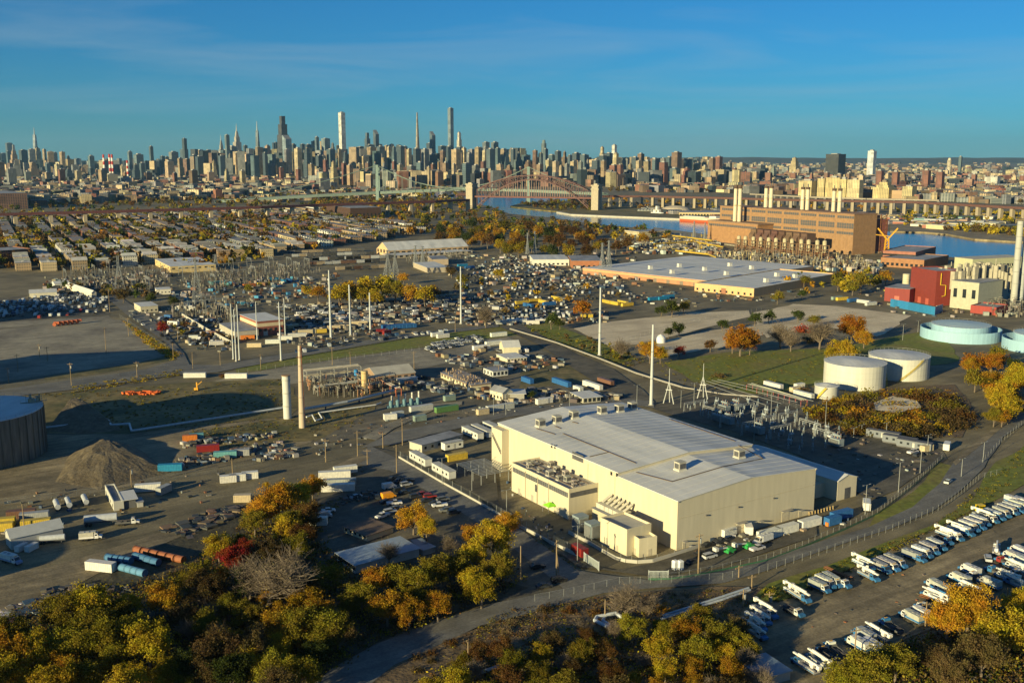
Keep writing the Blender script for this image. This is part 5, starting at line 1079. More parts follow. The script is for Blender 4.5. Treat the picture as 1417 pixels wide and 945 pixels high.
fence('dark wire fence between plant yard and warehouse road', [(466,612),(500,601),(560,588),(640,573),(700,564),(780,556),(850,549)], sp=5, pc='dark_steel')
fence('wire fence along the near edge of the pale gravel lot', [(845,480),(905,460),(960,446),(1040,432),(1060,428)], sp=7)
fence('wire fence around the switchyard and rear yard', [(1050,546),(1120,572),(1180,596),(1240,610),(1305,622)], sp=5)
# pipes
def pipe(label, pts, r=.4, z=1.2, col=(.45,.48,.5), sup=12, pxz=None):
    P = [gp(*p, z) for p in pts]; t = thing('pipeline', label, 'pipeline', *P[0]); L_ = [(x-P[0][0], y-P[0][1], z) for x, y in P]; q = MB(); q.path(L_, r, 8); part('pipe', q, 'paint', t, col)
    sm = qm('support', 'dark_steel', lambda q: (q.box(-.15,.15,-.5,.5,0,z-r), q.box(-.15,.15,-.7,.7,z-r-.1,z-r+.05)))
    for a, c in zip(L_, L_[1:]):
        l = math.hypot(c[0]-a[0], c[1]-a[1]); n = int(l//sup)
        for i in range(n): f = (i+.5)/n; link('support', sm, t, None, (a[0]+(c[0]-a[0])*f, a[1]+(c[1]-a[1])*f, 0), math.atan2(c[1]-a[1], c[0]-a[0]))
    return t
pipe('pale blue pipeline stepping past the earth mounds to the stacks', [(58,592),(150,582),(154,588),(179,586),(182,596),(300,578),(392,564)], .5)
pipe('thick silver pipe bridge running from the stacks to the process plant', [(420,566),(480,556),(545,540)], .7, 2.5, (.4,.42,.42))
pipe('white pipe with zigzag loop from the tapered stack across the grass', [(424,577),(432,574),(436,582),(446,579),(441,571),(520,560),(527,557)], .35, .9, (.6,.6,.56))
pipe('silver pipe running along the rough ground beside the truck yard', [(918,851),(960,838),(1000,825),(1036,813)], .35, .8, (.35,.4,.45))
pipe('second silver pipe laid parallel at the rough ground edge', [(915,856),(958,842),(1000,829),(1038,816)], .35, .9, (.4,.43,.46))
pipe('silver looped expansion pipe in the foreground scrub', [(848,870),(823,858),(826,853),(852,848),(856,851),(878,865)], .5, 1.4, (.5,.53,.55), 8)
pipe('second silver expansion pipe inside the loop in the foreground scrub', [(850,868),(834,858),(836,855)], .4, 1.3, (.45,.48,.5), 8)
pipe('short silver pipe in the shrubs at the bottom edge', [(650,935),(700,918)], .45, 1.0, (.5,.53,.55), 8)
pipe('long grey conveyor pipe bordering the dark road', [(706,455),(770,474),(830,496),(880,516),(945,536)], .55, 1.2, (.3,.28,.24))
pipe('grey pipe continuing past the portal frames to the field edge', [(945,536),(1000,545),(1050,549)], .4, 1.2, (.3,.28,.24))
# ================================================================== OTHER BUILDINGS
DG = (.3,.27,.22)
shed('brick_hall', 'red brick hall with a cream band under its pale flat roof', 'hall', (333,455), (357,465.5), (395,463), top=445, wall=(.26,.09,.065), wm='brick', roof='roof_white', band=(.62,.85,(.6,.48,.3)), wins=[('u',5,3,2,2),('v',3,3,2,2)], doors=[('u',.3,3,3.5,(.4,.4,.38))])
LM.append(('the brick hall with the cream band', 362, 452, 'G'))
shed('low_annex', 'low pale grey flat building joined to the left of the brick hall', 'building', (304,459), (325,471), (356,467), top=459, wall=(.4,.37,.3), roof='roof_grey', wins=[('u',4,1,1.5,1.5)])
shed('storage_hall', 'cream storage hall with wide pale roof in front of the row houses', 'hall', (215,367), (236,378), (290,371), top=369, wall=(.55,.42,.2), roof='roof_white', wins=[('v',4,-3,3,1.6),('u',7,-3,3,1.4)], doors=[('v',.5,5,4,(.3,.28,.22))])
LM.append(('the cream storage hall', 250, 370, 'G'))
shed('long_hall', 'long white roofed hall with orange lit gable end beside the wood', 'hall', (513,352), (538,354.5), (648,348), top=347, wall=(.56,.38,.2), gable='u', rise=9, roof='roof_white', wins=[('v',4,3,4,4),('u',14,2,5,3)])
shed('lean_hall', 'lower side aisle of the long white roofed hall', 'hall', (541,354.8), (543,358), (653,351), top=354, wall=(.5,.42,.3), roof='roof_white', wins=[('u',14,1,4,2)])
LM.append(('the long white roofed hall', 580, 342, 'G'))
st, U, V, H = shed('flat_store', 'huge tan store block with flat pale roof, the nearer and taller part', 'store', (981,399), (1043,411), (1156,389), top=400.5, wall=(.58,.37,.18), roof='roof_white', parap=True, wins=[('v',10,1,2,2)], doors=[('v',.5,5,5,(.3,.14,.08)),('u',.3,3,3.5,(.4,.3,.2)),('u',.7,3,3.5,(.4,.3,.2))])
shed('flat_store', 'long low brick part of the tan store with flat pale roof stretching left', 'store', (850,374), (981,398.5), (1125,377), top=389, wall=(.42,.2,.11), wm='brick', roof='roof_white', band=(.6,.85,(.5,.32,.16)), doors=[('v',f,4,3.5,(.2,.16,.12)) for f in (.1,.2,.3,.4,.55,.7,.85)])
LM.append(('the tan flat roofed store', 1000, 385, 'G'))
hvs = [('casing', hvm, 'c'), ('curb', hbm, (.5,.48,.42))]
for px, py in [(900,372),(940,369),(975,374),(1010,368),(1040,372),(1075,382),(1060,390),(1100,384),(930,378),(1005,380)]: place(hvs, 'rooftop_unit', 'white roof unit on the wide store roof', 'roof unit', *gp(px, py, 9.0), .5, 8.6, 'roof units on the store', True, {'c':(.55,.54,.5)}, 1.2)
shed('white_depot', 'low white depot with grey roof beyond the fleet yard', 'depot', (733,361), (738,368), (790,370), top=359.5, wall=(.62,.6,.52), roof='roof_white', wins=[('u',8,1.2,2.5,1.8)])
shed('brick_depot', 'low orange brick depot joined to the right of the white depot', 'depot', (786,363), (791,371), (832,370.5), top=361, wall=(.34,.14,.07), wm='brick', roof='roof_grey', wins=[('u',6,1.2,2.5,1.8)])
LM.append(('the white and brick depot', 785, 365, 'G'))
shed('yard_shed', 'small flat white roofed shed in the middle of the car yards', 'shed', (572,370), (592,378), (612,373), top=371, wall=(.4,.34,.25), roof='roof_white')
shed('yard_shed', 'small tan shed beyond the white roofed yard shed', 'shed', (592,362), (598,367), (617,364), top=359, wall=(.34,.27,.2), roof='roof_grey')
shed('yard_office', 'cream cube office beside the road near the red tree', 'office', (186,428), (195,433.5), (216,430), top=424.5, wall=(.5,.45,.33), roof='roof_white', wins=[('u',4,1.2,1.2,1.2),('v',2,1.2,1.2,1.2)])
shed('yard_office', 'white two level cabin behind the dark hedge', 'office', (215,405), (217,408), (236,406), top=401, wall=(.6,.57,.48), roof='roof_white', wins=[('u',4,1.5,1,1)])
shed('white_tent', 'long white canopy tent at the left car yard', 'tent', (36,409), (41,412.5), (79,410.5), H=4, wall=(.62,.58,.45), roof='roof_white', gable='u', rise=2)
shed('white_tent', 'white canopy tent running diagonally beside the left car yard', 'tent', (89,399), (127,412), (131,410.5), H=4, wall=(.6,.56,.45), roof='roof_white', gable='v', rise=2)
shed('white_tent', 'small pale tent above the diagonal tent', 'tent', (72,396), (76,399), (94,396), H=4, wall=(.55,.55,.5), roof='roof_white', gable='u', rise=1.5)
shed('apartment_block', 'brown brick apartment block of six storeys at the left edge', 'apartment block', (-24,362), (1,366), (54,364), top=348, wall=(.22,.095,.06), wm='brick', roof='roof_grey', parap=True, wins=[('u',16,1.5+3*i,2,1.6) for i in range(5)]+[('v',7,1.5+3*i,2,1.6) for i in range(5)])
LM.append(('the brown brick apartment block', 28, 355, 'G'))
shed('dark_block', 'large dark brown block with flat roof below the railway viaduct', 'building', (452,298), (485,303), (508,299), top=288, wall=(.07,.04,.03), wm='brick', roof='roof_grey', wins=[('v',12,4,3,6),('u',8,4,3,6)])
shed('cream_block', 'cream low apartment block by the river trees', 'apartment block', (879,326), (884,329), (929,327), top=321, wall=(.5,.43,.28), wm='house_wall', roof='roof_grey')
shed('brown_slab', 'wide reddish brown slab block at the left edge beyond the viaduct', 'apartment block', (-30,285), (0,290), (27,287), top=268, wall=(.3,.17,.11), wm='facade', roof='roof_grey')
# process plant in the middle
shed('process_house', 'pale roofed process building on brown frames', 'process building', (509,522), (521,532), (575,526), top=521, wall=(.3,.2,.13), gable='u', rise=3, roof='concrete', wins=[('u',6,2,2,1.5)])
shed('canopy_shed', 'low white canopy in front of the pale roofed process building', 'shed', (549,527), (553,532), (578,528), top=526, wall=(.6,.58,.5), roof='roof_white')
shed('pump_house', 'long pump house with a roof crowded by pipes', 'pump house', (610,523), (652,541), (671,534), top=533, wall=(.52,.46,.32), roof='roof_grey', wins=[('v',10,1.2,1.4,1.2)], band=(.8,1.0,(.2,.13,.09)))
rr = random.Random(9); q = MB(); o, an_, U, V, H = rect3((610,523), (652,541), (671,534), 533)
for i in range(60): x, y = rr.uniform(.5, U-.5), rr.uniform(.5, V-.5); q.cyl(x, y, H+.1, H+rr.uniform(.6,2.2), rr.uniform(.15,.5), None, 6)
for i in range(12): y = V*(i+.5)/12; q.bar((.5,y,H+1), (U-.5,y,H+1), .18)
tag(link('roof_pipework', q.mesh('roof_pipework', 'matte'), None, (.3,.22,.15), (o.x, o.y, 0), an_), 'tangle of brown and grey pipes on the long pump house roof', 'pipework')
shed('gabled_workshop', 'cream gabled workshop with white canopy at the plant yard', 'workshop', (678,551), (695.5,556), (712,554), top=544, wall=(.58,.53,.38), gable='v', rise=2, roof='roof_grey', doors=[('u',.5,3,3.2,(.35,.33,.28))], wins=[('v',4,1.2,1.2,1.2)])
shed('open_canopy', 'white flat canopy standing right of the cream gabled workshop', 'canopy', (705,549), (706,555), (725,553), top=545, wall=(.3,.29,.26), roof='roof_white', over=1)
shed('site_office', 'small office with bright white roof and dark windows behind the warehouse', 'office', (791,551), (807,559), (828,555), top=551, wall=(.4,.38,.3), roof='roof_white', wins=[('u',4,.8,1.6,1.8),('v',3,.8,1.6,1.8)], over=.8)
shed('gabled_workshop', 'tall cream workshop with pale gable at the bend of the dark road', 'workshop', (691,484), (697,490), (718,487), top=481, wall=(.6,.55,.38), gable='u', rise=3, roof='roof_white')
shed('low_workshop', 'low pale workshop in front of the tall cream workshop', 'workshop', (687,496), (702,503), (725,499), top=497, wall=(.55,.5,.37), roof='roof_white', wins=[('u',6,1,1.2,1.2)])
shed('machine_unit', 'small white machine building with roof fans in the works yard', 'machine house', (669,517), (682,522), (699,518), top=514, wall=(.55,.55,.5), roof='roof_grey', wins=[('u',4,.8,1.4,1.8),('v',3,.8,1.4,1.8)])
# lower contractor lot
shed('brown_shed', 'cream walled shed with brown flat roof in the contractor lot', 'shed', (476,737), (508,750), (556,742), top=742.5, wall=(.55,.47,.3), roof='matte', rcol=(.15,.105,.075), wins=[('v',5,1,1,1.2)], over=.4)
shed('blue_shed', 'long shed with ribbed blue grey sloping roof under the trees', 'shed', (454,781), (492,795), (580,771), top=782, wall=(.42,.42,.38), roof='ribbed_y', rcol=(.3,.36,.42), wins=[('v',9,1.2,1.3,1.2)], over=.5)
LM.append(('the blue roofed shed', 515, 768, 'G'))
shed('blue_shed', 'small blue roofed annex at the right end of the long shed', 'shed', (570,756), (577,763), (588,758), top=759, wall=(.3,.3,.28), roof='ribbed_y', rcol=(.2,.26,.32))
shed('blue_shed', 'lower small blue roofed annex nearest the pale bush', 'shed', (579,764), (586,770), (602,765), top=767, wall=(.3,.3,.28), roof='ribbed_y', rcol=(.22,.28,.34))
# container and trailer kinds -------------------------------------------------
def cont_mesh(Lc, Hc, Wc=2.44):
    q = MB(); q.box(-Lc/2, Lc/2, -Wc/2, Wc/2, .15, Hc); n = int(Lc/.6)
    for i in range(n):
        x = -Lc/2+.3+i*.6; q.box(x-.14, x+.14, -Wc/2-.04, Wc/2+.04, .3, Hc-.15)
    return q.mesh('body', 'paint')
CONT = {L_: cont_mesh(L_, 2.75) for L_ in (6, 9, 12, 15)}
DOORM = {L_: qm('door', 'paint', lambda q: (q.box(L_/2, L_/2+.06, -1.1, -.05, .3, 2.6), q.box(L_/2, L_/2+.06, .05, 1.1, .3, 2.6))) for L_ in (6, 9, 12, 15)}
CCOL = {'green':(.1,.2,.07),'grey green':(.2,.26,.22),'white':(.62,.61,.55),'pale':(.42,.43,.4),'blue':(.03,.12,.3),'bright blue':(.02,.18,.33),'brown':(.17,.09,.06),'red':(.2,.02,.018),'tan':(.5,.41,.26),'yellow':(.5,.36,.05),'orange':(.5,.16,.03),'teal':(.12,.3,.32),'grey':(.3,.31,.3)}
def container(px, py, col, L_, rot, where, desc='steel container', sc=1.0, z=0):
    X, Y = gp(px, py, z); place([('body', CONT[L_], 'c', (0,0,0), [('door', DOORM[L_], 'c')])], 'shipping_container', f'{col} {desc} {where}', 'container', X, Y, rot, .25+z, 'steel containers and boxes', True, {'c':jit(CCOL[col], .08)}, sc)
OFFB = {L_: qm('body', 'ribbed_x', lambda q: q.box(-L_/2, L_/2, -1.5, 1.5, .6, 3.3)) for L_ in (9, 14)}
OFFR = {L_: qm('roof', 'matte', lambda q: q.prof([(-L_/2-.15,3.31),(L_/2+.15,3.31),(L_/2+.1,3.5),(-L_/2-.1,3.5)], -1.65, 1.65)) for L_ in (9, 14)}
OFFS = {L_: qm('skirt', 'dark_steel', lambda q: q.box(-L_/2+.2, L_/2-.2, -1.4, 1.4, .05, .6)) for L_ in (9, 14)}
OW = qm('window', 'glass', lambda q: (q.box(-.5,.5,-1.54,-1.5,1.6,2.5), q.box(-.5,.5,1.5,1.54,1.6,2.5))); OD = qm('door', 'matte', lambda q: q.box(-.45,.45,-1.55,-1.5,.7,2.7))
def office(px, py, rot, where, col=(.6,.6,.55), L_=14, roof=(.4,.4,.38), sc=1.0, desc='white office trailer'):
    X, Y = gp(px, py); ws = [('window', OW, None, (x,0,0)) for x in ([-5,-2.2,2.2,5] if L_ == 14 else [-2.8,2.8])]
    place([('body', OFFB[L_], 'c', (0,0,0), ws+[('door', OD, (.5,.48,.42))]), ('roof', OFFR[L_], 'r'), ('skirt', OFFS[L_], None)], 'office_trailer', f'{desc} {where}', 'office trailer', X, Y, rot, .15, 'office trailers', True, {'c':col,'r':roof}, sc)
VA = dirv((564,630), (632,668)); UA = WA
for a in [(582,641,VA,'along the block wall, upper of two in line'),(614,658,VA,'along the block wall, lower of two in line'),(654,605,VA,'parked behind the warehouse corner, left of three'),(667,602,VA,'parked behind the warehouse corner, middle of three'),(683,598,VA,'parked behind the warehouse corner, right of three')]: office(*a)
office(626,622,UA+.05,'in the yard beside the yellow generator',L_=9,desc='short white office trailer')
shed('yard_building', 'long low tan building with flat grey roof behind the white trailers', 'building', (577,618), (584,626), (640,611), top=616, wall=(.45,.42,.33), roof='roof_grey', wins=[('u',6,1,1.2,1.2)])
container(632,637,'yellow',9,UA,'with rounded ends beside the white trailers','generator housing',1.0)
for a in [(618,570,'green',12,UA,'at the plant yard'),(622,555,'grey green',6,UA,'above the green container'),(583,569,'pale',12,UA,'left of the green container'),(581,583,'grey green',6,UA,'standing alone below the pale container'),(540,581,'white',6,UA-.2,'on the drive below the small round tanks'),(550,578,'pale',6,UA,'right of the white box on the drive'),(753,559,'white',9,UA,'by the warehouse back wall'),
   (668,574,'tan',6,UA,'at the left end of the block row'),(685,569,'pale',9,UA,'in the middle of the block row'),(703,566,'pale',6,UA,'at the right end of the block row'),(820,537,'white',15,VA,'in the upper plant yard'),(777,533,'blue',15,VA,'in the upper plant yard'),(800,542,'white',6,VA,'below the blue container'),(838,532,'brown',12,VA,'by the dark road bend'),(730,530,'blue',9,VA,'beside the round pressure vessel'),
   (605,466,'white',9,UA,'on the grass strip, left of a pair'),(613,468,'white',9,UA,'on the grass strip, right of a pair'),(666,484,'white',12,UA,'in the works yard, left of a pair'),(683,478,'white',12,UA,'in the works yard, right of a pair'),(712,501,'white',9,UA,'beside the low workshop'),
   (270,523,'white',12,.05,'on the field edge, left of a pair'),(327,524,'white',12,.05,'on the field edge, right of a pair'),(263,611,'orange',6,.3,'below the grass patch'),(272,609,'teal',6,.3,'beside the orange container'),(288,625,'red',9,.3,'open topped in the brown yard'),(236,652,'bright blue',9,.15,'at the railing in the brown yard'),(312,634,'teal',9,.2,'in the scrap row'),(335,631,'grey',6,.2,'in the scrap row'),
   (316,668,'white',6,.32,'on the verge, left of three'),(329,666,'white',6,.32,'on the verge, middle of three'),(346,663,'white',6,.32,'on the verge, right of three'),(140,790,'white',9,-.25,'beside the blue drums'),(336,695,'tan',6,.1,'at the track edge near the amber trees'),(205,680,'white',9,.25,'behind the open shed'),(227,683,'grey',6,1.2,'right of the open shed'),(30,717,'brown',9,.3,'at the railing by the yellow skips'),(48,720,'grey',9,.3,'beside the brown container'),(8,728,'yellow',6,.3,'skip at the left edge, upper'),(5,735,'yellow',6,.3,'skip at the left edge, lower'),(50,730,'yellow',9,.3,'long low skip behind the arched roof'),
   (468,680,'white',12,.12,'graffitied along the contractor lot edge'),(470,673,'grey',12,.12,'behind the graffitied box'),(463,662,'white',12,.2,'at the top of the contractor lot'),(478,655,'white',9,.4,'at the tip of the contractor lot'),(434,727,'white',9,.05,'under the amber trees in the lot'),(1007,742,'white',6,UA+.1,'against the front wall, left of several'),(1021,735,'tan',6,UA+.1,'against the front wall'),(1035,737,'white',6,UA+.9,'upright beside the front wall'),
   (1064,745,'white',9,UA,'inside the fence, first of three'),(1088,738,'white',9,UA,'inside the fence, second of three'),(1120,729,'white',9,UA,'inside the fence, third of three'),(1164,718,'blue',9,UA,'skip inside the fence corner'),(1152,726,'blue',6,UA,'low skip below the blue skip'),(1148,728,'orange',6,UA,'small box below the blue skips','steel box',.5),(1199,704,'white',6,UA+.7,'by the rear annex lamp post'),(802,768,'red',6,VA,'skip behind the slatted gate'),
   (1070,537,'white',12,VA,'beside the red scaffold, upper'),(1112,550,'white',12,VA,'beside the red scaffold, lower'),(1137,548,'pale',6,VA,'under the small grey tank'),(1106,538,'white',6,UA,'left of the small grey tank'),(1100,543,'tan',6,UA,'between the white trailers by the tanks'),(1310,622,'white',6,UA+.5,'on the corner by the road, with dark roof'),(1282,625,'tan',6,UA,'hut by the rear fence gate')]:
    container(*a[:5], a[5], *(a[6:] if len(a) > 6 else ()))
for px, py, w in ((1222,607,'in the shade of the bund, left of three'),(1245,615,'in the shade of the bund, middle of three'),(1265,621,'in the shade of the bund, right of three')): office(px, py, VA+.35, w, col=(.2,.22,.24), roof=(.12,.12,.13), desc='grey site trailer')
for i in range(9):
    px = 532+i*5.0; container(px, 456-i*.35, 'blue', 6, UA+1.57, 'in the tight row at the salvage yard', 'skip')
for px, py, c in [(740,418,'yellow'),(752,420,'yellow'),(770,415,'yellow'),(783,417,'tan'),(722,421,'yellow'),(731,425,'blue'),(760,423,'blue'),(840,420,'yellow'),(850,422,'yellow'),(862,421,'yellow'),(868,424,'yellow'),(905,416,'bright blue'),(918,415,'bright blue'),(925,413,'bright blue'),(690,385,'tan'),(700,388,'white'),(1195,420,'pale'),(1180,418,'blue'),(1165,416,'yellow'),(1205,423,'pale'),(1158,415,'grey green'),(380,388,'bright blue'),(392,391,'bright blue'),(400,390,'blue'),(292,394,'teal'),(305,393,'teal'),(315,395,'teal'),(325,396,'brown'),(345,397,'orange'),(365,395,'yellow'),(650,372,'blue'),(640,369,'bright blue')]:
    container(px, py, c, 12, R.choice([UA, VA])+R.gauss(0,.05), 'in the yards')
# tank trailers and shed in the lower left yard
shed('arched_shed', 'grey arched roof shed in the lower left yard', 'shed', (14,752), (16,762), (88,746), H=4, wall=(.4,.4,.38), gable='u', rise=2, roof='ribbed_x', rcol=(.36,.38,.4))
shed('block_shed', 'long narrow pale block shed with flat roof by the yard railing', 'shed', (146,684), (158,708), (171,704), top=697, wall=(.46,.45,.4), roof='roof_grey', parap=True, wins=[('v',4,1,1,1)])
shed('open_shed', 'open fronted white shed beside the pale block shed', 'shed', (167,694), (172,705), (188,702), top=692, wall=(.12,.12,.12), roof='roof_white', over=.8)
shed('open_shed', 'small white lean-to box right of the open fronted shed', 'shed', (187,697), (190,703), (198,701), top=696, wall=(.45,.44,.4), roof='roof_grey')
TANKB = qm('tank', 'paint', lambda q: q.tube((-4.6,0,2.2), (4.6,0,2.2), 1.15, 1.15, 14)); TFR = qm('frame', 'dark_steel', lambda q: (q.box(-4.8,4.8,-.5,.5,.8,1.05), q.box(3.2,3.5,-.8,.8,.1,.8)))
TT = [('tank', TANKB, 'c'), ('frame', TFR, None)]+[('wheel', WHB, None, (x,y,.5)) for x in (-4,-2.9) for y in (-1,1)]
for px, py, r, w in [(79,705,-1.05,'parked on end at the railing, left of three'),(95,702,-1.05,'parked on end at the railing, middle of three'),(118,698,-1.05,'parked on end at the railing, right of three'),(73,752,.25,'in front of the arched shed')]: place(TT, 'tank_trailer', f'silver tank trailer {w}', 'tank trailer', *gp(px, py), r, .3, 'tank trailers', True, {'c':(.42,.44,.46)}, .8)
place(TT, 'tank_trailer', 'long silver tank trailer coupled to a white tractor cab', 'tank trailer', *gp(140,727), .28, .3, 'tank trailers', True, {'c':(.4,.42,.45)}, 1.1)
truck(177, 722, 'flat', .28, 'coupled to the long silver tank trailer', 'white', WHT, desc='white tractor unit')
truck(126, 743, 'box', .2, 'on the dirt track', 'white', WHT, (.4,.38,.32), desc='white truck with tan canvas box body')
truck(16, 775, 'box', -.5, 'at the left edge of the yard', 'white', (.25,.3,.42), (.6,.6,.54), desc='white box truck with blue bonnet')
for px, w in ((30,'left of two'),(44,'right of two')): container(px, 762, 'white', 6, 1.3, f'small cubic tank in front of the arched shed, {w}', 'box', .7)
truck(1055, 747, 'box', UA+math.pi, 'inside the warehouse fence', 'white', WHT, WHT, desc='white box truck')
# drums
DR = qm('shell', 'paint', lambda q: q.ycyl(0, 1.1, 1.1, -1.4, 1.4, 14)); DRR = qm('rim', 'paint', lambda q: (q.ycyl(0,1.1,1.18,-1.45,-1.2,14), q.ycyl(0,1.1,1.18,1.2,1.45,14)))
DRD = dirv((192,766),(250,780))-math.pi/2
def drum(px, py, col, w, s=1.0): place([('shell', DR, 'c'), ('rim', DRR, 'r')], 'steel_drum', f'{w}', 'drum', *gp(px, py), DRD, .2, 'big drums and pipe rings', True, {'c':col,'r':tuple(v*.7 for v in col)}, s)
for i in range(6): drum(192+i*11.5, 766+i*2.6, (.27,.1,.045), 'rusty orange pipe ring in the long row')
for i in range(4): drum(153+i*8, 777+i*1.2, (.06,.16,.3), 'blue steel drum in the upper row')
for i in range(4): drum(172+i*8, 791+i*2.2, (.1,.24,.38), 'pale blue steel drum in the lower row')
for i in range(4): drum(191+i*8, 775+i*2.5, (.05,.14,.26), 'dark blue steel drum in the middle row')
# odd pieces
q = MB()
for i in range(26):
    x, y = R.uniform(-9, 9), R.uniform(-3, 3); q.obox(x, y, R.uniform(2,4), .5, 0, R.uniform(.5,1.0), R.uniform(0,3)); q.obox(x+1, y, .5, 2, 0, .8, R.uniform(0,3))
tag(link('barrier_pile', q.mesh('barrier_pile', 'matte'), None, (.6,.13,.03), gp(195,545)+(.3,)), 'pile of orange plastic barriers on the shaded grass field', 'barriers')
q = MB(); q.box(-1,1,-1,1,0,1.2); q.obox(.3,0,.6,.6,1.2,4,0); q.bar((0,0,2),(3,0,4.5),.3); tag(link('excavator', q.mesh('excavator', 'paint'), None, (.6,.3,.03), gp(272,540)+(.3,)), 'small orange digger standing at the field edge', 'digger')
bar_ = qm('barrier', 'matte', lambda q: q.prof([(-1,0),(1,0),(.7,1),(-.7,1)], -.2, .2))
for i in range(6): place([('roller', qm('roller', 'paint', lambda q: (q.ycyl(0,1,1,-1,1,10), q.box(-.4,2.4,-.7,.7,1.2,2.4))), 'c')], 'cable_reel', 'orange cable reel carrier in a row beside the car yard', 'reel', *gp(76+i*6.2, 451.5-i*.7), .2, .2, 'orange reel carriers', True, {'c':(.45,.12,.05)}, 1.3)
for px, w in ((934,'left'),(941,'right')): place([('cabin', qm('cabin', 'paint', lambda q: q.box(-.6,.6,-.6,.6,0,2.2)), (.6,.62,.62)), ('roof', qm('roof', 'paint', lambda q: q.obox(0,0,1.3,1.3,2.2,2.5,0,.7)), (.7,.7,.7))], 'portable_toilet', f'white portable toilet behind the wire fence, {w} of two', 'toilet', *gp(px, 789), WA, .2, None, True, scale=1.2)
LIFT = [('chassis', qm('chassis', 'paint', lambda q: (q.box(-1.6,1.6,-1,1,.4,1.4), q.box(-1.2,.2,-.9,.9,1.4,2.1))), (.03,.28,.07)), ('arm', qm('arm', 'paint', lambda q: (q.bar((-1,0,2),(-5.5,0,2.6),.4), q.box(-6.6,-5.5,-.8,.8,2.0,3.1))), (.55,.55,.5))]+[('wheel', WHB, None, (x,y,.5)) for x in (-1.1,1.1) for y in (-.95,.95)]
for px, py, w in ((1010,766,'left of two by the front wall'),(1036,760,'right of two by the front wall')): place(LIFT, 'boom_lift', f'green boom lift with pale arm, {w}', 'boom lift', *gp(px, py), UA, .25)
place([('canopy', qm('canopy', 'matte', lambda q: q.add([(-1.6,-1.6,2),(1.6,-1.6,2),(1.6,1.6,2),(-1.6,1.6,2),(0,0,3)], [(0,1,4),(1,2,4),(2,3,4),(3,0,4)])), (.25,.65,.03)), ('leg', qm('leg', 'steel', lambda q: [q.cyl(x,y,0,2,.05,None,5) for x in (-1.5,1.5) for y in (-1.5,1.5)]), None)], 'pop_up_tent', 'bright lime green pop up tent against the annex wall', 'tent', *gp(761,709), WA, .25, scale=1.2, auto=False)
q = MB()
for i in range(9): q.bar((-6+i*1.5,-.4,0), (-5+i*1.5,.5,.6), .3)
tag(link('timber_stack', q.mesh('timber_stack', 'matte'), None, (.5,.36,.16), (*gp(1135,709), .3), UA), 'stack of tan timber beams at the corner of the warehouse wall', 'timber')
tag(link('yellow_box', qm('yellow_box', 'paint', lambda q: (q.box(-1.3,1.3,-.9,.9,0,2.2), q.box(-1.35,1.35,-.95,.95,2.2,2.35))), None, (.65,.45,.02), (*gp(1356,708), .3), .4), 'bright yellow cabinet on the grass verge above the truck rows', 'cabinet')
q = MB(); q.cyl(0,0,0,3.0,3.3,3.2,18); 
for i in range(5): q.cyl(0,0,3.0+i*.5,3.5+i*.5,3.2*math.cos(i*.3),3.2*math.cos((i+1)*.3),18)
dm = tag(link('white_dome', q.mesh('white_dome', 'paint', smooth=False), None, (.7,.7,.67), (*gp(914,474), 0)), 'round white domed tank on the pale gravel lot', 'tank')
# storage tanks
def tank(label, px, ybase, ytop, halfw, col, ring=None, name='storage_tank', stair=None, roofc=None, outer=None, roofm='roof_white', wall='wall'):
    fx, fy = gp(px, ybase); D = math.hypot(fy, HC); r = halfw*D/FPX; X, Y = fx*(1+r/fy), fy+r; r = halfw*math.hypot(Y, HC)/FPX; H = hgt(ytop, fx, fy)
    t = thing(name, label, 'tank', X, Y); q = MB(); q.cyl(0,0,0,H,r,r,48); part('shell', q, wall, t, col, smooth=False)
    q = MB(); q.cyl(0,0,H+.02,H+.25,r+.2,r+.2,48); q.cyl(0,0,H+.251,H+1.2,r,r*.1,48); part('roof', q, roofm, t, roofc)
    n = max(2, int(H/2.6))
    for i in range(1, n): q = MB(); q.cyl(0,0,H*i/n-.06,H*i/n+.06,r+.04,r+.04,48,False); part('course_ring', q, wall, t, tuple(v*.85 for v in col))
    q = MB()
    for i in range(40): a = 2*math.pi*i/40; q.cyl((r+.1)*math.cos(a),(r+.1)*math.sin(a),H+.25,H+1.3,.05,None,4,False)
    for i in range(40): a = 2*math.pi*i/40; b_ = 2*math.pi*(i+1)/40; q.bar(((r+.1)*math.cos(a),(r+.1)*math.sin(a),H+1.3),((r+.1)*math.cos(b_),(r+.1)*math.sin(b_),H+1.3),.06)
    part('rim_railing', q, 'steel', t)
    if stair is not None:
        q = MB(); n = 22
        for i in range(n):
            a = stair[0]+(stair[1]-stair[0])*i/n; q.obox((r+.5)*math.cos(a),(r+.5)*math.sin(a),.9,1.0,H*i/n,H*i/n+.25,a); b_ = stair[0]+(stair[1]-stair[0])*(i+1)/n
            q.bar(((r+.95)*math.cos(a),(r+.95)*math.sin(a),H*i/n+1.1),((r+.95)*math.cos(b_),(r+.95)*math.sin(b_),H*(i+1)/n+1.1),.12)
        part('spiral_stair', q, 'matte', t, (.5,.38,.06))
    if outer:
        ro = outer[0]*math.hypot(Y, HC)/FPX; ho = outer[1]; q = MB(); n = 48
        for rr_ in (ro, ro-.4): q.add([(rr_*math.cos(2*math.pi*i/n),rr_*math.sin(2*math.pi*i/n),z) for z in (0,ho) for i in range(n)], [(i,(i+1)%n,n+(i+1)%n,n+i) for i in range(n)])
        q.add([(k*math.cos(2*math.pi*i/n),k*math.sin(2*math.pi*i/n),ho) for k in (ro,ro-.4) for i in range(n)], [(i,(i+1)%n,n+(i+1)%n,n+i) for i in range(n)])
        part('outer_wall', q, 'wall', t, col)
    return t, X, Y, r, H
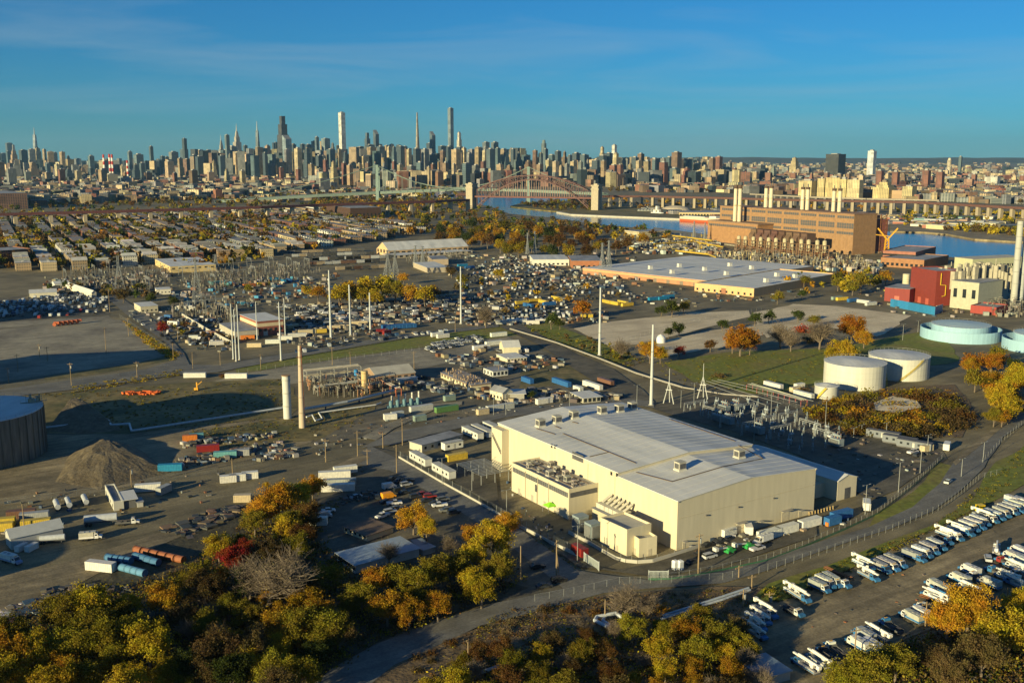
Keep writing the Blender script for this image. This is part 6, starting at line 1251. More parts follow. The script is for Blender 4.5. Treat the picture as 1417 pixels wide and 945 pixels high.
tank('large white storage tank with grey roof, left and nearer of two', 1181, 541, 509, 41, (.52,.51,.44), stair=(-.4,.5))
tank('large white storage tank with yellow stair, right and farther of two', 1242, 528, 499, 40, (.52,.51,.44), stair=(-1.9,-1.1))
tank('small grey tank with yellow ladder in front of the white tanks', 1143, 553, 537, 16, (.42,.42,.38), stair=(-2.6,-1.9))
LM.append(('the two white storage tanks', 1212, 515, 'G'))
tank('pale blue round tank inside a lower circular blue wall', 1328, 474, 455, 38, (.28,.46,.56), roofc=(.38,.5,.56), roofm='wall', outer=(52,7))
tank('second pale blue round tank with blue wall cut by the right edge', 1442, 490, 468, 38, (.28,.46,.56), roofc=(.38,.5,.56), roofm='wall', outer=(52,7))
LM.append(('the walled blue tank', 1328, 462, 'G'))
_, tx, ty_, tr_, th_ = tank('huge dark riveted gas holder with pale roof cut by the left edge', -28, 656, 590, 86, (.1,.1,.1), name='gas_holder', wall='riveted', roofm='roof_white')
q = MB()
for i in range(44):
    a = 2*math.pi*i/44; q.obox((tr_+.25)*math.cos(a),(tr_+.25)*math.sin(a),.5,.4,0,th_,a)
part('wall_rib', q, 'riveted', _)
q = MB(); q.box(-2,.5,-1,1,0,1.6); q.box(1,2,-.8,.8,0,2.4); q.bar((-3,-1.5,0),(-3,-1.5,3.4),.15); q.bar((3,-1.5,0),(3,-1.5,3),.15); q.bar((-3,-1.5,2.6),(3,-1.5,2.6),.15); q.cyl(-1,.5,1.6,3.4,.5,.4,8); q.cyl(2.5,.8,0,2.8,.35,.3,8); q.box(-5,5,-.3,.3,0,.25); q.bar((-5,0,0),(-5,0,1.2),.1); q.bar((5,0,0),(5,0,1.2),.1); q.bar((-5,0,1.2),(5,0,1.2),.08); 
tag(link('rooftop_machinery', q.mesh('rooftop_machinery', 'matte'), None, (.3,.27,.2), (tx+tr_*.72, ty_+tr_*.5, th_+.55), .6), 'cluster of tan machinery on the rim of the dark gas holder', 'machinery')
LM.append(('the dark gas holder', 25, 600, 'G'))
# gas holders standing beyond the left edge of the picture; their long shade crosses the field
for X, Y, r, h in ((-266, 350, 30, 38), (-206, 236, 15, 17)):
    t = thing('gas_holder', 'dark gas holder standing outside the left edge of the picture', 'tank', X, Y); q = MB(); q.cyl(0,0,0,h,r,r,40); part('shell', q, 'riveted', t); q = MB(); q.cyl(0,0,h+.02,h+2.5,r,r*.1,40); part('roof', q, 'roof_white', t)
X, Y = -345, 505; t = thing('shade_block', 'tall dark shade casting block added outside the left edge of the picture', 'building', X, Y, 0, .25); q = MB(); q.box(-40,46,-14,14,0,29); part('wall', q, 'riveted', t); q = MB(); q.box(-41,47,-15,15,29.01,29.6); part('roof', q, 'roof_grey', t)  # unseen block added to lay an angular shadow on the vacant lot
X, Y = -452, 728; t = thing('shade_block', 'long dark shade casting block added outside the left edge beside the car yard', 'building', X, Y, 0, -.75); q = MB(); q.box(-48,48,-12,12,0,24); part('wall', q, 'riveted', t); q = MB(); q.box(-49,49,-13,13,24.01,24.6); part('roof', q, 'roof_grey', t)  # unseen block added to put the car yard in shade
# slim stacks in the middle
def stack(label, px, yb, yt, wb, wt, col, rings=4, cap=None, name='chimney_stack', redtop=0, n=20):
    X, Y = gp(px, yb); D = math.hypot(Y, HC); H = hgt(yt, X, Y); t = thing(name, label, 'chimney', X, Y); rb_, rt = wb*D/FPX/2, wt*D/FPX/2
    q = MB(); q.cyl(0,0,0,H,rb_,rt,n); sh_ = part('shaft', q, 'wall', t, col, smooth=False)
    for i in range(rings): f = (i+1)/(rings+.3); q = MB(); rr_ = rb_+(rt-rb_)*f; q.cyl(0,0,H*f-.25,H*f+.25,rr_*1.08,rr_*1.08,n); part('ring', q, 'matte', sh_, tuple(v*.75 for v in col))
    if cap: q = MB(); q.cyl(0,0,H+.01,H*1.0+cap[0],rt*1.12,rt*1.12,n); part('cap', q, 'matte', t, cap[1])
    return t, H, rt
t, H, r = stack('tall tapering tan stack with rust streaks and rings, nearest of all stacks', 418.5, 592, 478, 9.5, 4, (.46,.37,.27), 5)
q = MB(); q.bar((r*2.0,-.5,0), (r*1.05,-.3,H), .35); q.box(-r*2,r*2,-r*2,r*2,H*.86,H*.865); part('ladder', q, 'rust', t)
stack('thick pale grey column tank standing left of the tapering tan stack', 398, 579, 520, 11, 11, (.5,.5,.46), 3, (.4,(.3,.2,.12)))
LM.append(('the tapering tan stack', 418, 535, 'G'))
stack('tan rusted column vessel beside the process building', 505, 544, 513, 9, 9, (.52,.38,.18), 3)
stack('bright blue upright tank beside the tan column vessel', 493, 528, 511.5, 5.5, 5.5, (.03,.19,.42), 1)
for i in range(5): stack('slim white exhaust stack in the row of five', 542.5+i*9.3, 562-i*1.2, 547.5-i*1.6, 2.6, 2.4, (.6,.58,.5), 1, name='exhaust_stack', n=10); 
for i in range(5): place([('vessel', qm('vessel', 'paint', lambda q: (q.cyl(0,0,.4,3.2,1.0,1.0,12), q.cyl(0,0,3.2,3.8,1.0,.3,12), q.box(-2,2,-.6,.6,.2,1.3))), (.12,.22,.26))], 'pump_skid', 'teal pump skid at the foot of the white exhaust stacks', 'pump', *gp(541+i*9.3, 565-i*1.2), WA, .1, 'pump skids', True)
# pipe racks of the process plant
def rack(label, A, B, w, h, levels, col=(.3,.3,.27), name='pipe_rack'):
    a, b_ = Vector(gp(*A)), Vector(gp(*B)); d = b_-a; L_ = d.length; t = thing(name, label, 'pipe rack', a.x, a.y, 0, math.atan2(d.y, d.x)); lg = qm('frame', 'matte', lambda q: (q.bar((0,0,0),(0,0,h),.3), q.bar((0,w,0),(0,w,h),.3), *[q.bar((0,0,h*(k+1)/levels),(0,w,h*(k+1)/levels),.25) for k in range(levels)]))
    n = max(2, int(L_/7))
    for i in range(n+1): link('frame', lg, t, col, (L_*i/n, 0, 0))
    for k in range(levels):
        for j in range(3): q = MB(); q.tube((0, w*(j+.5)/3, h*(k+1)/levels+.3), (L_, w*(j+.5)/3, h*(k+1)/levels+.3), .2+.08*j, None, 6); part('pipe', q, 'matte', t, jit((.4,.37,.3), .3))
    return t
rack('long pipe rack of the process plant, upper left', (425,530), (500,522), 6, 6, 2); rack('pipe rack right of the tan column vessel', (505,545), (548,535), 5, 7, 2, (.3,.17,.1)); rack('low pipe rack in front of the process plant', (440,548), (510,538), 5, 4, 1); rack('rack of red brown pipes near the white exhaust stacks', (532,541), (548,549), 3, 4, 1, (.4,.12,.06)); rack('red brown scaffold rack beside the tank trailers', (1033,540), (1108,563), 4, 3, 1, (.32,.1,.1))
# solar style frame beside the warehouse
o = gp(668,660); t = thing('slatted_canopy', 'open grey steel frame with slatted top beside the cream annex', 'frame', o[0], o[1], 0, WA); q = MB()
for x in (-6,0,6):
    for y in (-9,-3,3,9): q.bar((x,y,0),(x,y,4),.25)
part('leg', q, 'steel', t); sm_ = qm('slat', 'steel', lambda q: q.box(-6.5,6.5,-.28,.28,4,4.07))
for i in range(13): link('slat', sm_, t, None, (0,-9+i*1.5,0))
# ---- power station across the yards
PB, PAng, PU, PV, PH = rect3((995,333), (1179,353), (1206,350.5), 297.7)
pw = thing('power_station', 'huge orange brown brick power station with rows of small windows', 'power station', PB.x, PB.y, 0, PAng); LM.append(('the brick power station', 1100, 320, 'G'))
BRK = (.28,.165,.085)
q = MB(); q.box(0,PU,0,PV,0,PH); w_ = part('wall', q, 'brick', pw, BRK); q = MB(); q.box(-.5,PU+.5,-.5,PV+.5,PH+.01,PH+1.2); part('roof', q, 'matte', pw, (.25,.15,.09))
wpn = pane(3.4, 3.2, 'dark_steel')
for z in (.9, .72, .65, .5):
    for i in range(64):
        f = (i+.5)/64
        if (f*8) % 1 > .82 or (z < .7 and f > .9) : continue
        o = link('window', wpn, w_, None, (-.02, PV*f, PH*z), math.pi/2)
q = MB(); q.box(-28,-.05,PV*.56,PV*.97,0,PH*.6); w2 = part('wall', q, 'brick', pw, (.31,.17,.08)); q = MB(); q.box(-28.5,-.06,PV*.555,PV*.975,PH*.6+.01,PH*.6+1.5); part('roof', q, 'matte', pw, (.25,.16,.1))
for i in range(24): link('window', wpn, w2, None, (-28.03, PV*(.57+.39*(i+.5)/24), PH*.48), math.pi/2)
q = MB(); q.box(PU+.05,PU+26,PV*.02,PV*.1,0,PH*.85); part('wall', q, 'brick', pw, (.24,.08,.06))
q = MB()
for i in range(9): q.bar((PU+4,-3,PH*i/9),(PU+14,-3,PH*(i+.6)/9),.8); q.bar((PU+4,-3,PH*i/9),(PU+4,-3,PH*(i+1)/9),.8); q.bar((PU+14,-3,PH*i/9),(PU+14,-3,PH*(i+1)/9),.8)
part('ladder_frame', q, 'rust', pw)
def pst(px, yt, yb, lab):
    X, Y = None, None; py0 = 341; 
    # foot in the building's own metres: along the roof, a little behind its long face
    v = next(k for k in range(0, int(PV), 1) if proj(PB.x-k*math.sin(PAng)+22*math.cos(PAng)*(1 if yb < 305 else -.7), PB.y+k*math.cos(PAng)+22*math.sin(PAng)*(1 if yb < 305 else -.7), PH)[0] < px)
    k = 22*(1 if yb < 305 else -.7); X, Y = PB.x-v*math.sin(PAng)+k*math.cos(PAng), PB.y+v*math.cos(PAng)+k*math.sin(PAng)
    zb = PH if yb < 305 else PH*.6; H = hgt(yt, X, Y); r = 5.4*Y/FPX/2; t = thing('chimney_stack', lab, 'chimney', X, Y, zb, 0, 'stacks of the brick power station'); h = H-zb
    q = MB(); q.cyl(0,0,.5,h*.9,r,r*.93,16); part('shaft', q, 'wall', t, (.58,.5,.36)); q = MB(); q.cyl(0,0,h*.9,h,r*1.08,r*1.08,16); part('cap', q, 'matte', t, (.09,.06,.045)); q = MB(); q.cyl(0,0,h*.44,h*.47,r*1.1,r*1.1,16); part('ring', q, 'matte', t, (.4,.33,.2)); q = MB(); q.cyl(0,0,h,h+4,r*.25,r*.2,8); part('tip', q, 'dark_steel', t)
for px, yt, yb, n in ((1017.6,256,312,'first'),(1024,256,312,'second'),(1060,257.5,298,'third'),(1067,257.5,298,'fourth'),(1110.6,259,297,'fifth'),(1117,259,297,'sixth'),(1153,261,298,'seventh'),(1161,261,298,'eighth')): pst(px, yt, yb, f'cream stack with dark cap on the brick power station, {n} from the left')
for k, px in enumerate((1022,1031,1042,1052,1063,1073,1085,1095,1108,1118,1130,1140)):
    X, Y = gp(px, 347+k*1.3); H = hgt(326+k*.6, X, Y); t = thing('dust_silo', 'cream and rust dust silo in the row before the brick power station', 'silo', X, Y, 0, 0, 'dust silos', True); q = MB(); q.cyl(0,0,H*.4,H*.95,2.5,2.5,12); q.cyl(0,0,H*.95,H,2.5,.8,12); part('drum', q, 'matte', t, (.42,.36,.23)); q = MB(); q.cyl(0,0,H*.2,H*.4,1.2,2.5,12); part('hopper', q, 'rust', t); q = MB()
    for sx in (-4,4):
        for sy in (-4,4): q.bar((sx,sy,0),(sx,sy,H*.75),.8)
    for zz in (.3,.55,.75): q.bar((-4,-4,H*zz),(4,-4,H*zz),.7); q.bar((-4,-4,H*zz),(-4,4,H*zz),.6)
    q.bar((-4,-4,0),(4,-4,H*.3),.6); q.bar((4,-4,H*.3),(-4,-4,H*.55),.6); part('frame', q, 'matte', t, (.2,.12,.07))
q = MB()
for i in range(14): q.obox(R.uniform(-3,3), 0, R.uniform(4,9), R.uniform(4,10), R.uniform(8,16), R.uniform(17,24), 0)
X, Y = gp(1136,355); t = thing('duct_house', 'dark rusty ducts bulging from the power station front', 'ducts', X-8, Y+18, 0, PAng, auto=False); 
for i in range(8):
    q = MB(); y0 = -5+i*13; q.box(-12,3,y0,y0+10,16,27); q.prof([(-16,14),(-12,14),(-12,24),(-16,20)], y0+1, y0+9); part('duct', q, 'matte', t, jit((.12,.07,.05),.3)); q = MB(); q.bar((-11,y0+1,0),(-11,y0+1,16),.8); q.bar((-11,y0+9,0),(-11,y0+9,16),.8); part('leg', q, 'rust', t)
# yellow loading gantry on the quay
X, Y = gp(1226,356); H = hgt(316, X, Y); t = thing('loading_gantry', 'yellow Y shaped loading gantry right of the brick power station', 'crane', X, Y); q = MB()
for s in (-3,3): q.bar((s,0,0),(s*.6,0,H*.62),1.4)
for i in range(6): q.bar((-3+.2*i,0,H*.1*i),(3-.2*i,0,H*.1*(i+1)),.8)
part('tower', q, 'paint', t, (.55,.28,.02)); q = MB(); q.bar((0,0,H*.6),(-12,0,H),1.6); q.bar((0,0,H*.6),(12,0,H*1.0),1.6); q.bar((-14,0,H*.78),(2,0,H*.72),1.0); part('arm', q, 'paint', t, (.6,.32,.03))
# brick building on the quay
shed('quay_building', 'lower orange brick storey block on the river quay', 'building', (1237,365), (1278,373), (1312,365.5), top=361, wall=(.3,.15,.075), wm='brick', roof='roof_grey', parap=True, wins=[('v',9,2,3,3)])
shed('quay_building', 'upper dark brick block behind the orange one on the quay', 'building', (1231,361), (1266,366.5), (1294,358), top=350, wall=(.3,.13,.09), wm='brick', roof='roof_grey', parap=True, wins=[('v',12,4,4,2),('v',12,9,4,2)])
# red plant
shed('red_plant', 'tall deep red plant block above the blue screen', 'plant building', (1258,416), (1293,423.5), (1314,419), top=376.5, wall=(.21,.04,.03), wm='ribbed_y', roof='roof_grey', parap=True, doors=[('v',.3,4,5,(.4,.1,.07)),('v',.6,4,5,(.4,.1,.07))])
shed('red_plant', 'low red block joined to the left of the tall red plant', 'plant building', (1235,413), (1258,419.5), (1276,414), top=400.5, wall=(.21,.036,.03), roof='roof_grey', doors=[('v',.5,4,5,(.42,.12,.08))])
shed('red_plant', 'slim red tower block right of the tall red plant', 'plant building', (1311,419), (1320,422), (1331,419), top=375, wall=(.21,.036,.03), roof='roof_grey')
shed('red_plant', 'low wide red block at the foot of the twin grey stacks', 'plant building', (1349,431), (1378,436.5), (1394,432), top=427, wall=(.28,.045,.035), roof='roof_grey', parap=True)
LM.append(('the red plant', 1285, 395, 'G'))
bs = [gp(1232,424), gp(1293,436), gp(1304,432)]; t = thing('blue_screen', 'long bright blue panelled screen wall below the red plant', 'screen wall', *bs[0]); pm = qm('panel', 'paint', lambda q: (q.box(-1.95,1.95,-.12,.12,0,6.3), q.box(-1.98,-1.85,-.2,.2,0,6.5)))
for a, c in zip(bs, bs[1:]):
    l = math.hypot(c[0]-a[0], c[1]-a[1]); n = max(1, int(l/4))
    for i in range(n): f = (i+.5)/n; link('panel', pm, t, jit((.03,.18,.36),.12), (a[0]+(c[0]-a[0])*f-bs[0][0], a[1]+(c[1]-a[1])*f-bs[0][1], 0), math.atan2(c[1]-a[1], c[0]-a[0]), (l/n/4, 1, 1))
shed('grey_plant', 'pale grey green boiler house with vertical ribs right of the red plant', 'plant building', (1322,424), (1352,430), (1385,424), top=392, wall=(.42,.41,.3), wm='ribbed_y', roof='roof_grey', wins=[('v',3,9,3,7)])
shed('grey_plant', 'stepped grey top floor of the boiler house crowded with ducts', 'plant building', (1345,415), (1365,420), (1394,414), top=377, wall=(.3,.3,.26), roof='roof_grey')
shed('louvre_house', 'long pale yellow green cooling house with roof vents by the river', 'plant building', (1334,371), (1345,375), (1417,371), top=359, wall=(.42,.42,.26), roof='concrete', wins=[('u',14,3,4,3)])
q = MB(); rr = random.Random(3); X, Y = gp(1360,424)
for i in range(70): q.obox(rr.uniform(-25,35), rr.uniform(-6,28), rr.uniform(1,5), rr.uniform(1,4), rr.uniform(10,24), rr.uniform(24,33), .5)
for i in range(30): x, y = rr.uniform(-25,35), rr.uniform(-6,28); q.cyl(x, y, 20, rr.uniform(28,36), rr.uniform(.25,.7), None, 8)
tag(stuff(link('plant_machinery', q.mesh('plant_machinery', 'matte'), None, (.36,.33,.25), (X, Y+8, 0))), 'tangle of ducts, fans and pipes on the boiler house roof', 'machinery')
stack('tall grey twin stack at the right edge, left and thicker of two', 1402, 424, 306, 9, 8, (.38,.38,.34), 7); stack('tall grey twin stack at the right edge, right and thinner of two', 1411.5, 423, 307, 6.5, 6.5, (.33,.35,.34), 5)
stack('pale ribbed vessel left of the tall red plant', 1253, 399, 379, 9, 9, (.55,.5,.35), 6)
# barge and ship
def hull(nm, lab, A, B, w, h, col, red, cab_):
    a, b_ = Vector(gp(*A)), Vector(gp(*B)); d = b_-a; L_ = d.length; t = thing(nm, lab, 'boat', (a.x+b_.x)/2, (a.y+b_.y)/2, 0, math.atan2(d.y, d.x))
    o_ = [(-L_/2,-w*.3),(-L_*.46,-w/2),(L_*.44,-w/2),(L_/2,0),(L_*.44,w/2),(-L_*.46,w/2),(-L_/2,w*.3)]; q = MB(); q.prism(o_, .1, h*.45); part('lower_hull', q, 'paint', t, red); q = MB(); q.prism([(x*1.002,y*1.01) for x, y in o_], h*.45+.01, h); part('upper_hull', q, 'paint', t, col); q = MB()
    for x0, x1, z in cab_: q.box(L_*x0, L_*x1, -w*.35, w*.35, h+.01, z)
    part('deckhouse', q, 'paint', t, (.6,.58,.52))
hull('barge', 'long red and white barge moored beside the brick power station', (943,305.5), (1003,309.5), 18, 9, (.55,.42,.32), (.5,.09,.03), [(-.4,.1,10),(.2,.35,12)])
hull('ferry', 'small white vessel lying at the island seawall', (902,296), (918,297), 9, 4, (.6,.6,.58), (.2,.22,.25), [(-.3,.2,9),(-.1,.05,17)])
q = MB(); n = 20
for i in range(5): q.cyl(0,0,12*math.sin(i*.31),12*math.sin((i+1)*.31),34*math.cos(i*.31),34*math.cos((i+1)*.31),n)
tag(link('salt_dome', q.mesh('salt_dome', 'matte'), None, (.45,.38,.28), (*gp(935,293), 1.5)), 'wide pale dome on the island shore', 'dome')
shed('island_shed', 'long tan shed with many doors on the island shore', 'shed', (938,297), (940,299.5), (998,300), H=8, wall=(.48,.38,.2), roof='roof_grey', wins=[('u',14,1,4,4)])
# far bank sheds
for i in range(26):
    px, py = R.uniform(1236,1417), R.uniform(303,319); c, cn = R.choice([((.5,.42,.25),'tan'),((.55,.53,.45),'white'),((.25,.33,.3),'teal roofed'),((.3,.12,.08),'red'),((.35,.36,.36),'grey')]); X, Y = gp(px, py); w = R.uniform(16,40); t = thing('bank_shed', f'{cn} low shed on the far river bank', 'shed', X, Y, 0, GRID+R.gauss(0,.2), 'sheds on the far bank', True); q = MB(); d = R.uniform(10,20); h = R.uniform(5,10); q.box(-w/2,w/2,-d/2,d/2,0,h); part('wall', q, 'wall', t, c); q = MB(); q.box(-w/2-.5,w/2+.5,-d/2-.5,d/2+.5,h+.01,h+.6); part('roof', q, 'matte', t, jit((.4,.4,.37) if 'teal' not in cn else (.15,.35,.3), .2))
# ================================================================== POLES AND PYLONS
def monopole(px, yb, yt, w, lab):
    X, Y = gp(px, yb); D = math.hypot(Y, HC); H = hgt(yt, X, Y); r = .8*w*D/FPX/2; t = thing('steel_pole', lab, 'pole', X, Y, 0, 0, 'white steel transmission poles'); q = MB(); q.cyl(0,0,.6,H,r,r*.55,12); part('shaft', q, 'wall', t, (.45,.47,.46)); q = MB(); q.cyl(0,0,0,.6,r*1.7,r*1.7,12); part('base_plate', q, 'concrete', t)
    for f in (.33,.66): q = MB(); q.cyl(0,0,H*f,H*f+.5,r*(1-.45*f)*1.15,r*(1-.45*f)*1.15,12); part('flange', q, 'steel', t)
for a in [(458,468,374,4.2,'tall white steel pole at the left of the amber grove'),(485,464,394,4.2,'middle one of three white steel poles before the amber grove'),(512.6,460,405,4,'shortest of three white steel poles before the amber grove'),(638,448,369,3.4,'lone white steel pole at the middle of the car yards'),(829.6,492,398,5,'tall white steel pole at the bend of the dark road'),(901,561,449,6,'tallest and nearest white steel pole behind the warehouse roof'),
  (323,497,421,2.6,'first pole from the left in the cluster beside the brick hall'),(327,500,428,2.6,'second pole from the left in the cluster beside the brick hall'),(331.5,498,421,2.6,'third pole from the left in the cluster beside the brick hall'),(389,499,418,3.2,'white pole right in front of the brick hall corner'),(356,470,417,2.2,'thin white pole against the brick hall wall'),(395,468,413,2.2,'thin white pole behind the right corner of the brick hall')]: monopole(*a)
def pylon(px, yb, yt, wb, lab, group=None, arms=True):
    X, Y = gp(px, yb); H = hgt(yt, X, Y); w = wb*math.hypot(Y, HC)/FPX/2; t = thing('lattice_pylon', lab, 'pylon', X, Y, 0, rad(30), group); lv = 8
    def wd(f): return w*(1-.85*min(1, f/.72)) if f < .72 else w*.15
    cs = [(-1,-1),(1,-1),(1,1),(-1,1)]; P = lambda i, f: (cs[i][0]*wd(f), cs[i][1]*wd(f), H*f); rb_ = max(.14, .7*Y/FPX*.5)
    for i in range(4):
        q = MB()
        for k in range(lv): q.bar(P(i,k/lv), P(i,(k+1)/lv), rb_*1.2)
        part('leg', q, 'steel', t)
    q = MB()
    for k in range(lv):
        for i in range(4): j = (i+1) % 4; q.bar(P(i,k/lv), P(j,(k+1)/lv), rb_*.7); q.bar(P(j,k/lv), P(i,(k+1)/lv), rb_*.7); q.bar(P(i,k/lv), P(j,k/lv), rb_*.7)
    part('bracing', q, 'steel', t)
    if arms:
        for f in (.74,.85,.96): q = MB(); q.bar((-w*.9,0,H*f),(w*.9,0,H*f),rb_); q.bar((-w*.9,0,H*f),(0,0,H*(f+.04)),rb_*.7); q.bar((w*.9,0,H*f),(0,0,H*(f+.04)),rb_*.7); part('cross_arm', q, 'steel', t)
for a in [(166,406,354,15,'lattice pylon rising from the left substation'),(273,417,358,12,'lattice pylon beside the cream storage hall'),(299,372,352,9,'far lattice pylon right of the cream storage hall'),(537,384,346,11,'left one of twin lattice pylons behind the amber grove'),(547,384,347,10,'right one of twin lattice pylons behind the amber grove'),(833,379,336,8,'left one of twin lattice pylons beside the brick depot'),(842,379,333,9,'right one of twin lattice pylons beside the brick depot'),(575,367,340,6,'far lattice pylon before the long white roofed hall'),(585,368,341,6,'second far lattice pylon before the long white roofed hall'),(730,352,322,4,'thin far lattice mast among the riverside trees'),(740,351,320,4,'second thin far lattice mast among the riverside trees'),(960,334,306,4,'thin lattice mast on the quay'),(975,336,308,4,'second thin lattice mast on the quay')]: pylon(*a)
# A-frame portals
for px, yb, yt, lab in ((925,559,510,'left white A frame portal behind the warehouse'),(972,552,503,'right white A frame portal behind the warehouse')):
    X, Y = gp(px, yb); H = hgt(yt, X, Y); t = thing('portal_frame', lab, 'portal', X, Y, 0, rad(-20)); lm_ = None
    for sx, sy in ((-2.6,0),(2.6,0),(0,3)): q = MB(); q.tube((sx,sy,0),(0,.5,H*.62),.28,.22,6); part('leg', q, 'wall', t, (.42,.43,.41))
    q = MB(); q.tube((0,.5,H*.6),(0,.5,H),.2,.12,6); part('mast', q, 'wall', t, (.42,.43,.41)); q = MB(); q.bar((-1.6,.2,H*.4),(1.6,.2,H*.4),.3); part('cross_beam', q, 'wall', t, (.6,.6,.56))
# wooden poles
def wpole(px, yb, yt, lab, arm=True, trans=False, brace=False, w=.16):
    X, Y = gp(px, yb); H = hgt(yt, X, Y); t = thing('utility_pole', lab, 'pole', X, Y, 0, R.uniform(0,1.2), 'wooden poles', True); q = MB(); q.cyl(0,0,0,H,w*1.3,w*.85,8); part('shaft', q, 'wood', t)
    if arm: q = MB(); q.bar((-1.4,0,H-.8),(1.4,0,H-.8),.16); [q.cyl(x,0,H-.7,H-.4,.06,.06,5) for x in (-1.3,-.7,.7,1.3)]; part('cross_arm', q, 'wood', t)
    if trans: q = MB(); q.cyl(.5,0,H-3,H-1.6,.38,.38,10); part('transformer_can', q, 'steel', t)
    if brace: q = MB(); q.tube((3,.6,0),(.2,0,H*.72),.14,.11,6); part('brace_pole', q, 'wood', t)
wpole(770,799,747,'wood pole with leaning brace at the gate crossing',True,False,True,.2); wpole(966,795,738,'weathered wood pole with crossarm before the warehouse front',True,True,False,.2); wpole(720.5,807,755,'plain wood pole under the golden trees',False); wpole(182,673,645,'pole with white can beside the earth mounds',True,True)
wpole(648,932,888,'slim bare pole in the foreground scrub',False); wpole(837,858,829,'short slim pole in front of the looped pipe',False)
for px, yb, yt in [(34,735,697),(451,640,607),(495,632,596),(508.5,645,621),(549,655,615),(557,616,580),(530,620,598),(99,534,502),(190,524,500),(25,515,490),(55,495,476),(66,500,480),(12,530,508),(147,489,453),(240,496,475),(267,511,487),(152,432,398),(88,395,367),(485,508,487),(573,510,486),(1064,838,818),(1022,800,782),(1028,840,815),(1040,815,795),(322,658,634),(305,506,486),(361,512,490),(178,465,440),(246,470,455),(630,460,440),(690,520,505),(460,505,480)]: wpole(px, yb, yt, 'wooden utility pole standing', True, R.random() < .3)
LP_P = qm('shaft', 'steel', lambda q: q.cyl(0,0,0,1,.13,.08,8)); LP_A = qm('arm', 'steel', lambda q: (q.bar((0,0,0),(1.6,0,.15),.08), q.bar((0,0,0),(-1.6,0,.15),.08))); LP_H = qm('lamp_head', 'steel', lambda q: (q.box(1.3,2.0,-.15,.15,.05,.2), q.box(-2.0,-1.3,-.15,.15,.05,.2)))
def lamp(px, yb, yt, lab='tall steel lamp post standing'):
    X, Y = gp(px, yb); H = hgt(yt, X, Y); t = thing('lamp_post', lab, 'lamp post', X, Y, 0, WA, 'steel lamp posts', True); o = link('shaft', LP_P, t); o.scale = (1,1,H); link('arm', LP_A, t, None, (0,0,H)); link('lamp_head', LP_H, t, None, (0,0,H))
for a in [(799,776,727),(1197,712,671),(1243,681,640),(1273,655,616),(1283,626,602),(1066,590,543),(1141,605,555),(881,566,533),(701,712,678),(612,671,634),(683,575,545),(700,575,545),(653,680,650),(1249,471,449),(1270,460,444),(788,572,545),(1226,605,585),(1192,602,588),(1181,606,592),(1360,640,612),(638,505,492),(1330,660,635),(942,565,540),(960,560,530),(1043,612,560),(1258,345,320)]: lamp(*a)
# ================================================================== SWITCHYARD
INS = qm('insulator', 'paint', lambda q: [q.cyl(0,0,3+i*.35,3.25+i*.35,.28,.2,8) for i in range(6)]); INP = qm('stand', 'steel', lambda q: (q.bar((-.5,0,0),(-.5,0,3),.18), q.bar((.5,0,0),(.5,0,3),.18), q.box(-.8,.8,-.3,.3,2.9,3.1), q.bar((-.5,0,0),(.5,0,3),.1)))
BRK_ = qm('drum', 'paint', lambda q: (q.tube((-1.4,0,2.2),(1.4,0,2.2),.6,.6,10), q.cyl(-1,0,2.6,4.6,.2,.15,8), q.cyl(1,0,2.6,4.6,.2,.15,8))); BRS = qm('stand', 'steel', lambda q: (q.box(-1.2,-.9,-.4,.4,0,1.7), q.box(.9,1.2,-.4,.4,0,1.7), q.box(-.5,.5,-.5,.5,.2,1.4)))
TRF = [('tank', qm('tank', 'paint', lambda q: (q.box(-2.6,2.6,-1.5,1.5,.4,3.4), q.tube((-2,0,4.6),(2,0,4.6),.5,.5,10))), (.24,.28,.29)), ('radiator', qm('radiator', 'steel', lambda q: [q.box(-2.4+i*.55,-2.2+i*.55,-2.4,-1.6,.8,3.0) for i in range(9)]), None), ('bushing', qm('bushing', 'paint', lambda q: [q.cyl(x,.4,3.4,5.6,.28,.14,8) for x in (-1.6,0,1.6)]), (.25,.15,.1))]
def gantry(px, py, w, h, rot, lab, where):
    X, Y = gp(px, py); t = thing('steel_gantry', lab, 'gantry', X, Y, 0, rot, 'gantries of the '+where, True)
    for s in (-w/2, w/2): q = MB(); q.bar((s-.5,0,0),(s,0,h),.2); q.bar((s+.5,0,0),(s,0,h),.2); [q.bar((s-.5+.5*i/5,0,h*i/5),(s+.5-.5*(i+1)/5,0,h*(i+1)/5),.1) for i in range(5)]; part('leg', q, 'steel', t)
    q = MB(); q.bar((-w/2,0,h),(w/2,0,h),.25); q.bar((-w/2,0,h-.8),(w/2,0,h-.8),.18); [q.bar((-w/2+w*i/6,0,h-.8),(-w/2+w*(i+1)/6,0,h),.1) for i in range(6)]; part('beam', q, 'steel', t); q = MB(); [q.cyl(-w/2+w*(i+.5)/3,0,h-2.6,h-.8,.16,.16,6) for i in range(3)]; part('insulator_string', q, 'paint', t, (.3,.33,.34))
SY = [(930,563),(1035,556),(1105,575),(1180,605),(1150,622),(1110,632),(1060,615),(1042,606)]
SYW = [gp(*p) for p in SY]; c0, s0 = math.cos(VA), math.sin(VA)
pts = []
xs = [p[0]*c0+p[1]*s0 for p in SYW]; ys = [-p[0]*s0+p[1]*c0 for p in SYW]; u = min(xs)+2
while u < max(xs):
    v = min(ys)+2
    while v < max(ys):
        x, y = u*c0-v*s0, u*s0+v*c0
        if inpoly((x, y), SYW): pts.append((x, y))
        v += 7.5
    u += 6.2
rr = random.Random(2)
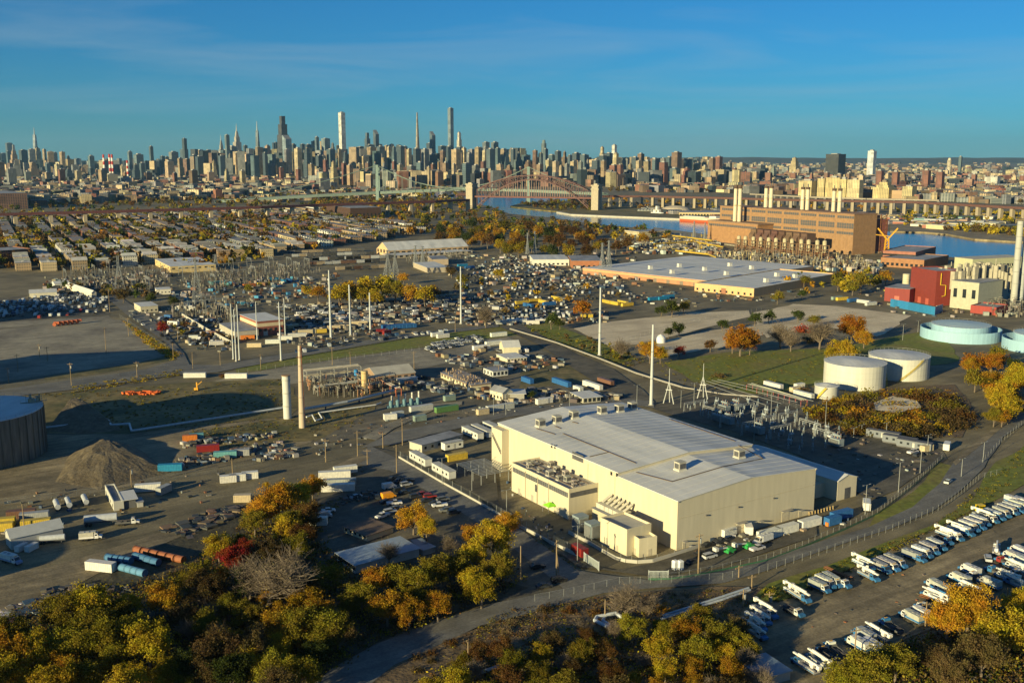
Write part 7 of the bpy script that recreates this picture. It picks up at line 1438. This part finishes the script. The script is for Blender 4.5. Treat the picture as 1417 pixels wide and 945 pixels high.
for i, (x, y) in enumerate(pts):
    k = rr.random(); x += rr.gauss(0,.3); y += rr.gauss(0,.3)
    if k < .5: place([('stand', INP, None), ('insulator', INS, (.2,.27,.31))], 'insulator_post', 'grey insulator post in the shaded switchyard', 'insulator', x, y, VA, .2, 'switchyard insulators', True, None, .72)
    elif k < .82: place([('drum', BRK_, (.32,.36,.38)), ('stand', BRS, None)], 'circuit_breaker', 'grey circuit breaker in the shaded switchyard', 'breaker', x, y, VA+1.57*(k > .65), .2, 'switchyard breakers', True, None, .8)
    elif k < .92: place(TRF, 'transformer', 'grey finned transformer in the shaded switchyard', 'transformer', x, y, VA, .2, 'switchyard transformers', True)
for px, py, w, h in [(960,570,12,5.2),(985,580,12,5.5),(1010,590,12,5.5),(1040,600,12,5.8),(1060,592,12,5.5),(1080,606,12,5.8),(1030,575,12,5.8),(1090,586,12,5.5),(1120,600,12,5.8),(1140,612,11,5.5)]: gantry(px, py, w, h, VA+1.57*R.choice([0,1]), 'grey steel gantry in the shaded switchyard', 'shaded switchyard')
q = MB()
for k in range(4):
    a = Vector((*gp(968+k*8,552-k*1), 9)); c = Vector((*gp(1058+k*22,590-k*2), 10)); q.tube(a, c, .12, None, 5)
tag(link('busbar', q.mesh('busbar', 'steel')), 'set of long bright busbar tubes crossing above the shaded switchyard', 'busbar')
for px, py in [(90,385),(110,380),(130,384),(150,378),(175,386),(195,380),(215,388),(140,392),(185,394),(205,398),(120,396),(290,385),(310,380),(330,388),(350,382),(370,378),(390,384),(410,378),(320,372),(345,370),(375,368),(400,370),(425,372),(265,390),(295,400),(250,382),(300,436),(285,432),(310,440),(270,436)]: gantry(px, py, 16, R.uniform(9,14), R.choice([VA,UA]), 'pale steel gantry in the left substation', 'left substation')
def poles_stuff(name, zones, seed):
    rr = random.Random(seed); q = MB()
    for poly, n, hs_, c in zones:
        xs = [p[0] for p in poly]; ys = [p[1] for p in poly]; k = 0
        for _ in range(n*6):
            if k >= n: break
            p = (rr.uniform(min(xs), max(xs)), rr.uniform(min(ys), max(ys)))
            if not inpoly(p, poly): continue
            k += 1; X, Y = gp(*p); h = rr.uniform(*hs_); q.ci = jit(rr.choice(c), .2, rr); q.obox(X, Y, .3, .3, 0, h, rr.random())
            if rr.random() < .5: l = rr.uniform(1,4); a = rr.choice([UA,VA]); dx, dy = math.cos(a)*l, math.sin(a)*l; q.bar((X-dx,Y-dy,h),(X+dx,Y+dy,h),.3)
            if rr.random() < .4: q.obox(X, Y, 1.4, 1.4, h*.5, h*.8, rr.random())
    return stuff(link(name, q.mesh(name, 'attr', col=True)))
GS = [(.2,.19,.165),(.26,.24,.2),(.14,.125,.1),(.1,.08,.06)]
poles_stuff('substation_equipment', [([(80,392),(100,374),(230,372),(240,392),(200,408),(110,406)], 330, (2,7), GS), ([(240,398),(280,378),(420,366),(445,376),(400,390),(330,398),(300,404)], 400, (2,8), GS), ([(230,432),(330,426),(320,448),(240,440)], 110, (4,9), GS), ([(990,352),(1180,360),(1215,376),(1100,372),(990,362)], 420, (4,11), GS+[(.5,.4,.2)]), ([(560,345),(660,352),(650,362),(560,366)], 120, (4,8), GS), ([(420,535),(505,525),(560,540),(500,550),(440,552)], 170, (2,6), GS+[(.3,.16,.09)]), ([(1360,425),(1417,418),(1417,440),(1370,438)], 90, (3,9), GS), ([(845,330),(985,326),(990,350),(880,352)], 150, (4,9), GS+[(.5,.35,.05)])], 21)
# yellow gas pipes by the quay
for pp in [[(890,332),(930,326),(985,333)],[(935,347),(980,352),(990,356)],[(905,338),(960,334),(1000,342)]]: pipe('yellow pipe gallery on the quay before the power station', pp, 1.0, 5, (.5,.34,.04), 30)
# ================================================================== ROW HOUSES
AX_ = dirv((237,325.5), (302,351)); ca, sa = math.cos(AX_), math.sin(AX_)
NB = [(-20,372),(-20,303),(60,302),(300,296),(440,290),(470,306),(560,310),(585,322),(520,333),(440,344),(380,353),(330,362),(300,358),(210,365),(150,372),(60,376)]
NBW = [gp(*p) for p in NB]; us = [x*ca+y*sa for x, y in NBW]; vs_ = [-x*sa+y*ca for x, y in NBW]; hs_ = []
v = min(vs_)+6; k = 0
while v < max(vs_):
    for side, dv in ((0,0),(1,30)):
        u = min(us)
        while u < max(us):
            n = R.randint(6, 16); c = R.choice([CREAM,TAN,WHITE,BROWN,RED,BROWN,GREY,TAN]); h = R.uniform(8,11); w = R.uniform(6.5,8.5)
            for i in range(n):
                x, y = (u+i*w)*ca-(v+dv)*sa, (u+i*w)*sa+(v+dv)*ca
                if inpoly((x, y), NBW): hs_.append((x, y, w, 15, h+R.uniform(-.3,.3), jit(c,.12), R.random() < .18, c))
            u += n*w+R.choice([6, 12, 40, 18])
    v += 54
hs_.sort(key=lambda t: t[1]); HN = {CREAM:'cream',TAN:'tan',WHITE:'white',BROWN:'brown brick',RED:'red brick',GREY:'grey'}
for x, y, w, d, h, c, gb, c0_ in hs_[:300]:
    t = thing('row_house', f'{HN[c0_]} {"gabled" if gb else "flat roofed"} row house in a terrace', 'house', x, y, 0, AX_, 'row houses of the neighbourhood', True); q = MB()
    if gb: q.prof([(-w/2,0),(w/2,0),(w/2,h),(0,h+2.6),(-w/2,h)], -d/2, d/2)
    else: q.box(-w/2+.02, w/2-.02, -d/2, d/2, 0, h)
    part('wall', q, 'house_wall', t, c); q = MB()
    if gb: q.prof([(-w/2-.3,h-.2),(0,h+2.65),(w/2+.3,h-.2),(w/2+.3,h+.05),(0,h+2.95),(-w/2-.3,h+.05)], -d/2-.3, d/2+.3)
    else: q.box(-w/2+.03, w/2-.03, -d/2-.2, d/2+.2, h+.01, h+.45); q.box(-1, 1, -1, 1, h+.451, h+1.3)
    part('roof', q, 'matte', t, jit(R.choice([(.36,.35,.33),(.28,.27,.25),(.42,.41,.39),(.17,.16,.15)]), .15))
q = MB()
for x, y, w, d, h, c, gb, c0_ in hs_[300:]: q.ci = c; q.obox(x, y, w, d, 0, h, AX_); 
stuff(link('distant_row_houses', q.mesh('distant_row_houses', 'facade_far', col=True)))
far_trees('street_trees', [(NB, 430, (4,8.5), ['rust brown','brown','rust brown','olive','dark green','olive','brown','rust brown'])], 15)

# rail cars standing on the dark sidings beyond the substation
RC = qm('body', 'paint', lambda q: (q.box(-9,9,-1.5,1.5,1.0,4.0), q.prof([(-9,4),(9,4),(8.6,4.5),(-8.6,4.5)], -1.2, 1.2))); RB = qm('bogie', 'dark_steel', lambda q: (q.box(-7.5,-5,-1,1,0,1), q.box(5,7.5,-1,1,0,1)))
for (x0, y0), (x1, y1), n in (((392,352),(500,348),11),((398,357),(512,353),11),((425,362),(540,358),10),((432,368),(520,364),8),((470,375),(530,372),5)):
    for i in range(n):
        f = (i+.5)/n; a, b_ = gp(x0,y0), gp(x1,y1); c = R.choice([('dark',(.05,.05,.05)),('brown',(.12,.07,.05)),('dark grey',(.1,.1,.1)),('tan',(.3,.24,.16)),('silver',(.35,.36,.36))])
        place([('body', RC, 'c'), ('bogie', RB, None)], 'rail_car', f'{c[0]} rail car in a row on the sidings', 'rail car', a[0]+(b_[0]-a[0])*f, a[1]+(b_[1]-a[1])*f, math.atan2(b_[1]-a[1], b_[0]-a[0]), .2, 'rail cars on the sidings', True, {'c':c[1]})
for lab, A, B in (('grey slatted sliding gate left of the warehouse entrance, half open', (808,776), (829,790)), ('grey slatted gate leaf right of the warehouse entrance', (897,802), (925,802))):
    a, b_ = gp(*A), gp(*B); l = math.hypot(b_[0]-a[0], b_[1]-a[1]); t = thing('sliding_gate', lab, 'gate', a[0], a[1], 0, math.atan2(b_[1]-a[1], b_[0]-a[0])); q = MB(); q.box(0,.2,-.1,.1,0,3); q.box(l-.2,l,-.1,.1,0,3); q.box(.2,l-.2,-.06,.06,.2,.35); q.box(.2,l-.2,-.06,.06,2.6,2.75); part('frame', q, 'paint', t, (.4,.43,.42)); s_ = qm('slat', 'paint', lambda q: q.box(-.09,.09,-.04,.04,.35,2.6)); n = int(l/.35)
    for i in range(1, n): link('slat', s_, t, (.36,.4,.39), (l*i/n, 0, 0))
far_trees('roadside_trees', [([(300,302),(360,300),(385,316),(350,324),(310,318)], 46, (6,9), ['rust brown','brown','rust brown']), ([(390,305),(440,303),(452,326),(410,328)], 34, (5,8), ['amber','golden','olive','rust brown']), ([(205,303),(290,303),(290,318),(215,316)], 40, (5,8), ['brown','dark green','olive','rust brown']), ([(132,318),(165,318),(165,336),(140,336)], 14, (6,9), ['rust brown','orange']), ([(110,300),(160,300),(160,312),(115,312)], 20, (6,9), ['brown','olive']), ([(280,338),(400,338),(470,345),(420,352),(300,372),(240,372)], 90, (3.5,6), ['amber','rust brown','olive','brown']), ([(480,312),(560,310),(590,322),(520,332)], 60, (4,7), ['rust brown','amber','brown']), ([(60,400),(170,396),(240,410),(160,415)], 20, (3,5), ['olive','brown','dark green']), ([(1080,385),(1230,380),(1235,400),(1100,412)], 26, (3,6), ['olive','golden','dark green','amber']), ([(430,275),(650,279),(655,284),(440,292)], 70, (5,8), ['rust brown','brown','amber'])], 33)

o, an_, U, V, H = rect3((1258,416), (1293,423.5), (1314,419), 376.5); q = MB(); q.path([(4,-.6,H-1),(4,-.6,H*.62),(9,-.6,H*.6),(9,-.6,H*.3),(6,-.6,H*.28)], .35); t = tag(link('gas_pipe', q.mesh('gas_pipe','paint'), None, (.55,.36,.03), (o.x, o.y, 0), an_), 'bright yellow pipe stepping down the shaded side of the tall red plant', 'pipe')

# more of the packed yards between the grass strip and the substation
for a in [(256,428,'white',12,.1,'beside the cream cube office'),(268,430,'white',9,.1,'beside the cream cube office'),(280,434,'pale',9,.3,'in the small yard left of the brick hall'),(294,464,'brown',9,-.5,'at the end of the long beige wall'),(343,470,'orange',9,.2,'below the low grey annex'),(352,481,'tan',9,.1,'on the road before the low grey annex'),(377,476,'white',9,.2,'before the brick hall corner'),(395,471,'white',9,.2,'before the brick hall corner'),
   (411,467,'pale',12,.2,'right of the brick hall'),(425,462,'tan',12,.3,'right of the brick hall'),(443,461,'yellow',9,.3,'right of the brick hall'),(462,456,'tan',9,.3,'at the foot of the tall pole'),(405,455,'tan',9,.8,'right of the brick hall'),(474,455,'tan',12,.2,'beside the middle white pole'),(527,461,'red',6,.3,'at the end of the blue skip row'),(535,463,'red',6,.8,'at the end of the blue skip row'),(497,450,'tan',12,.2,'in the salvage yard front'),
   (700,449,'pale',15,.1,'under the bare brown tree'),(715,447,'white',15,.1,'at the fleet yard front'),(735,449,'white',12,.1,'at the fleet yard front'),(752,447,'white',12,.1,'at the fleet yard front'),(790,437,'grey',12,1.2,'round tanks corner of the fleet yard'),(812,440,'yellow',9,.2,'below the orange tree at the fleet yard'),(240,450,'white',9,-.4,'along the road by the red tree'),(233,441,'blue',6,-.4,'along the road by the red tree'),(300,478,'white',9,.4,'at the corner below the beige wall'),(268,470,'white',6,.2,'in the small yard left of the brick hall'),(690,466,'white',12,.5,'at the works yard entry')]: container(*a[:5], a[5])
wallrun('long pale beige wall slanting through the small yard left of the brick hall', [(252,438),(270,449),(290,461),(320,477)], 2.6, 5, 'yard_wall', fence=0)
clutter('yard_litter', [([(170,425),(330,420),(330,490),(270,486),(240,470)], 160, (.4,2.0), (.8,3.5), MIX), ([(380,440),(470,440),(560,452),(560,462),(420,480),(380,470)], 200, (.4,2.2), (1,4), MIX), ([(640,440),(840,432),(845,446),(700,452),(640,450)], 140, (.5,2.4), (1,4), MIX), ([(880,395),(1000,405),(1130,400),(1130,412),(960,425),(880,420)], 90, (.4,1.8), (1,4), MIX+[(.5,.5,.48)]), ([(60,385),(160,380),(160,398),(60,408)], 60, (.5,2.5), (1,5), MIX), ([(1150,395),(1240,385),(1330,440),(1240,436)], 60, (.4,1.8), (1,4), MIX+[(.5,.4,.05)]),
   ([(430,600),(560,575),(700,560),(860,548),(860,556),(700,572),(560,594),(440,640)], 90, (.2,.9), (.4,1.6), MIX), ([(690,640),(720,720),(790,770),(780,735),(725,700),(700,660)], 40, (.2,.9), (.3,1.2), MIX), ([(1130,640),(1200,600),(1290,620),(1280,650),(1215,695),(1195,690)], 50, (.2,1.0), (.4,1.8), DK+[(.4,.4,.38)]), ([(0,690),(250,655),(340,650),(330,690),(120,720),(0,745)], 70, (.2,1.0), (.4,1.8), MIX), ([(1060,850),(1400,705),(1400,780),(1200,880),(1060,935)], 45, (.15,.5), (.3,.8), DK+[(.3,.12,.05)])], 91)
far_trees('yard_bushes', [([(200,440),(330,470),(330,485),(250,480)], 22, (1.2,2.6), ['olive','brown','rust brown']), ([(600,395),(720,380),(860,400),(860,430),(700,440)], 26, (2,4), ['olive','brown','amber','golden']), ([(700,446),(860,480),(900,500),(860,510)], 20, (1,2.4), ['olive','brown'])], 44)

shed('blue_shed', 'low grey shed with blue ribbed roof half hidden in the bottom scrub', 'shed', (1022,928), (1056,952), (1088,938), top=938, wall=(.3,.3,.29), roof='ribbed_y', rcol=(.2,.27,.33), over=.4)
wpole(1182,915,868,'grey pole with lamp gear standing among the front truck row'); wpole(1280,868,832,'grey pole standing at the scrub edge of the truck yard'); wpole(1392,842,812,'grey pole standing at the front truck row')
for px, py, rt, lab in ((1166,800,TH+.15,'rusty brown trailer frame with orange hitch in the back truck row'),(1152,794,TH,'dark low trailer with loose poles in the back truck row'),(1288,832,TH+.4,'rusty trailer frame in the front truck row')):
    X, Y = gp(px, py); t = thing('trailer_frame', lab, 'trailer', X, Y, .3, rt); q = MB(); q.box(-3,2.6,-.9,-.75,.6,.8); q.box(-3,2.6,.75,.9,.6,.8); [q.box(-3+i*1.1,-2.85+i*1.1,-.75,.75,.6,.75) for i in range(6)]; q.bar((2.6,-.8,.7),(4,0,.6),.12); q.bar((2.6,.8,.7),(4,0,.6),.12); part('frame', q, 'rust', t); q = MB(); [q.tube((-3,-.5+.25*i,.95),(3+.2*i,-.4+.25*i,1.0),.1) for i in range(5)]; part('load', q, 'matte', t, (.25,.11,.05))
    for x in (-1.2,-.2):
        for y in (-1,1): link('wheel', WH, t, None, (x,y,.34))
rr = random.Random(8); q = MB()
for i in range(420):
    p = (rr.uniform(1295,1430), rr.uniform(900,955))
    if not inpoly(p, [(1300,955),(1330,915),(1430,895),(1430,955)]): continue
    X, Y = gp(*p); s = rr.uniform(.4,1.1); n = 6; a0 = rr.random()*6; q.ci = jit((.13,.115,.09),.3,rr); ring = [(X+s*rr.uniform(.6,1.1)*math.cos(a0+k*1.047), Y+s*rr.uniform(.6,1.1)*math.sin(a0+k*1.047)) for k in range(n)]
    q.add([(x,y,-.1) for x,y in ring]+[(X+(x-X)*.6,Y+(y-Y)*.6,s*rr.uniform(.5,.9)) for x,y in ring], [(k,(k+1)%n,n+(k+1)%n,n+k) for k in range(n)]+[tuple(range(n,2*n))])
stuff(link('rocks', q.mesh('rocks', 'attr', col=True)))
# ================================================================== LABELS: say which one, by what stands near it
LM += [('the grass strip cars', 640, 478, 'G'), ('the dark road bend', 830, 505, 'G'), ('the vacant lot', 120, 480, 'G'), ('the earth mounds', 140, 610, 'G'), ('the left car yard', 75, 425, 'G'), ('the amber grove', 530, 400, 'G'), ('the contractor lot', 580, 690, 'G'), ('the gate crossing', 780, 800, 'G'), ('the looped pipe', 850, 860, 'G'), ('the row of blue drums', 185, 785, 'G'), ('the red leaved tree', 322, 772, 'G'), ('the arched shed', 55, 750, 'G'), ('the planted bund', 1230, 575, 'G'), ('the rear fence gate', 1283, 630, 'G')]
def centre(o):
    v = Vector((0,0,0)); n = 0
    for c in [o]+list(o.children):
        if c.type == 'MESH': v += Vector(c.bound_box[0])+Vector(c.bound_box[6]); n += 2
    z = (v.z/n if n else 1)*o.scale[2]; return o.location.x, o.location.y, o.location.z+z
SKYK = ('tower', 'tower_block', 'power station')
groups = {}
for o, auto in TOP:
    px, py = proj(*centre(o)); o_p = (px, py)
    base = o['label']; lab = base
    if auto:
        kind = 'S' if o['category'] in SKYK else ('T' if 'truck' in o['category'] and px > 1020 and py > 690 else 'G'); best = None
        for ph, lx, ly, kk in LM:
            if kk != kind and not (kk == 'A' and kind == 'S'): continue
            if ph.split()[-1] in base.split() and abs(px-lx)+abs(py-ly) < 14: continue
            d = math.hypot(px-lx, (py-ly)*1.6)
            if best is None or d < best[0]: best = (d, ph, lx, ly)
        d, ph, lx, ly = best; dx, dy = px-lx, py-ly
        far = 'far ' if d > 150 else ('well ' if d > 70 else ('just ' if d < 28 else ''))
        if abs(dx) > abs(dy)*1.5: rel = f'{far}{"right" if dx > 0 else "left"} of'
        elif abs(dx) < abs(dy)*.6: rel = f'{far}{"before" if dy > 0 else "beyond"}'
        else: rel = f'{far}{"before" if dy > 0 else "beyond"} and {"right" if dx > 0 else "left"} of'
        lab = f'{base}, {rel} {ph}'
        w = lab.split()
        if len(w) > 16: lab = f'{" ".join(base.split()[:16-len((rel+" "+ph).split())])}, {rel} {ph}'
    groups.setdefault(lab, []).append((o, px, py))
ORD = ['leftmost','second from left','third from left','fourth from left','fifth from left','sixth from left','seventh from left','eighth from left','ninth from left','tenth from left','eleventh from left','twelfth from left','thirteenth from left','fourteenth from left','fifteenth from left']
RORD = ['rightmost','second from right','third from right','fourth from right','fifth from right','sixth from right','seventh from right','eighth from right','ninth from right','tenth from right','eleventh from right','twelfth from right','thirteenth from right','fourteenth from right','fifteenth from right']
for lab, it in groups.items():
    if len(it) == 1: it[0][0]['label'] = lab
    else:
        it.sort(key=lambda t: t[1]); n = len(it)
        for k, (o, px, py) in enumerate(it):
            w = lab
            if n <= 30:
                if n == 2: pre = ORD[0] if k == 0 else RORD[0]
                elif n == 3 and k == 1: pre = 'middle'
                else: pre = ORD[k] if k < (n+1)//2 else RORD[n-1-k]
                pre = pre.split(); body = lab.split()
                w = ' '.join(pre)+': '+' '.join(body[:16-len(pre)])
            o['label'] = w
            if 'group' not in o: o['group'] = o['category']+'s alike'
# ================================================================== HAZE
q = MB(); q.box(-31000, 31000, -1300, 31000, -1, 640); hz = link('haze', q.mesh('haze', 'ground')); stuff(hz)
m = bpy.data.materials.new('haze'); m.use_nodes = True; t = m.node_tree; t.nodes.clear(); vo = t.nodes.new('ShaderNodeVolumePrincipled'); om = t.nodes.new('ShaderNodeOutputMaterial')
vo.inputs['Color'].default_value = (.36,.7,1,1); vo.inputs['Density'].default_value = HAZE; vo.inputs['Anisotropy'].default_value = .2; t.links.new(vo.outputs[0], om.inputs['Volume']); hz.data.materials[0] = m
